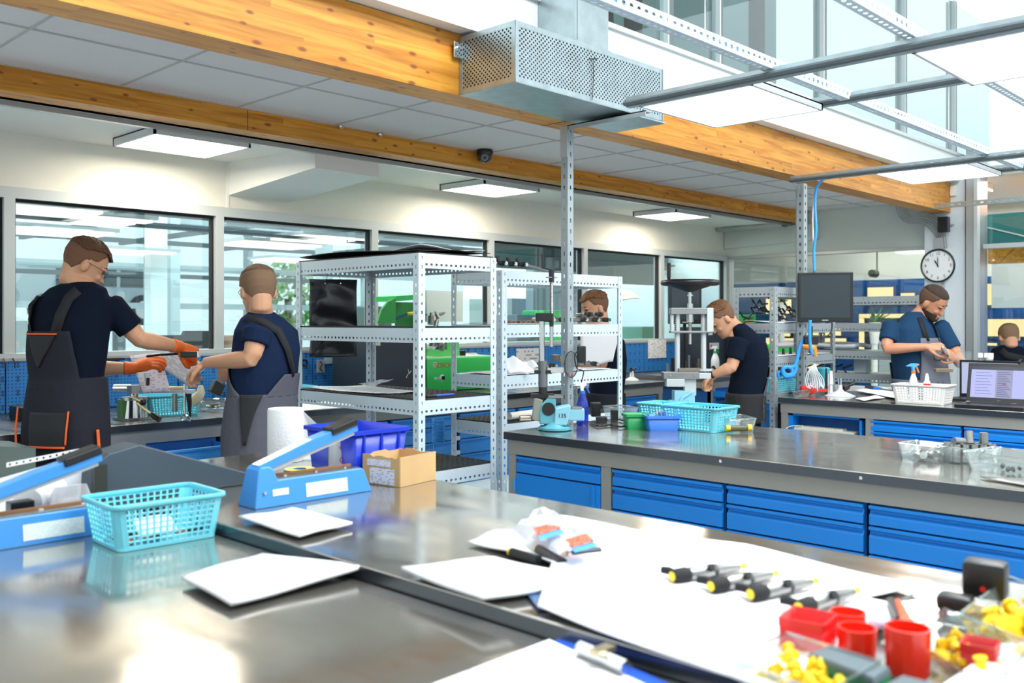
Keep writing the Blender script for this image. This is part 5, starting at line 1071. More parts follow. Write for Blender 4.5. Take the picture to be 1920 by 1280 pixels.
# grey equipment behind glass
# ================================================================ RACK CONTENTS
# black rubber mats (perforated) on the large unit
MATM = mat('black_rubber', '1e1f20', .8)
def mat_on(x0, x1, y0, y1, z, lab, nu=14, nv=26, lift=0.0, group='black rubber mats'):
    t = MB(); t.perf((x0, y0, z+.004), (x1, y0, z+.004), (x1, y1, z+.004+lift), (x0, y1, z+.004+lift), nu, nv, .6, .35, 4)
    return tag(t.build('rubber_mat', MATM, solid=.006), lab, 'mat', group)
for z, lab in ((1.712, 'black mat on the top board of the large shelving'), (1.368, 'black mat on the second board of the large shelving'), (1.035, 'black grid mat with papers, third board of the large shelving'), (.70, 'black grid mat on the lowest board in view of the large shelving')):
    mat_on(2.77, 3.25, 3.26, 4.24, z, lab)
for z, lab in ((.86, 'greenish black mat on the low board of the injector shelving'),): mat_on(3.47, 4.47, 3.41, 3.78, z, lab, 26, 10)
CR = mat('crumpled_black', '101112', .6)
sheet('black_foil', None, 0, .004, 'crumpled black sheet draped on the top of the large shelving', m=CR, cat='cover', world=[Vector((2.77, 3.27, 1.722)), Vector((3.24, 3.27, 1.722)), Vector((3.24, 4.23, 1.722)), Vector((2.77, 4.23, 1.722))], amp=.012, n=16)
sheet('paper_sheets', None, 0, .002, 'white paper edge lying on top of the large shelving', world=[Vector((2.80, 3.28, 1.735)), Vector((3.20, 3.27, 1.735)), Vector((3.22, 3.6, 1.737)), Vector((2.85, 3.65, 1.737))], amp=.01, seed=41)
zz = 1.042
sheet('paper_sheets', None, 0, .003, 'white printed sheets at the left end of the third board', m=print_mat('sheet_light', 'f2f2f5', 'a9a9b6', 8, .2, .05), world=[Vector((2.80, 3.62, zz)), Vector((3.02, 3.55, zz)), Vector((3.1, 4.1, zz)), Vector((2.80, 4.2, zz))], amp=.004, seed=42)
sheet('paper_sheets', None, 0, .001, 'curled white label sheet standing up on the third board', m=print_mat('sheet_bar', 'eef0f4', '8a8a96', 10, .3, .3), world=[onD(672, 722, 4.9), onD(712, 715, 4.9), onD(738, 713, 4.85), onD(700, 728, 4.85)], amp=.005, seed=43)
a, b = onZ(803, 745, 1.045), onZ(850, 740, 1.045); a.z = b.z = 1.048; a.y = max(a.y, 3.3); t = thing('ballpoint_pen', a, 'blue and white pen lying on the black grid mat', 'pen'); MB().cyl(a, a.lerp(b, .35), .006, n=8).build('grip', BLACK, t); MB().cyl(a.lerp(b, .35), b, .006, n=8).build('barrel', mat('pen_blue', '2d5bb5', .4), t)
# hanging black leather bag
p4 = [onD(px, py, 5.05) for px, py in ((580, 523), (669, 524), (669, 668), (581, 670))]
t = thing('black_apron', p4[3], 'black glossy apron sheet hanging on a string inside the large shelving', 'apron')
n = 18; vs = []; fs = []
for j in range(n+1):
    for i in range(n+1):
        u, v = i/n, j/n; p = (p4[0]*(1-u)+p4[1]*u)*(1-v)+(p4[3]*(1-u)+p4[2]*u)*v
        w = .010*sin(10*v+2.2*sin(3*u)+1.5*u)+.006*sin(19*v-4*u)
        vs.append(p+Vector((CT, ST, 0))*w)
for j in range(n):
    for i in range(n): k = j*(n+1)+i; fs.append((k, k+1, k+n+2, k+n+1))
MB().add(vs, fs).build('sheet', mat('black_leather', '1d2228', .28, coat=.3), t, smooth='all', solid=.003)
MB().tube([onD(609, 530, 5.04), onD(617, 510, 5.04), onD(633, 508, 5.04), onD(640, 530, 5.04)], .0012, 5).build('string', IRON, t)
for px in (610, 639): q_ = onD(px, 531, 5.035); MB().cyl(q_, q_-Vector((CT, ST, 0))*.004, .004, n=8).build('eyelet', CHROME, t)
# injectors on the second unit
def on2(px, z, y=3.47): p = onY(px, 600, y); p.z = z; return p
def inj_row(pxs, z, labs, y=3.46, seed=0):
    for k, px in enumerate(pxs):
        r = random.Random(seed+k); h = on2(px, z+.018, y); tp_ = h+Vector((r.uniform(-.03, .03), .17, r.uniform(-.002, .012)))
        t_ = injector(tp_, h, labs, dark=True, group=labs)
        MB().cyl(h+Vector((0, -.008, 0)), h+Vector((0, -.016, 0)), .010, n=12).build('steel_end', CHROME, t_)
inj_row([946, 964, 984], 1.69, 'black injector lying on the top board of the injector shelving')
for k, px in enumerate((940, 960, 977)):
    p = on2(px, 1.70, 3.47); tag(MB().box(-.009, .009, -.006, .006, 0, .05, M=Matrix.Translation(p+Vector((0, .01, 0))) @ Matrix.Rotation(-.5, 4, 'Y'), bev=.002).build('connector_clip', BLACK), 'black plug sticking up from the injectors on the top board', 'plug', 'plugs on the top board')
inj_row([1036, 1058, 1098, 1120, 1140], 1.39, 'black injector lying on the second board of the injector shelving', seed=10)
for k, px in enumerate((1108, 1128)):
    h = on2(px, 1.39+.05, 3.46); injector(h+Vector((.05, .16, 0)), h, 'black injector stacked on top of the others beside the young man', dark=True, group='stacked injectors')
inj_row([1022, 1040, 1118], 1.13, 'black injector lying on the third board of the injector shelving', seed=20)
for k in range(8):
    p = on2(950+9*k, 1.395, 3.46+.012*(k % 3)); tag(MB().cyl(p, p+Vector((.02, .06, 0)), .009, n=10).build('bronze_nozzle', mat('bronze_dull', '7a6250', .4, .8)), 'small bronze nozzle in the row on the second board', 'nozzle', 'bronze nozzles on the second board')
sheet('paper_sheets', None, 0, .001, 'white sheet under the injectors on the second board', world=[Vector((3.48, 3.42, 1.386)), Vector((4.40, 3.42, 1.386)), Vector((4.40, 3.75, 1.386)), Vector((3.48, 3.75, 1.386))], amp=.002)
sheet('paper_sheets', None, 0, .001, 'white sheets under the injectors on the third board', world=[Vector((3.48, 3.42, 1.116)), Vector((4.40, 3.42, 1.116)), Vector((4.40, 3.75, 1.116)), Vector((3.48, 3.75, 1.116))], amp=.002)
sheet('paper_sheets', None, 0, .001, 'curled white sheet standing on the third board left of the press tool', world=[onD(942, 676, 5.0), onD(962, 672, 5.0), onD(1005, 699, 4.95), onD(955, 706, 4.95)], amp=.01, seed=51)
sheet('paper_sheets', None, 0, .001, 'rolled white sheet behind the press tool on the third board', world=[onD(965, 697, 5.05), onD(990, 680, 5.05), onD(1010, 690, 5.0), onD(985, 708, 5.0)], amp=.015, seed=52)
big = [onD(px, py, 5.3) for px, py in ((1091, 625), (1163, 622), (1148, 683), (1091, 690))]; big = [onD(px, py, 6.2) for px, py in ((1088, 622), (1163, 620), (1149, 683), (1088, 690))]
sheet('large_drawing', None, 0, .001, 'large white sheet held up in front of the young man behind the shelving', m=PAPER, world=big, amp=.012, seed=53)
sheet('foam_sheet', None, 0, .004, 'dark grey folded sheet on the top board of the injector shelving', m=mat('foam_grey', '6d7076', .8), cat='sheet', world=[on2(978, 1.70, 3.5), on2(1030, 1.672, 3.45), on2(1060, 1.672, 3.7), on2(985, 1.73, 3.7)], amp=.004)
# wooden handle tools at low board
tag(MB().tube([Vector((3.55, 3.44, .895)), Vector((3.85, 3.45, .90))], .02, 12).build('hammer_handle', mat('pale_rag', 'd6cfc4', .9, bump=.4, bscale=80)), 'white rag wrapped bar on the low board left of the vise', 'bar')
# round magnifier and black box on the slotted post
p = onD(1071, 683, 4.62); t = thing('round_mirror', p-Vector((0, 0, .05)), 'round glass inspection mirror clipped to the slotted post', 'mirror')
rr = [p+Vector((ST, -CT, 0))*(.032*cos(a))+Vector((0, 0, .065*sin(a))) for a in [i*pi/12 for i in range(24)]]
MB().tube(rr, .0025, 6, closed=True).build('ring', BLACK, t); MB().add(rr, [tuple(range(24))]).build('lens', glass('lens_glass', (.7, .72, .73), 1, 0, .15), t, solid=.002)
p = onD(1090, 664, 4.66); tag(MB().box(-.022, .022, -.02, .02, -.042, .042, M=Matrix.Translation(p) @ Matrix.Rotation(TH-radians(90), 4, 'Z'), bev=.006).build('power_socket', BLACK), 'black power socket box fixed to the slotted post', 'socket')
cable('black_cable', [onD(px, py, 4.6) for px, py in ((1088, 655), (1078, 665), (1082, 690), (1094, 696), (1090, 720), (1095, 740))], .003, BLACK, 'thin black cable hanging along the slotted post')
# third unit contents
p = Vector((5.86, 3.20, .918)); basket((5.90, 3.205, .916), .42, .25, .105, 0, 18, 8, 6, TURQ, 'turquoise basket on the low board of the shelving beside the far bench')
for i in range(26):
    r = random.Random(300+i); p = Vector((5.78+.7*r.random()*.75, 3.10+.2*r.random(), 1.41+.13*r.random())); a = r.uniform(0, 6.28); d = Vector((cos(a), sin(a), r.uniform(-.3, .6)))
    tag(MB().tube([p, p+d*.05, p+d*.05+Vector((0, .02, .03)), p+d*.09+Vector((0, 0, .01))], .006, 6).build('wire_bracket', BLACK), 'bent black bracket in the tangled heap on the upper board', 'bracket', 'tangled black brackets')
for i in range(7):
    r = random.Random(340+i); p = Vector((5.74+.11*i, 3.12+.04*r.random(), 1.163)); tag(MB().cyl(p, p+Vector((0, 0, .03+.03*r.random())), .012, .008, 8).cyl(p, p+Vector((.04, .02, .008)), .008, n=8).build('machined_part', IRON), 'small dark machined part on the middle board of the shelving', 'part', 'machined parts on the middle board')
sheet('paper_sheets', None, 0, .001, 'white sheets on the middle board of the shelving beside the monitor', world=[Vector((5.72, 3.06, 1.162)), Vector((6.55, 3.06, 1.162)), Vector((6.55, 3.34, 1.162)), Vector((5.72, 3.34, 1.162))], amp=.004)
sheet('paper_sheets', None, 0, .001, 'white sheets under the tangled brackets on the upper board', world=[Vector((5.72, 3.06, 1.387)), Vector((6.4, 3.06, 1.387)), Vector((6.4, 3.34, 1.387)), Vector((5.72, 3.34, 1.387))], amp=.008)
# far low unit contents
tag(sheet('bubble_wrap', None, 0, .03, 'grey padded sheet lying on the shelving left of the bearded man', m=mat('padding', 'c7cbd0', .5), cat='sheet', world=[Vector((7.27, 3.9, 1.167)), Vector((7.27, 3.2, 1.167)), Vector((7.6, 3.2, 1.167)), Vector((7.6, 3.9, 1.167))], amp=.02, n=8), None)
p = onX(1617, 672, 7.45); t = thing('carton', (7.45, p.y, .983), 'white and blue carton standing on the low shelving', 'carton'); MB().box(7.4, 7.5, p.y-.05, p.y+.05, .983, 1.15).build('carton_body', mat('carton_pale', 'cfe0ea', .5), t); MB().box(7.395, 7.4, p.y-.05, p.y+.05, 1.11, 1.15).build('blue_band', BLUEL, t)
for i in range(6):
    r = random.Random(360+i); p = Vector((7.35, 3.7-.08*i, .985)); tag(MB().tube([p, p+Vector((.03, .04, .03)), p+Vector((.0, -.05, .06))], .007, 6).build('black_clamp', BLACK), 'small black clamp in the low heap on the far shelving', 'clamp', 'black clamps on the far shelving')
# ================================================================ STEEL PRESS, MONITORS
DP = 5.75
def PP(px, py, d=0): return onD(px, py, DP+d)
RM = TH-radians(90)
def pbox(name, px0, py0, px1, py1, dep, m, t, d=0, bev=.003):
    a, b = PP(px0, py1, d), PP(px1, py0, d); w = (b-a).dot(Vector((ST, -CT, 0))); h = b.z-a.z
    return MB().box(0, w, -dep/2, dep/2, 0, h, M=Matrix.Translation(a) @ Matrix.Rotation(RM, 4, 'Z'), bev=bev).build(name, m, t)
c = PP(1297, 760); t = thing('spindle_press', (c.x, c.y, 0), 'tall steel spindle press with black handwheel clamped in a light blue vise', 'press')
STL = mat('press_steel', '8f9190', .4, .6, var=.1); STW = mat('press_pale', 'c3c8c8', .45, .3)
wc = PP(1294, 530); M = Matrix.Translation(wc)
MB().tube([wc+Vector((.165*cos(a), .165*sin(a), 0)) for a in [i*pi/16 for i in range(32)]], .017, 10, closed=True).build('handwheel_rim', BLACK, t, smooth=True)
MB().lathe([(.155, -.006), (.12, -.022), (.05, -.045), (.02, -.055), (.02, -.035), (.06, -.02), (.155, .006)], M, 28, False).build('handwheel_dish', BLACK, t, smooth=True)
h0 = PP(1254, 525); MB().tube([h0, h0+Vector((0, 0, .02)), h0+Vector((0, 0, .105))], [.008, .012, .013], 10).build('crank_grip', BLACK, t)
MB().tube([PP(1294, 548), PP(1294, 574)], .010, 10).build('spindle', CHROME, t); MB().tube([PP(1294, 552), PP(1294, 555)], .018, 12).tube([PP(1294, 569), PP(1294, 577)], .018, 12).build('spindle_nut', CHROME, t)
pbox('top_beam', 1256, 577, 1323, 589, .09, STL, t); pbox('side_plate', 1323, 577, 1335, 622, .09, STW, t); pbox('side_plate', 1257, 589, 1262, 622, .05, STW, t)
pbox('tie_plate', 1256, 620, 1334, 624, .08, STL, t)
for px in (1270, 1319):
    MB().tube([PP(px, 589), PP(px, 697)], .0165, 14).build('column', STW, t, smooth=True)
for k in range(7): pp = PP(1266+.0*k, 594+4*k, -.02); MB().cyl(pp, pp-Vector((CT, ST, 0))*.004, .004, n=6).build('hole_mark', BLACK, t)
MB().tube([PP(1294, 589), PP(1294, 604)], .022, 14).build('bushing', CHROME, t, smooth=True); MB().tube([PP(1294, 604), PP(1294, 626)], .011, 10).build('ram', MID, t); MB().tube([PP(1294, 626), PP(1294, 645)], .009, 10).build('ram_tip', CHROME, t)
pbox('foot_plate', 1270, 690, 1315, 697, .09, mat('foot_brown', '7d7468', .5, .4), t); MB().lathe([(.055, 0), (.055, .012)], Matrix.Translation(PP(1319, 695)), 20).build('round_foot', STW, t)
pbox('lower_beam', 1242, 697, 1308, 710, .10, STL, t); pbox('lower_block', 1308, 698, 1330, 709, .10, STW, t)
pbox('bracket_box', 1248, 710, 1282, 724, .07, STW, t, -.02); pbox('bracket_plate', 1282, 710, 1304, 741, .05, STW, t)
pbox('vise_body', 1262, 732, 1300, 762, .10, VBL, t); pbox('vise_jaw', 1255, 750, 1290, 765, .07, VB, t, -.03)
MB().tube([PP(1272, 758, -.05), PP(1280, 745, -.05), PP(1296, 735, -.05)], .012, 8).build('vise_arm', VBL, t)
for px in (1257, 1303): pp = PP(px, 704, -.05); MB().cyl(pp, pp-Vector((CT, ST, 0))*.006, .006, n=8).build('bolt', CHROME, t)
tag(MB().cyl((c.x, c.y, 0), (c.x, c.y, PP(1297, 762).z), .05, n=16).cyl((c.x, c.y, 0), (c.x, c.y, .02), .16, n=20).build('pedestal', GREYF, t), None)
def monitor(px, py, d, w, h, rz, lab, m=BLACK, post=True):
    c = onD(px, py, d); t = thing('computer_monitor', c-Vector((0, 0, h/2)), lab, 'monitor', rz); M = XF[t.name]
    cs_ = MB().box(-w/2, w/2, -.012, .018, 0, h, M=M, bev=.006).build('casing', m, t); MB().box(-w*.35, w*.35, .018, .045, h*.15, h*.85, M=M, bev=.01).build('back_housing', m, t)
    MB().box(-w/2+.02, w/2-.02, -.0145, -.012, .03, h-.02, M=M).build('screen', mat('screen_dark', '2c363c', .22), cs_); MB().box(-.02, .02, -.0145, -.012, .010, .016, M=M).build('badge', ALU, cs_)
    MB().box(-.03, .03, .045, .09, h*.4, h*.6, M=M).build('mount', BLACKM, t)
    return t
monitor(1547, 557, 6.25, .355, .335, RM-radians(16), 'black computer monitor mounted on the far slotted post')
monitor(1284, 565, 6.6, .24, .32, RM+radians(6), 'black monitor partly hidden behind the press handwheel')
q_ = onD(1284, 565, 6.66); tag(MB().tube([q_, Vector((q_.x, q_.y+.02, .0))], .012, 8).build('monitor_stand', BLACK), 'thin black stand of the monitor behind the press', 'stand')
# black cabinet beyond the press, spray bottle, green box, sign
t = thing('anthracite_cabinet', (7.5, 5.1, ZB), 'dark grey cabinet with a warning plate behind the bending man', 'cabinet')
xa, xb = onY(1326, 650, 5.05).x, onY(1385, 650, 5.05).x; MB().box(xa, xb, 5.05, 5.38, ZB+.001, onY(1330, 613, 5.05).z).build('panel', mat('anthracite', '2a323c', .4), t, bevel=.004)
a, b = onY(1330, 655, 5.047), onY(1348, 642, 5.047); uvquad('warning_plate', [a, Vector((b.x, a.y, a.z)), b, Vector((a.x, a.y, b.z))], ALUW, t); MB().tube([a+Vector((.02, -.003, .015)), a+Vector((.045, -.003, .055))], .004, 5).tube([a+Vector((.015, -.003, .045)), a+Vector((.05, -.003, .02))], .004, 5).build('red_cross', RED, t)
a, b = onY(1328, 628, 5.047), onY(1336, 620, 5.047); uvquad('small_plate', [a, Vector((b.x, a.y, a.z)), b, Vector((a.x, a.y, b.z))], WHITE, t)
c = Vector((onY(1341, 700, 4.8).x, 4.8, ZB)); spray(c, .26, .04, mat('bottle_white', 'e4e8ea', .4), WHITE, mat('trigger_green', '2fa75a', .4), 'white spray bottle with green trigger behind the press', -1 if False else 1)
t = thing('green_test_machine', (8.3, 5.1, ZB), 'green and glass test machine in the far corner behind the shelving', 'machine'); 
xa, xb = onY(1378, 620, 5.1).x, onY(1400, 620, 5.1).x
p = onY(1335, 600, 5.2); MB().box(xa-.25, xa+.35, 5.0, 5.38, ZB+.002, 1.25).build('lower_body', mat('anthracite', '2a323c', .4), t); MB().box(xa+.02, xa+.3, 5.02, 5.36, 1.25, 1.47).build('green_hood', GREENL, t, bevel=.01); MB().box(xa+.05, xa+.2, 5.0, 5.02, 1.30, 1.44).build('window', glass('lens_glass', (.7, .72, .73), 1, 0, .15), t)
t = thing('green_machine_box', (8.6, 4.2, .9), 'green machine box on the window side behind the shelving, dark lettering', 'machine')
a, b = onX(1432, 664, 8.3), onX(1481, 646, 8.3); MB().box(8.3, 8.7, b.y, a.y, a.z, b.z, bev=.01).build('housing', GREEN, t); MB().box(8.35, 8.65, b.y+.02, a.y-.02, 0, a.z).build('stand', BLACKM, t)
text('lettering', 'BOSCH', .03, Matrix.Translation((8.296, a.y-.10, (a.z+b.z)/2)) @ Matrix(((0, 0, -1, 0), (-1, 0, 0, 0), (0, 1, 0, 0), (0, 0, 0, 1))), mat('lettering_red', 'c0392b', .5), t)
# window bench right part: turquoise basket, small tools
c = Vector((min(onY(1208, 700, 5.0).x, 6.28), 5.05, ZB)); basket(c, .30, .22, .13, 0, 14, 9, 6, TURQ, 'turquoise basket of wrapped parts below the notice on the board')
tag(MB().box(c.x-.30, c.x-.19, 4.85, 4.95, ZB+.001, ZB+.05, bev=.004).build('orange_box', mat('orange_box', 'e8722a', .5)), 'small orange box left of the basket below the notice', 'box')
c = Vector((6.36, 4.72, ZB)); t = thing('inspection_stand', c, 'white stand with black clamps on the window bench', 'stand'); MB().lathe([(.06, .001), (.05, .012), (.02, .03), (.014, .08)], Matrix.Translation(c), 16).build('foot', WHITE, t, smooth=True); MB().tube([c+Vector((-.05, 0, .09)), c+Vector((0, 0, .075)), c+Vector((.05, 0, .10))], .01, 8).tube([c+Vector((-.03, 0, .11)), c+Vector((.03, .0, .07))], .008, 8).build('clamp', BLACK, t)
for i, (px, h, r_) in enumerate(((1252, .11, .014), (1262, .16, .02), (1283, .13, .02), (1292, .18, .01), (1302, .10, .025), (1310, .14, .012))):
    c = Vector((onY(px, 700, 4.9).x, 4.9, ZB)); tag(MB().cyl(c+Vector((0, 0, .001)), c+Vector((0, 0, h)), r_, n=10).cyl(c+Vector((0, 0, .001)), c+Vector((0, 0, .02)), r_*1.8, n=10).build('lathe_tool', [STL, IRON, mat('worn_brown', '6f6558', .5, .4)][i % 3]), ['short', 'tall', 'second tall', 'thin', 'thick dark', 'slim'][i]+' steel tool standing on the bench behind the press columns', 'tool')
# ================================================================ FAR BENCH ITEMS
def DZ(px, py): return onZ(px, py, ZB)
# keyboard in the slot
kx = 5.70; ya_, yb_ = onX(1487, 775, kx).y, onX(1604, 788, kx).y
t = thing('keyboard', (5.76, (ya_+yb_)/2, .687), 'cream computer keyboard lying in the blue slot of the far bench', 'keyboard')
kb_ = MB().box(5.675, 5.80, yb_, ya_, .687, .703, bev=.003).build('key_base', mat('keyboard_cream', 'd8d2bd', .5), t)
for i in range(18): MB().box(5.685, 5.79, ya_-.012-.0185*(i+1)+.002, ya_-.012-.0185*i, .703, .715).build('key', mat('key_cream', 'e4dfcc', .5), kb_)
cable('keyboard_cable', [Vector((5.69, ya_-.08, .718)), Vector((5.65, ya_, .71)), Vector((5.62, ya_+.04, .66))], .003, mat('keyboard_cream', 'd8d2bd', .5), 'cream keyboard cable hanging from the slot')
# red tape tool
c = DZ(1522, 741)
t = thing('red_grinder', c, 'red rounded hand tool with handle at the left end of the far bench', 'tool', RM); M = XF[t.name]
MB().box(-.08, .02, -.03, .03, .006, .066, M=M, bev=.024).build('tool_head', RED, t, smooth=True); MB().box(.015, .10, -.012, .012, .022, .045, M=M, bev=.005).build('tool_handle', RED, t, smooth=True); MB().cyl(M @ Vector((-.095, 0, .03)), M @ Vector((-.08, 0, .03)), .012, n=10).build('plug_end', mat('plug_blue', '2456b8', .4), t)
cable('tool_cable', [DZ(1500, 738)+Vector((0, 0, .03)), DZ(1488, 728)+Vector((0, 0, .05)), DZ(1478, 720)+Vector((0, 0, .03)), DZ(1470, 735)+Vector((0, 0, .01)), DZ(1498, 742)+Vector((0, 0, .01))], .006, BLACK, 'thick black cable curling behind the red hand tool')
tray([(1478, 722), (1512, 718), (1520, 730), (1486, 734)], ZB, .05, 'clear tray of cable behind the red hand tool', group=None)
# funnel and black lens tool
c = DZ(1575, 742); t = thing('white_funnel', c, 'pale upturned funnel with black handle tool on the far bench', 'funnel'); M = Matrix.Translation(c)
MB().lathe([(.10, .001), (.075, .012), (.03, .03), (.016, .045), (.014, .075)], M, 24).build('funnel_cone', mat('funnel_pale', 'c6cacd', .4), t, smooth=True); MB().lathe([(.012, .075), (.012, .12)], M, 12).build('steel_tip', CHROME, t)
a, b, c2 = onD(1578, 728, 6.35), onD(1592, 722, 6.4), onD(1604, 717, 6.4); MB().tube([a, a.lerp(b, .7), b, c2], [.028, .026, .012, .014], 12).build('black_grip', BLACK, t, smooth=True)
# pipettes stand by the post
for k, (px, py0, py1, r_) in enumerate(((1553, 742, 700, .008), (1558, 742, 695, .010), (1549, 738, 690, .006))):
    a, b = onD(px, py0-2, 6.3), onD(px, py1, 6.3); a.z = ZB+.001; tag(MB().tube([a, a.lerp(b, .4), a.lerp(b, .45), b], [r_*1.3, r_, r_*1.6, r_], 8).build('vertical_gauge', [CHROME, WHITE, IRON][k]), ['thin steel rod', 'white tipped rod', 'dark thin rod'][k]+' standing by the far slotted post', 'rod')
# cable clump
for i in range(9):
    r = random.Random(400+i); cx_ = 1530+i*1.2-5; pts = [onD(1528, 682, 6.1), onD(1524+(i-4)*1.5, 692, 6.1), onD(1527+(i-4)*4.2, 712, 6.1+.02*r.random()), onD(1529+(i-4)*3.6, 728+r.uniform(-4, 6), 6.1), onD(1531+(i-4)*2, 712, 6.12), onD(1529, 684, 6.1)]
    cable('white_cable_loop', pts, .0035, mat('cable_white', 'd4d6d8', .4), 'white cable loop hanging in the bundle on the far slotted post')['group'] = 'white cable bundle'
cable('blue_air_hose', [onD(px, py, 6.05) for px, py in ((1519, 634), (1506, 637), (1498, 655), (1494, 675), (1488, 687), (1474, 688), (1468, 694), (1474, 702), (1484, 701), (1485, 692), (1477, 688), (1468, 690), (1471, 704), (1486, 703), (1492, 692), (1492, 684)) ], .0125, BC, 'bright blue air hose coiled beside the far slotted post', 'hose', 8)
cable('blue_air_hose', [onD(px, py, 6.08) for px, py in ((1462, 710), (1459, 700), (1466, 696), (1472, 702), (1476, 710), (1484, 708), (1482, 700))], .011, BC, 'second coil of blue air hose above the turquoise basket', 'hose', 8)
p = onD(1520, 637, 6.02); tag(MB().box(-.045, .045, -.02, .02, -.03, .03, M=Matrix.Translation(p) @ Matrix.Rotation(RM, 4, 'Z'), bev=.008).cyl(p+Vector((0, 0, .03)), p+Vector((0, 0, .09)), .013, n=10).build('hose_manifold', BLACK), 'black hose connector block on the far slotted post', 'connector')
cable('blue_hose_drop', [onD(px, py, 6.0) for px, py in ((1519, 600), (1518, 620), (1519, 645), (1523, 665))], .011, BC, 'straight blue hose running down behind the monitor', 'hose')
cable('black_cable', [onD(px, py, 6.15) for px, py in ((1560, 604), (1558, 622), (1545, 634), (1530, 642), (1524, 630), (1519, 612))], .004, BLACK, 'black cable looping under the black monitor')
p = onD(1512, 648, 6.25); t = thing('orange_drill', p-Vector((0, 0, .05)), 'orange power tool hanging behind the far slotted post', 'tool'); MB().tube([p-Vector((ST, -CT, 0))*.03, p, p+Vector((ST, -CT, 0))*.05-Vector((0, 0, .02))], [.018, .026, .022], 10).tube([p+Vector((ST, -CT, 0))*.05, p+Vector((ST, -CT, 0))*.06-Vector((0, 0, .07))], [.018, .015], 10).build('tool_body', mat('drill_orange', 'f0922a', .4), t, smooth=True)
t2 = thing('light_blue_canister', onD(1543, 725, 6.5), 'teal canister behind the bundle of white cables', 'canister'); MB().lathe([(.05, -.06), (.05, .09), (.04, .10)], Matrix.Translation(onD(1543, 715, 6.5)), 16).build('canister_body', mat('teal_can', '3c98a8', .35), t2, smooth=True)
# torque driver, papers, white basket with bottles
a, b = DZ(1625, 731)+Vector((0, 0, .02)), DZ(1688, 741)+Vector((0, 0, .02))
t = thing('torque_driver', (a.x, a.y, ZB), 'black and blue torque driver lying on the papers of the far bench', 'screwdriver'); MB().tube([a, a.lerp(b, .28)], .016, 10).build('grip', BLACK, t); MB().tube([a.lerp(b, .28), a.lerp(b, .45)], [.019, .014], 10).build('blue_collar', mat('collar_blue', '2f78d0', .4), t); MB().tube([a.lerp(b, .45), b], .010, 10).build('shaft', MID, t); MB().tube([b, b+(b-a)*.08], .015, 10).build('square_head', ALUW, t)
sheet('paper_sheets', [(1600, 735), (1640, 728), (1712, 744), (1690, 752)], ZB, .003, 'white loose papers under the torque driver', seed=71, amp=.008); sheet('paper_sheets', [(1603, 749), (1640, 743), (1660, 747), (1620, 753)], ZB, .002, 'small white paper scrap at the edge of the far bench', seed=72)
WB = mat('white_plastic', 'eceae6', .4); c = DZ(1752, 753)+Vector((.05, .0, 0)); wbk = basket((5.83, 2.13, ZB), .32, .20, .115, radians(92), 16, 9, 6, WB, 'white plastic basket with spray bottles on the far bench', group='white basket')
spray(Vector((5.83, 2.19, ZB+.005)), .235, .026, mat('bottle_white', 'e4e8ea', .4), mat('head_blue', '46a4e2', .35), mat('trigger_orange', 'ef7a2c', .4), 'white spray bottle with blue and orange head in the white basket')
c = Vector((5.86, 2.12, ZB+.005)); t = thing('dropper_bottle', c, 'small white dropper bottle with red band in the white basket', 'bottle'); MB().lathe([(.02, 0), (.02, .12), (.012, .135), (.012, .15), (.006, .175)], Matrix.Translation(c), 14).build('bottle', WHITE, t, smooth=True); MB().lathe([(.0205, .10), (.0205, .115)], Matrix.Translation(c), 14, False).build('red_band', RED, t, solid=.0008)
# laptop
A, B = onX(1805, 756, 5.74), onX(1990, 775, 5.74)
pl, pr = DZ(1802, 752), DZ(1975, 770); yv = (pr-pl); L_ = .36; yv.z = 0; yv.normalize()
lp0 = Vector((5.80, onX(1803, 750, 5.80).y, ZB)); t = thing('laptop', (lp0.x-.1, lp0.y-.18, ZB), 'open black laptop with text on its screen on the far bench', 'laptop')
xax = Vector((0.05, -1, 0)).normalized(); back = Vector((1, .05, 0)).normalized()
def LP(u, v, w): return lp0+xax*u+back*v+Vector((0, 0, w))
def lbox(u0, u1, v0, v1, w0, w1, f=LP):
    return MB().add([f(u0, v0, w0), f(u1, v0, w0), f(u1, v1, w0), f(u0, v1, w0), f(u0, v0, w1), f(u1, v0, w1), f(u1, v1, w1), f(u0, v1, w1)], [(0, 3, 2, 1), (4, 5, 6, 7), (0, 1, 5, 4), (1, 2, 6, 5), (2, 3, 7, 6), (3, 0, 4, 7)])
lbox(0, .36, -.15, .09, .001, .022).build('base', BLACK, t, bevel=.003); lbox(.03, .33, -.02, .07, .022, .0245).build('keyboard_keys', mat('keys_dark', '3a3c3f', .5), t)
for k in range(4): lbox(.035, .325, -.015+.021*k, -.0+.021*k, .0245, .027).build('key_row', mat('keys_black', '202124', .5), t)
tl = radians(14); hz = LP(0, .09, .022)
def SP(u, v, w): return hz+xax*u+(back*sin(tl)+Vector((0, 0, cos(tl))))*v+(back*cos(tl)-Vector((0, 0, sin(tl))))*w
lid_ = lbox(0, .36, 0, .235, 0, .012, SP).build('lid', BLACK, t, bevel=.003); lbox(.02, .34, .028, .195, -.0012, 0, SP).build('screen', emis('laptop_screen', 'b9bfee', .85), lid_); lbox(.02, .34, .195, .215, -.0012, 0, SP).build('title_bar', mat('screen_navy', '141a34', .3), lid_)
lbox(0, .36, -.012, .002, -.003, .012, SP).build('hinge_strip', ALU, t)
DKT = emis('screen_text', '6f76a8', .6)
for k in range(8):
    lbox(.045, .135-.01*(k % 3), .05+.018*k, .052+.018*k, -.002, -.0012, SP).build('text_line', DKT, lid_)
lbox(.155, .245, .03, .195, -.0018, -.0012, SP).build('grey_page', emis('screen_page', 'a5a8c8', .8), lid_)
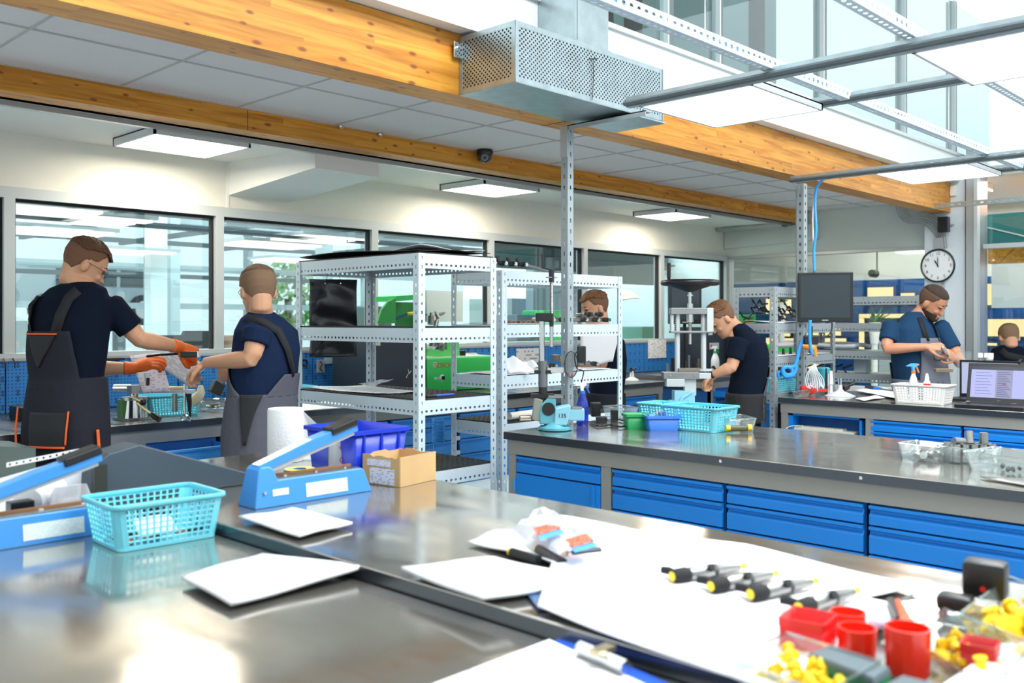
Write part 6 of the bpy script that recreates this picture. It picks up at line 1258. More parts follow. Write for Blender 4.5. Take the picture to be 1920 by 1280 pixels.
for k in range(14): lbox(.165, .235-.008*(k % 4), .036+.011*k, .040+.011*k, -.0024, -.0018, SP).build('text_line', emis('screen_text2', '7d80a0', .7), lid_)
lbox(.19, .21, .11, .115, -.003, -.0024, SP).build('red_mark', emis('screen_red', 'b23a6a', .7), lid_)
text('badge', 'DELL', .009, (lambda p: Matrix(((xax.x, 0, -back.x, p.x), (xax.y, 0, -back.y, p.y), (0, 1, 0, p.z), (0, 0, 0, 1))))(SP(.18, .012, -.002)), ALU, t, .0003)
c = onZ(1895, 765, ZB); tag(MB().tube([c+Vector((-.02, .02, .012)), c+Vector((0, -.02, .014)), c+Vector((.01, -.06, .010))], [.012, .016, .010], 10).build('computer_mouse', mat('mouse_red', 'c8321e', .3, coat=.4), smooth=True), 'black and glowing red mouse in front of the laptop', 'mouse')
# second laptop and transparent display further back
q1 = Vector((6.35, onX(1798, 700, 6.35).y, ZB)); t = thing('second_laptop', q1, 'second dark laptop seen edge-on behind the front laptop', 'laptop')
MB().box(6.36, 6.372, q1.y-.36, q1.y, ZB+.012, ZB+.25).build('lid', BLACK, t, bevel=.002); MB().box(6.357, 6.36, q1.y-.345, q1.y-.015, ZB+.035, ZB+.235).build('screen', emis('second_screen', 'c2cdf0', .7), t); MB().box(6.14, 6.36, q1.y-.36, q1.y, ZB+.001, ZB+.014).build('base', BLACK, t)
p = onD(1768, 694, 6.25); tag(MB().box(-.055, .06, -.02, .02, -.012, .012, M=Matrix.Translation(p) @ Matrix.Rotation(RM, 4, 'Z'), bev=.003).build('tan_clamp', mat('tan_metal', 'a8987c', .35, .7)), 'tan metal clamp bar behind the white basket', 'clamp')
a = onD(1795, 745, 6.2); t = thing('acrylic_guard', (a.x, a.y, ZB), 'clear acrylic guard with white fittings behind the front laptop', 'guard'); MB().box(-.0, .09, -.01, .01, 0, .30, M=Matrix.Translation((a.x, a.y, ZB+.001)) @ Matrix.Rotation(RM, 4, 'Z')).build('acrylic', CLEAR, t)
for px in (1838, 1850, 1858): pp = onD(px, 670, 6.3); MB().cyl(pp, pp+Vector((0, 0, .03)), .016, n=12).build('white_fitting', WHITE, t)
MB().tube([onD(1838, 670, 6.3)-Vector((0, 0, .0)), Vector((onD(1838, 670, 6.3).x, onD(1838, 670, 6.3).y, ZB+.001))], .006, 6).build('fitting_stand', ALU, t)
MB().tube([onD(1850, 670, 6.3), onD(1860, 671, 6.3)], .02, 10).build('white_motor', WHITE, t)
# ================================================================ CLOCK, CABLES, SOCKETS
cc = onX(1759, 498, XW-.15); t = thing('wall_clock', (cc.x, cc.y, cc.z-.15), 'round white wall clock with black rim on the white column', 'clock')
dC = XW-.15; R_ = .148
def ringx(r, z0, z1, name, m, x0, n=40): return None
fc = lambda y, z, x=0: Vector((cc.x-x, cc.y-y, cc.z+z))
ring = [fc(R_*cos(a), R_*sin(a), .012) for a in [i*2*pi/48 for i in range(48)]]
MB().tube(ring, .0085, 8, closed=True).build('rim', BLACK, t, smooth=True)
cf_ = MB().cyl(fc(0, 0, -.025), fc(0, 0, .004), R_, n=48).build('face', mat('clock_face', 'f2f4f4', .5), t)
fR = Matrix(((0, 0, -1, 0), (-1, 0, 0, 0), (0, 1, 0, 0), (0, 0, 0, 1)))
for h in range(1, 13):
    a = radians(90-30*h); p = fc(.112*cos(a), .112*sin(a), .005); text('numeral', str(h), .037, Matrix.Translation(p) @ fR, BLACK, cf_, .0005)
    p0, p1 = fc(.130*cos(a), .130*sin(a), .006), fc(.136*cos(a), .136*sin(a), .006); MB().tube([p0, p1], .0015, 4).build('hour_mark', BLACK, cf_)
def hand(h, L_, w, name):
    a = radians(90-h*30); d = Vector((0, -cos(a), sin(a))); s_ = Vector((0, sin(a), cos(a))) if False else d.cross(Vector((1, 0, 0))); o = fc(0, 0, .009)
    MB().prism([o-d*.015+s_*w*.5, o+d*L_*.6+s_*w*1.2, o+d*L_, o+d*L_*.6-s_*w*1.2, o-d*.015-s_*w*.5], (-.001, 0, 0)).build(name, BLACK, t)
hand(11.0, .068, .0045, 'hour_hand'); hand(11.97, .092, .003, 'minute_hand'); MB().cyl(fc(0, 0, .008), fc(0, 0, .013), .006, n=12).build('hub', BLACK, t)
XP = XW-.02
path = [(1680, 386), (1684, 402), (1692, 412), (1706, 418), (1722, 419), (1738, 424), (1750, 436), (1756, 448), (1758, 468)]
for i in range(6):
    cable('conduit_cable', [onX(px+3.6*i, py-3.6*i*(1 if 2 < k < 7 else .3), XW-.13-.004*i) for k, (px, py) in enumerate(path)], .0065, mat('cable_grey', 'b6b8ba', .45), 'pale grey cable curving under the front beam towards the clock')['group'] = 'grey cables above the clock'
a, b = onX(1754, 469, XW-.12), onX(1771, 446, XW-.12); t = thing('cable_trunk', (a.x, (a.y+b.y)/2, a.z-.1), 'grey metal cable trunking above the clock', 'trunking'); MB().box(XW-.15, XW-.121, b.y, a.y, onX(1754, 472, XW-.13).z, onX(1754, 446, XW-.13).z).build('trunk_body', ALU, t)
p = onX(1770, 421, XW-.2); t = thing('wall_speaker', p-Vector((0, 0, .06)), 'small black loudspeaker fixed to the white column under the beam', 'speaker', radians(-8)); MB().box(XW-.24, XW-.17, p.y-.045, p.y+.045, p.z-.07, p.z+.07, bev=.005).build('speaker_body', BLACK, t); MB().tube([Vector((XW-.17, p.y-.04, p.z)), Vector((XW-.12, p.y-.06, p.z))], .008, 6).build('speaker_bracket', RACKD, t)
a, b = onX(1786, 395, XW-.14), onX(1786, 344, XW-.14)
tag(MB().box(XW-.15, XW-.121, a.y-.03, a.y+.02, onX(1797, 366, XW-.14).z, onX(1797, 347, XW-.14).z, bev=.003).build('motion_sensor', WHITE), 'small white sensor box on the column at the beam end', 'sensor')
for (px, py, w, h, lab) in ((1778, 627, .075, .085, 'black wall socket on the column, upper of two'), (1786, 655, .085, .085, 'black wall socket box on the column, lower of two')):
    p = onX(px, py, XW-.125); tag(MB().box(XW-.165, XW-.121, p.y-w/2, p.y+w/2, p.z-h/2, p.z+h/2, bev=.01).build('wall_socket', BLACK), lab, 'socket')
strip('slotted_rail', RACKD, (XW-.125, onX(1771, 600, XW-.125).y, .9), (0, 0, 1), 1.15, (0, 1, 0), .03, .05, .5, .35)
o = bpy.data.objects['slotted_rail']; tag(o, 'narrow slotted rail running up the white column behind the clock', 'rail')
p = onX(1641, 513, 10.8); tag(MB().cyl((10.8, p.y, p.z), (10.7, p.y, p.z), .05, .045, 16).tube([Vector((10.85, p.y, p.z)), Vector((10.85, p.y, 2.78))], .008, 6).build('dome_speaker', IRON), 'small dark round camera hanging in the room behind the right glass', 'camera')
# blue spiral air hose under rack 1
t = None
pts = [onD(818+8*cos(a*.9)*(1+.6*((i % 2))), 778+i*1.15, 5.4) for i, a in enumerate([k*.9 for k in range(46)])]
pts = []
for i in range(110):
    a = i*2*pi/8; r = .035; c_ = onD(822, 785+i*.42, 5.5); pts.append(c_+Vector((ST, -CT, 0))*(r*cos(a))+Vector((CT, ST, 0))*(r*sin(a)))
pts += [Vector((pts[-1].x, pts[-1].y, .3)), Vector((pts[-1].x, pts[-1].y, .004))]
tag(MB().tube(pts, .0045, 5).build('spiral_hose', BC, smooth='all'), 'blue spiral air hose hanging behind the large shelving', 'hose')
# plants and screen in the far room
for (px, py, lab) in ((1640, 598, 'green plant in the room behind the right glass'), (1465, 561, 'small green plant seen above the tangled brackets')):
    p = onX(px, py, 11.2); t = thing('potted_plant', (p.x, p.y, p.z-.3), lab, 'plant'); rnd = random.Random(px)
    for i in range(26):
        a = rnd.uniform(0, 6.28); d = Vector((.6*cos(a), sin(a), rnd.uniform(.1, 1))).normalized()*rnd.uniform(.1, .26); s_ = d.cross(Vector((0, 0, 1))).normalized()*.02
        b_ = Vector((p.x, p.y, p.z-.05)); MB().add([b_, b_+d*.5+s_, b_+d, b_+d*.5-s_], [(0, 1, 2, 3)]).build('leaf', mat('leaf_green', '3f6a30', .6), t, solid=.002)
    MB().cyl((p.x, p.y, p.z-.3), (p.x, p.y, p.z-.04), .05, .07, 12).build('pot', WHITE, t); MB().cyl((p.x, p.y, 0), (p.x, p.y, p.z-.3), .04, n=10).cyl((p.x, p.y, 0), (p.x, p.y, .02), .15, n=14).build('plant_stand', WHITE, t)
tag(MB().box(11.2, 11.25, onX(1700, 620, 11.2).y, onX(1648, 620, 11.2).y, 0, onX(1660, 624, 11.2).z).build('partition_screen', mat('screen_panel', 'a9b7bd', .6)), 'pale grey partition screen in the room behind the right glass', 'partition')
tag(MB().box(10.2, 10.24, onX(1925, 500, 10.2).y-.2, onX(1859, 500, 10.2).y, onX(1859, 577, 10.2).z, onX(1859, 466, 10.2).z).build('white_board', mat('whiteboard', 'cfdbe0', .3)), 'large pale board hanging in the room behind the right glass', 'board')
# ================================================================ NEXT HALL: car on a lift, seats, shelves
CARM = mat('car_grey', '8fa0a6', .3, .3)
YC = 18.0
cx0 = onY(338, 560, YC).x; cz0 = onY(300, 583, YC).z
t = thing('car', (cx0-1.5, YC+.8, cz0), 'grey car raised on a lift seen through the first window', 'car')
prof = [(0, .12), (.02, .42), (-.10, .62), (-.45, .95), (-1.2, 1.02), (-3.2, .98), (-3.5, .5), (-3.45, .1), (-.5, 0)]
prof = [(a*.9, b*.86) for a, b in prof]
MB().loop([[Vector((cx0+x, YC+.05, cz0+z)) for x, z in prof], [Vector((cx0+x, YC+1.7, cz0+z)) for x, z in prof]]).build('car_body', CARM, t, bevel=.03)
CG = mat('car_glass', '2b3a40', .1)
MB().prism([(cx0-.22, YC+.03, cz0+.46), (cx0-.45, YC+.03, cz0+.76), (cx0-1.2, YC+.03, cz0+.79), (cx0-1.2, YC+.03, cz0+.46)], (0, .03, 0)).build('side_window', CG, t)
MB().prism([(cx0-1.28, YC+.03, cz0+.46), (cx0-1.28, YC+.03, cz0+.79), (cx0-2.4, YC+.03, cz0+.78), (cx0-2.4, YC+.03, cz0+.46)], (0, .03, 0)).build('side_window', CG, t)
for xx in (-.75, -2.55):
    MB().cyl((cx0+xx, YC, cz0+.02), (cx0+xx, YC+.22, cz0+.02), .30, n=24).build('wheel', BLACKM, t); MB().cyl((cx0+xx, YC-.02, cz0+.02), (cx0+xx, YC, cz0+.02), .18, n=16).build('wheel_rim', ALU, t)
MB().box(cx0-.06, cx0+.03, YC+.2, YC+1.5, cz0+.30, cz0+.38).build('bumper_light', mat('tail_light', '5a6468', .3), t)
for k, xx in enumerate((-1.0, -2.0)):
    tag(MB().box(cx0+xx, cx0+xx+.14, YC+.6, YC+.9, 0, cz0+.08).build('lift_post', mat('lift_grey', '6d7a7e', .5)), ['right', 'left'][k]+' grey lift post under the raised car', 'lift')
# overhead grid and panels of the next hall
for k, (px, py, y) in enumerate(((150, 415, 7.0), (95, 438, 8.2), (235, 475, 9.6), (505, 462, 8.0), (610, 452, 7.4), (545, 490, 10.5), (40, 398, 6.6))):
    p = onY(px, py, y); tt_ = thing('hall_light', p, 'square panel light beyond the windows, '+['upper one in the first window', 'lower left one in the first window', 'behind the first man', 'left one in the second window', 'right one in the second window', 'lowest in the second window', 'cut by the first mullion'][k], 'light', group='panel lights beyond the windows')
    MB().box(p.x-.42, p.x+.42, y-.28, y+.28, p.z, p.z+.02).build('diffuser', emis('hall_lamp', 'fff0e4', 1.3), tt_); MB().box(p.x-.45, p.x+.45, y-.31, y+.31, p.z+.02, p.z+.05).build('light_frame', RACKD, tt_)
DKC = mat('dark_channel', '39474b', .5, .3)
for k, (y, z, w) in enumerate(((6.5, 2.16, .03), (7.3, 2.27, .04), (8.6, 2.30, .04), (10.0, 2.25, .05), (12.5, 2.0, .06), (6.2, 2.04, .02))):
    structure('trim_%d' % (40+k), MB().box(-2, 9.2, y, y+.05, z, z+w), DKC)
for k, x in enumerate((.4, 1.6, 2.5, 3.6, 4.7, 6.0, 7.4)):
    structure('trim_%d' % (50+k), MB().box(x, x+.05, 6.4, 11, 2.30, 2.35), DKC)
for k, (x, y) in enumerate(((1.0, 12), (2.9, 12), (4.4, 9.5), (5.3, 11.5), (7.0, 12), (9.0, 13), (6.2, 9), (3.4, 14))):
    structure('wall_post_%d' % (k+1), MB().box(x, x+(.14, .07, .18)[k % 3], y, y+.15, 0, 5), mat(('next_post', 'next_post_dark', 'next_post_pale')[k % 3], ('93a5a8', '62757a', 'c3d6d8')[k % 3], .5))
for k, (px, py, y, r_) in enumerate(((1185, 560, 17, 1.2), (1262, 630, 15, .8), (1170, 620, 15, .7), (540, 560, 20, 1.0))):
    p = onY(px, py, y); rnd = random.Random(900+k); tr = thing('leafy_tree', (p.x, p.y, 0), 'green leafy tree outside beyond the '+['fifth window', 'sixth window low down', 'fifth window low down', 'second window'][k], 'tree')
    MB().cyl((p.x, p.y, 0), (p.x, p.y, p.z), .09, n=8).build('trunk', mat('bark', '6a5a48', .9), tr); q = MB()
    for i in range(420):
        d = Vector((rnd.gauss(0, 1), rnd.gauss(0, .6), rnd.gauss(0, 1))).normalized()*r_*rnd.uniform(.4, 1); s1 = Vector((rnd.uniform(-1, 1), rnd.uniform(-1, 1), rnd.uniform(-1, 1))).normalized()*.12*r_; s2 = s1.orthogonal().normalized()*.09*r_; b_ = p+d; q.add([b_-s1, b_+s2, b_+s1, b_-s2], [(0, 1, 2, 3)])
    q.build('leaf_crown', mat('tree_green', '6f9a5c', .8), tr)['kind'] = 'stuff'
for k, (px, py, w) in enumerate(((325, 628, .30), (375, 620, .34), (300, 640, .2))):
    p = onY(px, py, 6.4); t = thing('office_chair', (p.x, 6.4, 0), ['dark chair back seen through the first window, left', 'dark tall chair back seen through the first window, right', 'low dark chair seen through the window behind the first man'][k], 'chair')
    MB().loop([rrect(w, .09, .03, 0, M=Matrix.Translation((p.x, 6.4, .9))), rrect(w, .09, .03, 0, M=Matrix.Translation((p.x, 6.4, p.z-.08))), rrect(w*.75, .07, .03, 0, M=Matrix.Translation((p.x, 6.4, p.z)))]).build('backrest', mat('chair_dark', '2c3438', .7), t, smooth=True)
    MB().cyl((p.x, 6.4, .03), (p.x, 6.4, .9), .03, n=8).build('column', BLACKM, t); MB().cyl((p.x, 6.4, 0), (p.x, 6.4, .03), .25, n=12).build('foot', BLACKM, t)
for k, (px0, px1, py0, py1, y, m, lab, cat) in enumerate([(25, 95, 600, 660, 7.0, mat('pale_case', 'bccdd0', .6), 'pale equipment case seen through the leftmost window', 'case'), (430, 448, 628, 654, 6.3, mat('carton_brown', 'a8876f', .8), 'brown cartons seen through the glass beside the second man', 'carton'),
     (702, 735, 575, 600, 6.2, mat('shelf_dark', '4f5b60', .6), 'dark equipment shelf seen through the window behind the large shelving', 'shelf'), (970, 1040, 590, 650, 6.3, mat('grey_machine', '5d6c70', .5), 'grey machine beyond the glass behind the press tool', 'machine'),
     (1020, 1055, 582, 640, 6.25, GREEN, 'green machine box beyond the glass behind the threaded rod', 'machine'), (1265, 1292, 560, 640, 6.6, mat('door_dark', '3d4648', .5), 'dark doorway panel beyond the far windows', 'door panel'),
     (880, 915, 560, 650, 7.2, mat('pale_door', 'd3e6e4', .5), 'pale door leaf beyond the glass between the shelving units', 'door leaf'), (1205, 1230, 612, 650, 6.3, mat('muted_green', '6f9a80', .6), 'small green cabinet beyond the glass left of the steel press', 'cabinet')]):
    a, b = onY(px0, py1, y), onY(px1, py0, y); tag(MB().box(a.x, b.x, y, y+.3, 0, b.z, bev=.01).build(cat.replace(' ', '_')+'_block' if cat in ('case',) else cat.replace(' ', '_'), m), lab, cat)
a = onY(1165, 545, 5.43); t = thing('hanging_plan', (a.x, 5.40, a.z-.1), 'curled white paper sheet clipped by the window right of the injector shelving', 'paper')
q_ = sheet('curl', None, 0, .001, None, cat=None, world=[onY(px, py, 5.425) for px, py in ((1160, 546), (1180, 546), (1202, 562), (1163, 565))], amp=.01); q_.parent = t; q_.matrix_parent_inverse = Matrix.Translation(t.location).inverted()

# darker bulkheads and panels beyond the right-hand windows
BKD = mat('beyond_grey', '76868a', .7); BKD2 = mat('beyond_dark', '4d5a5e', .7)
for k, (px0, px1, py0, py1, y, m) in enumerate(((925, 1092, 462, 500, 6.6, BKD2), (1000, 1092, 500, 640, 7.4, BKD), (1098, 1236, 470, 528, 6.4, BKD2), (1240, 1352, 476, 505, 6.4, BKD), (1215, 1228, 528, 650, 6.9, BKD2), (960, 1000, 560, 640, 8, BKD), (700, 912, 425, 445, 7.5, BKD), (425, 690, 405, 420, 7.5, BKD))):
    a, b = onY(px0, py1, y), onY(px1, py0, y); structure('wall_beyond_%d' % (k+1), MB().box(a.x, b.x, y, y+.12, a.z if py1 < 600 else 0, b.z), m)
for k, (px, py) in enumerate(((852, 826), (852, 853))):
    q_ = onY(px, py, 4.448); o = uvquad('drawer_label', [q_, q_+Vector((.05, 0, 0)), q_+Vector((.05, 0, .028)), q_+Vector((0, 0, .028))], TP, bpy.data.objects['drawer_cabinet.007'])
# ================================================================ PEOPLE
RT = Vector((ST, -CT, 0)); FW = Vector((CT, ST, 0)); UP = Vector((0, 0, 1))
def remesh(o, vox=.006, it=4):
    r = o.modifiers.new('remesh', 'REMESH'); r.mode = 'VOXEL'; r.voxel_size = vox; r.use_smooth_shade = True
    s = o.modifiers.new('smooth', 'SMOOTH'); s.factor = .5; s.iterations = it
HR = [(-.116, .016, .070, .040), (-.112, .028, .082, .026), (-.100, .040, .090, .0), (-.08, .050, .091, -.03), (-.055, .058, .088, -.055), (-.03, .064, .089, -.074), (0, .070, .084, -.090), (.03, .074, .090, -.098),
      (.06, .073, .084, -.096), (.085, .063, .066, -.082), (.103, .044, .044, -.058), (.114, .020, .018, -.030), (.117, .004, .0, -.010)]
def head_pt(k, a, inf=0, z=None):
    zz, w, f, b = HR[k]; yc = (f+b)/2; h = (f-b)/2; c, s = cos(a), sin(a)      # a = 0 is the face front
    n = 2.0/2.35; return Vector(((w+inf)*math.copysign(abs(s)**n, s), yc+(h+inf)*math.copysign(abs(c)**n, c), zz+(inf if zz > .08 else 0)))
def head_mesh(q, M, sc=1, beard=False):
    n = 24; q.loop([[M @ (head_pt(k, 2*pi*i/n)*sc) for i in range(n)] for k in range(len(HR))])
    def ell(c, r, m=8):
        rings = []
        for j in range(1, m):
            t = pi*j/m; rings.append([M @ ((Vector(c)+Vector((r[0]*sin(t)*cos(2*pi*i/10), r[1]*sin(t)*sin(2*pi*i/10), -r[2]*cos(t))))*sc) for i in range(10)])
        q.loop(rings)
    q.loop([[M @ (Vector(p)*sc) for p in ((-.017, .085, -.040), (.017, .085, -.040), (.013, .112, -.041), (-.013, .112, -.041))], [M @ (Vector(p)*sc) for p in ((-.012, .085, -.02), (.012, .085, -.02), (.008, .104, -.018), (-.008, .104, -.018))], [M @ (Vector(p)*sc) for p in ((-.009, .08, .012), (.009, .08, .012), (.006, .089, .012), (-.006, .089, .012))]])
    for s in (-1, 1):
        ell((s*.073, -.008, -.012), (.012, .019, .031)); ell((s*.030, .078, .014), (.024, .014, .009)); ell((s*.034, .068, -.032), (.022, .018, .018))
    ell((0, .086, -.062), (.022, .010, .006)); ell((0, .085, -.073), (.018, .010, .006)); ell((0, .078, -.098), (.020, .016, .014))
def hair_mesh(q, M, sc, inf, keep, n=72, seed=1, rough=.0):
    rnd = random.Random(seed); K = 4; vs = {}; zs = []
    # refine rings
    R = []
    for k in range(len(HR)-1):
        for j in range(6): R.append((k, j/6))
    R.append((len(HR)-2, 1.0))
    pts = []
    for (k, u) in R:
        row = []
        for i in range(n):
            a = 2*pi*i/n-pi; p = head_pt(k, a).lerp(head_pt(k+1, a), u); d = Vector((p.x, p.y+.005, max(0, p.z-.02)*1.0)).normalized()
            g = inf(p, a) if callable(inf) else inf
            row.append((p, p+d*(g+rnd.uniform(-rough, rough))))
        pts.append(row)
    idx = {}; V_ = []; Fs = []
    def vid(j, i):
        i %= n
        if (j, i) not in idx: idx[(j, i)] = len(V_); V_.append(M @ (pts[j][i][1]*sc))
        return idx[(j, i)]
    for j in range(len(R)-1):
        for i in range(n):
            ps = [pts[jj][ii % n][0] for jj, ii in ((j, i), (j, i+1), (j+1, i+1), (j+1, i))]
            if all(keep(p) for p in ps): Fs.append((vid(j, i), vid(j, i+1), vid(j+1, i+1), vid(j+1, i)))
    q.add(V_, Fs)
def hand_mesh(q, wrist, d, nrm, thumb=1, curl=(.5, .6, .5), sc=1.0, spread=.0, inf=0.0):
    d = d.normalized(); nrm = (nrm-d*nrm.dot(d)).normalized(); y = nrm.cross(d)*thumb
    def L(x, yy, z): return wrist+(d*x+y*yy+nrm*z)*sc
    def ring(x, w, h, z=0): return [L(x, w*cos(a), z+h*sin(a)) for a in [i*2*pi/12 for i in range(12)]]
    q.loop([ring(-.02, .024+inf, .019+inf), ring(.01, .028+inf, .018+inf), ring(.045, .038+inf, .016+inf), ring(.08, .041+inf, .014+inf), ring(.092, .036+inf, .010+inf)])
    for k, (yy, ln) in enumerate(((.030, .070), (.011, .078), (-.009, .073), (-.028, .058))):
        p = L(.078, yy, 0); a = 0; pts = [p, L(.09, yy*1.05, 0)]; rs = [.0095+inf, .0095+inf]
        for j, f in enumerate((.45, .32, .25)):
            a += curl[j]+.08*k; dd = d*cos(a)-nrm*sin(a)+y*(yy*spread); pts.append(pts[-1]+dd*ln*f*sc); rs.append(.0092-.0009*j+inf)
        pts.append(pts[-1]+(pts[-1]-pts[-2])*.12); rs.append(.005+inf); q.tube(pts, [r*sc for r in rs], 8)
    p0 = L(.018, .026, -.004); p1 = L(.05, .052, -.018); p2 = L(.075, .058, -.034); p3 = L(.094, .052, -.045)
    q.tube([p0, p1, p2, p3], [(.014+inf)*sc, (.0125+inf)*sc, (.011+inf)*sc, (.008+inf)*sc], 8)
def person(name_lab, D, torso, yaw, head, neck, arms, legs, shirt, trousers, extra=None, hair='5a3a22', hairkind=0, glasses=False, skin=None, beard=False, gloves=False, bib='back', gender='man', facescale=1.0, strapm=None, legs_m=None, base=None):
    P = lambda a: onD(a[0], a[1], D+(a[2] if len(a) > 2 else 0))
    skin = skin or SKIN
    b0 = base or P(torso[-1][0]); root = thing('person', (b0.x, b0.y, 0), name_lab, 'person', group=None)
    fr = (RT*sin(yaw)+FW*cos(yaw)).normalized(); sd = Vector((fr.y, -fr.x, 0))       # fr: chest direction, sd: his right
    rings = [(P(c), w, dd) for c, w, dd in torso]
    def tring(c, w, dd, inf=0, n=24): return [c+sd*((w+inf)*math.copysign(abs(cos(a))**.85, cos(a)))+fr*((dd+inf)*math.copysign(abs(sin(a))**.85, sin(a))) for a in [2*pi*i/n for i in range(n)]]
    # body
    q = MB(); hc = P(head[0]); hf = (RT*sin(head[1])+FW*cos(head[1])).normalized(); pit = head[2]
    hx = Vector((hf.y, -hf.x, 0)); R = Matrix((hx, hf, UP)).transposed().to_4x4(); 
    R = Matrix.Rotation(-pit, 4, hx) @ R
    if len(head) > 3: R = Matrix.Rotation(head[3], 4, hf) @ R
    HM_ = Matrix.Translation(hc) @ R; s_ = facescale
    head_mesh(q, HM_, s_)
    nb = P(neck); q.tube([HM_ @ Vector((0, -.03, -.03)), HM_ @ Vector((0, -.025, -.08)), nb+UP*.01, nb-UP*.06], [.052, .050, .056, .075], 14)
    q.loop([tring(c, w-.012, dd-.012) for c, w, dd in rings][::-1])
    for A in arms:
        pts = [P(p) for p in A['j']]; sh, el, wr = pts
        q.tube([sh, sh.lerp(el, .5), el.lerp(sh, .12), el, el.lerp(wr, .25), el.lerp(wr, .7), wr], [.050, .046, .040, .038, .041, .032, .026], 12)
        if not gloves: hand_mesh(q, wr, P(A['h'])-wr, A.get('n', UP), A.get('t', 1), A.get('c', (.5, .6, .5)), A.get('s', 1.0))
    body = q.build('body', skin, root); remesh(body, .0055, 3)
    # face details
    def fd(name, pts_fn, m): return pts_fn
    dk = mat('brow_'+hair, hair, .8)
    for s in (-1, 1):
        MB().tube([HM_ @ (Vector((s*.014, .088, .021))*s_), HM_ @ (Vector((s*.032, .086, .026))*s_), HM_ @ (Vector((s*.050, .072, .020))*s_)], [.003, .0042, .002], 6).build('eyebrow', dk, root)
        MB().tube([HM_ @ (Vector((s*.019, .083, -.001))*s_), HM_ @ (Vector((s*.031, .086, .001))*s_), HM_ @ (Vector((s*.044, .078, -.002))*s_)], [.002, .0045, .002], 6).build('eye', mat('eye_dark', '2a211d', .3), root)
    MB().tube([HM_ @ (Vector((x, .094-abs(x)*.25, -.067))*s_) for x in (-.022, -.01, 0, .01, .022)], [.002, .004, .004, .004, .002], 6).build('lips', mat('lips', 'b5706a', .5), root)
    HAIRM = mat('hair_'+hair, hair, .75, bump=.8, bscale=130, var=.25, scale=40)
    FADE = mat('fade_'+hair, {'5a3a22': '6e4c36', '6b5238': '7d6049', '3a2a20': '5c4434'}.get(hair, '704e36'), .85, bump=.4, bscale=200)
    side = lambda p: p.z > max(-.055, min(.068, .020+max(0, p.y-.03)*1.6 if p.y > 0 else .020+p.y*1.5))
    top = {0: lambda p: (p.z > .058+.012*sin(p.y*40)) , 1: lambda p: p.z > .07, 2: lambda p: p.z > .05 or (p.y < -.05 and p.z > .0)}[hairkind]
    q = MB(); hair_mesh(q, HM_, s_, .0035, lambda p: side(p)); q.build('short_hair', FADE if hairkind != 2 else HAIRM, root, solid=.003, smooth='all')
    inf = (lambda p, a: .008+.006*max(0, p.y/.09)+.0025*sin(a*9)+.002*sin(a*23)) if hairkind == 0 else ((lambda p, a: .0048) if hairkind == 1 else (lambda p, a: .009))
    q = MB(); hair_mesh(q, HM_, s_, inf, top, rough=.0012 if hairkind != 1 else .0004); q.build('hair', HAIRM, root, solid=.004, smooth='all')
    if beard:
        q = MB(); hair_mesh(q, HM_, s_, .004, lambda p: (p.z < -.052 and p.y > -.02 and not (abs(p.x) < .026 and p.z > -.08 and p.y > .07)) or (-.11 < p.z < -.05 and p.y > -.01 and abs(p.x) > .03))
        q.build('beard', mat('beard', '3a2a20', .8, bump=.6, bscale=200), root, solid=.004, smooth='all')
    if glasses:
        q = MB()
        for s in (-1, 1):
            c = Vector((s*.032, .098, -.002)); q.tube([HM_ @ ((c+Vector((.021*cos(a), -abs(.021*cos(a)+s*.0)*.1, .018*sin(a))))*s_) for a in [i*pi/8 for i in range(16)]], .0011, 5, closed=True)
            q.tube([HM_ @ (Vector((s*.053, .094, .002))*s_), HM_ @ (Vector((s*.077, .05, .004))*s_), HM_ @ (Vector((s*.082, -.008, .004))*s_), HM_ @ (Vector((s*.080, -.02, -.01))*s_)], .0013, 5)
        q.tube([HM_ @ (Vector((-.011, .101, .0))*s_), HM_ @ (Vector((.011, .101, .0))*s_)], .0012, 5); q.build('glasses', BLACK, root)
    # shirt
    q = MB(); q.loop([tring(c, w, dd) for c, w, dd in rings][::-1])
    for A in arms:
        pts = [P(p) for p in A['j']]; sh, el, wr = pts; f = A.get('sl', .72); e2 = sh.lerp(el, f)
        q.tube([sh-(el-sh)*.12, sh, sh.lerp(el, f*.5), e2-(el-sh)*.03, e2], [.045, .064, .062, .062, .060], 14)
    so = q.build('shirt', shirt, root); remesh(so, .008, 3)
    # trousers / overalls: hips and legs
    q = MB(); hip = rings[-2:] ; 
    k0 = extra.get('waist', len(rings)-2) if extra else len(rings)-2
    lower = [tring(c, w, dd, .014) for c, w, dd in rings[k0:]]
    q.loop(lower[::-1])
    for Lg in legs:
        pts = [P(Lg[0])]; z0 = pts[0].z; kn = Vector((pts[0].x, pts[0].y, z0*.55))+fr*.02; an = Vector((pts[0].x, pts[0].y, .08))
        q.tube([pts[0]+UP*.03, pts[0]-UP*.10, kn, kn.lerp(an, .5), an], [.088, .098, .072, .068, .070], 14)
        MB().box(-.045, .045, -.09, .17, 0, .09, M=Matrix.Translation((an.x, an.y, .001)) @ Matrix((sd, fr, UP)).transposed().to_4x4(), bev=.03).build('shoe', BLACKM, root, smooth=True)
    to = q.build('overalls', trousers, root); remesh(to, .010, 3)
    # bib and straps follow the torso
    def tp(u, a, inf):
        k = min(int(u), len(rings)-2); f = u-k; c = rings[k][0].lerp(rings[k+1][0], f); w = rings[k][1]*(1-f)+rings[k+1][1]*f; dd = rings[k][2]*(1-f)+rings[k+1][2]*f
        return c+sd*((w+inf)*math.copysign(abs(cos(a))**.85, cos(a)))+fr*((dd+inf)*math.copysign(abs(sin(a))**.85, sin(a)))
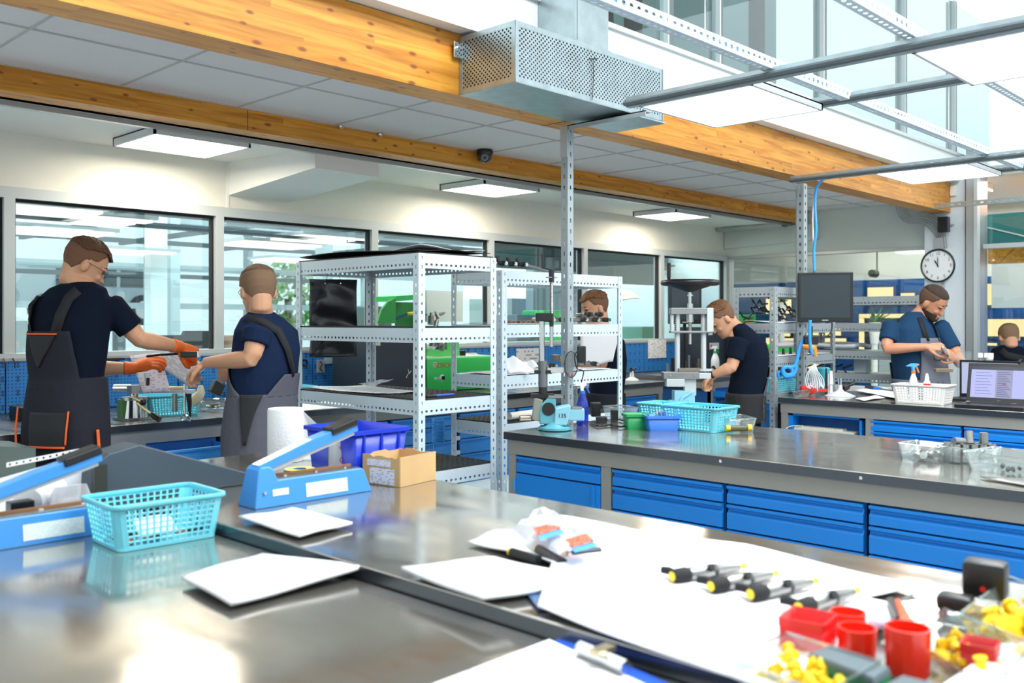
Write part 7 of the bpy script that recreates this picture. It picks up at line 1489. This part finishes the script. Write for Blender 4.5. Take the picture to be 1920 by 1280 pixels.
    def patch(name, m, u0, u1, a0, a1, w1=None, inf=.010, nu=12, na=12, solid=.006):
        vs = []; fs = []
        for j in range(nu+1):
            u = u0+(u1-u0)*j/nu; aa0, aa1 = (a0, a1) if w1 is None else (a0+(w1[0]-a0)*j/nu, a1+(w1[1]-a1)*j/nu)
            for i in range(na+1): vs.append(tp(u, radians(aa0+(aa1-aa0)*i/na), inf))
        for j in range(nu):
            for i in range(na): k = j*(na+1)+i; fs.append((k, k+1, k+na+2, k+na+1))
        return MB().add(vs, fs).build(name, m, root, solid=solid, smooth='all')
    for pt in (extra or {}).get('patches', []): patch(*pt)
    for (nm, m, pts, wd) in (extra or {}).get('straps', []):
        C_ = [tp(u, radians(a), .012) for u, a in pts]; vs = []; fs = []
        for i, c in enumerate(C_):
            k = min(int(pts[i][0]), len(rings)-2); out = (c-rings[k][0]); out.z = .3*abs(out.length) if i < 2 else 0; out.normalize(); t_ = (C_[min(i+1, len(C_)-1)]-C_[max(i-1, 0)]).normalized(); s = t_.cross(out).normalized()*wd
            vs += [c-s, c+s]
        fs = [(2*i, 2*i+1, 2*i+3, 2*i+2) for i in range(len(C_)-1)]; MB().add(vs, fs).build(nm, m, root, solid=.005, smooth='all')
    if gloves:
        for A in arms:
            pts = [P(p) for p in A['j']]; q = MB(); hand_mesh(q, pts[2], P(A['h'])-pts[2], A.get('n', UP), A.get('t', 1), A.get('c', (.5, .6, .5)), A.get('s', 1.0), 0, .002)
            d = (pts[2]-pts[1]).normalized(); q.tube([pts[2]-d*.045, pts[2]-d*.02, pts[2]+d*.015], [.035, .032, .028], 12); g = q.build('glove', ORANGE, root); remesh(g, .005, 2)
    return root, P, tp, HM_
ORL = mat('orange_piping', 'f0601c', .6); STRAP = mat('black_strap', '17181b', .8)
# --- the man on the left, back to the camera
ra = radians
person('man seen from behind in dark overalls and orange gloves leaning over the steel fixture', 4.15,
    [((150, 528, .0), .055, .05), ((146, 540, .0), .14, .075), ((136, 565, 0), .185, .10), ((130, 610, 0), .198, .115), ((128, 660, 0), .185, .115), ((128, 705, 0), .165, .11), ((126, 745, -.01), .175, .12), ((124, 800, -.02), .185, .13), ((124, 850, -.02), .185, .13)],
    ra(20), ((158, 496, .03), ra(52), ra(28)), (150, 535, 0),
    [dict(j=[(206, 572, .02), (262, 636, .08), (336, 650, .28)], h=(366, 664, .33), n=UP*.6-FW*.8, t=-1, c=(.9, 1.1, .8), sl=.70), dict(j=[(80, 580, .02), (150, 690, .24), (250, 690, .34)], h=(300, 676, .36), n=UP*.7-FW*.7, t=1, c=(.35, .5, .4), sl=.95)],
    [((88, 860, -.02),), ((160, 860, -.02),)], NAVYD, DARKCL, hair='5a3a22', hairkind=0, glasses=True, gloves=True,
    extra=dict(waist=5, patches=[('bib_back', DARKCL, 3.2, 5.6, -125, -60, (-150, -30)), ('back_triangle', BLACKM, 3.35, 4.6, -115, -78, (-99, -97), .019), ('orange_piping', ORL, 3.28, 3.33, -119, -76, None, .021),
        ('hip_pocket', BLACKM, 6.4, 7.6, -100, -52, (-98, -55), .030), ('pocket_piping', ORL, 6.35, 7.5, -53, -51, (-56, -54), .036), ('pocket_piping', ORL, 7.55, 7.62, -98, -56, None, .036), ('side_piping', ORL, 6.3, 7.7, -137, -134, (-130, -124), .034), ('side_piping', ORL, 7.0, 8.0, -12, -8, (-9, -5), .03)],
        straps=[('strap', STRAP, [(1.2, -60), (1.8, -70), (2.6, -76), (3.4, -80)], .022), ('strap', STRAP, [(1.6, -130), (2.2, -128), (2.8, -122), (3.4, -113)], .022)]))
tt = thing('power_tool', onD(352, 664, 4.42), 'black and white hand tool held in the right orange glove', 'tool'); MB().box(-.03, .05, -.015, .015, -.014, .014, M=Matrix.Translation(onD(352, 664, 4.42)) @ Matrix.Rotation(RM, 4, 'Z'), bev=.004).build('tool_grip', BLACK, tt); MB().box(.05, .056, -.015, .015, -.014, .014, M=Matrix.Translation(onD(352, 664, 4.42)) @ Matrix.Rotation(RM, 4, 'Z')).build('pale_end', WHITE, tt); MB().tube([onD(275, 668, 4.46), onD(300, 665, 4.46), onD(345, 662, 4.44)], .006, 8).build('bar', BLACK, tt)
# --- second man, side view
person('man with glasses and short hair in grey overalls reaching left over the bench', 4.25,
    [((490, 583, 0), .05, .05), ((492, 596, 0), .11, .07), ((500, 620, 0), .165, .105), ((500, 655, 0), .175, .115), ((497, 700, 0), .165, .118), ((493, 735, 0), .158, .115), ((490, 765, 0), .165, .12), ((488, 810, 0), .172, .13), ((488, 860, 0), .172, .13)],
    ra(-62), ((484, 545, 0), ra(-32), ra(14)), (490, 590, 0),
    [dict(j=[(484, 620, -.14), (472, 672, -.18), (386, 680, -.02)], h=(357, 702, .03), n=UP*.8+RT*-.5, t=1, c=(.55, .7, .5), sl=.50), dict(j=[(528, 625, .08), (540, 694, .12), (446, 704, .22)], h=(405, 702, .25), n=UP*-.3-FW*.9, t=1, c=(.5, .6, .4), sl=.62)],
    [((470, 870, -.04),), ((505, 870, .06),)], NAVY, GREYCL, hair='6b5238', hairkind=1, glasses=True,
    extra=dict(waist=5, patches=[('bib_front', GREYCL, 3.4, 5.2, 60, 128, (60, 192)), ('bib_back', GREYCL, 4.0, 5.2, 268, 305, (236, 320)), ('side_gap', BLACKM, 5.0, 7.3, 190, 232, (203, 208), .0215)],
        straps=[('strap', STRAP, [(1.0, 190), (1.25, 232), (2.0, 258), (3.0, 270), (4.1, 284)], .018)]))
# --- young man behind the shelving
person('young man with brown hair looking down behind the injector shelving', 6.48,
    [((1128, 610, 0), .05, .05), ((1132, 619, 0), .11, .07), ((1140, 638, 0), .165, .11), ((1142, 675, 0), .17, .12), ((1140, 705, 0), .155, .12), ((1136, 735, 0), .155, .12), ((1134, 790, 0), .165, .13)],
    ra(-95), ((1116, 577, 0), ra(-108), ra(14)), (1128, 617, 0),
    [dict(j=[(1128, 640, -.15), (1128, 690, -.19), (1085, 682, -.08)], h=(1060, 664, -.02), n=UP, t=1, c=(.9, .9, .6), sl=.6), dict(j=[(1146, 640, .14), (1130, 690, .2), (1082, 672, .12)], h=(1048, 664, .08), n=UP, t=-1, c=(.8, .9, .6), sl=.6)],
    [((1125, 800, -.07),), ((1140, 800, .07),)], NAVYD, DARKCL, hair='6b4526', hairkind=0)
tag(MB().lathe([(.03, 0), (.034, .0), (.034, .04), (.0, .045)], Matrix.Translation(onD(1042, 676, 6.45)), 16, False).build('grey_part', mat('part_grey', '6c6d6a', .5), smooth=True), 'grey rounded part held by the young man', 'part')
# --- man bending at the far bench
person('man in black shirt bending over the far corner bench beside the steel press', 6.3,
    [((1382, 606, 0), .05, .05), ((1390, 616, 0), .11, .07), ((1404, 640, 0), .17, .11), ((1408, 670, 0), .175, .12), ((1404, 705, 0), .165, .12), ((1398, 735, 0), .165, .12), ((1396, 790, 0), .17, .13)],
    ra(-80), ((1354, 597, -.02), ra(-95), ra(42)), (1380, 615, 0),
    [dict(j=[(1385, 640, -.16), (1372, 688, -.2), (1338, 702, -.16)], h=(1325, 716, -.12), n=UP, t=1, c=(.8, .9, .6), sl=.72), dict(j=[(1392, 640, .14), (1378, 690, .18), (1346, 700, .1)], h=(1330, 712, .06), n=UP, t=-1, c=(.8, .9, .6), sl=.7)],
    [((1392, 800, -.08),), ((1402, 800, .08),)], NAVYD, BLACKM, hair='6b4526', hairkind=0,
    extra=dict(waist=5, patches=[('side_panel', GREYCL, 4.0, 6.0, -110, -60, (-140, -30))], straps=[('strap', STRAP, [(1.2, -40), (2.2, -60), (3.2, -80), (4.4, -90)], .02)]))
tag(MB().tube([onD(1337, 697, 6.13)+RT*.034*cos(a)*.6+UP*.034*sin(a)+FW*.034*cos(a)*.8 for a in [i*pi/8 for i in range(16)]], .008, 6, closed=True).build('wrist_watch', BLACK), 'black wrist watch of the bending man', 'watch')
# --- bearded man at the far bench
GN = mat('overall_grey', '70737d', .95, spec=.1, bump=.3, bscale=24); TEE = mat('tee_blue', '22405f', .95, spec=.1, bump=.3, bscale=20)
person('bearded man in blue shirt and grey overalls looking down at an injector', 6.9,
    [((1716, 584, 0), .055, .055), ((1714, 595, 0), .13, .08), ((1714, 615, 0), .195, .12), ((1716, 645, 0), .215, .15), ((1722, 680, 0), .21, .17), ((1726, 710, 0), .205, .175), ((1728, 740, 0), .205, .17), ((1728, 790, 0), .20, .16), ((1728, 830, 0), .20, .15)],
    ra(140), ((1748, 566, -.05), ra(138), ra(34), ra(6)), (1722, 592, 0),
    [dict(j=[(1670, 610, -.04), (1661, 654, -.12), (1738, 650, -.26)], h=(1768, 650, -.30), n=FW*-.7+UP*.6, t=-1, c=(.5, .7, .5), sl=.66), dict(j=[(1764, 612, 0), (1803, 682, -.12), (1790, 672, -.26)], h=(1776, 662, -.31), n=FW*-.8+UP*.3, t=1, c=(1.0, 1.1, .8), sl=.6)],
    [((1705, 830, 0),), ((1752, 830, 0),)], TEE, GN, hair='3a2a20', hairkind=1, beard=True, facescale=1.06, skin=mat('skin_ruddy', 'c98c6c', .5, sss=.08, var=.06, scale=20),
    extra=dict(waist=5, patches=[('bib_front', GN, 2.6, 5.2, 50, 116, (24, 160)), ('chest_pocket', mat('pocket_grey', '6c6e78', .9), 2.9, 3.8, 70, 100, None, .018), ('bib_back', GN, 4, 5.2, -130, -50)],
        straps=[('strap', STRAP, [(1.0, 112), (1.4, 108), (2.0, 106), (2.8, 104)], .018), ('strap', STRAP, [(1.0, 60), (1.4, 62), (2.0, 64), (2.8, 66)], .018)]))
a, b = onD(1768, 652, 6.57), onD(1776, 664, 6.56); tag(MB().tube([a-(b-a)*.2, a, b, b+(b-a)*.4], [.008, .012, .012, .008], 10).build('grey_injector', MID), 'grey metal injector held between the hands of the bearded man', 'injector')
# --- seated man at the far right
person('man with cropped hair seen from behind in dark shirt at the right edge', 8.0,
    [((1893, 646, 0), .055, .05), ((1894, 654, 0), .14, .08), ((1898, 672, 0), .195, .11), ((1900, 700, 0), .20, .12), ((1900, 740, 0), .18, .12), ((1900, 765, 0), .18, .13), ((1900, 790, 0), .18, .14)],
    ra(25), ((1892, 632, .02), ra(10), ra(28)), (1894, 652, 0),
    [dict(j=[(1938, 672, 0), (1950, 710, .1), (1920, 715, .3)], h=(1905, 715, .34), n=UP, t=-1), dict(j=[(1862, 672, 0), (1860, 712, .1), (1880, 715, .3)], h=(1890, 715, .34), n=UP, t=1)],
    [((1885, 790, .1),), ((1915, 790, .1),)], NAVYD, GREYCL, hair='6b5238', hairkind=1,
    extra=dict(patches=[('bib_back', GREYCL, 2.0, 4.2, -80, -40, (-130, -30))], straps=[('strap', STRAP, [(1.1, -115), (1.6, -100), (2.0, -70)], .03)]))
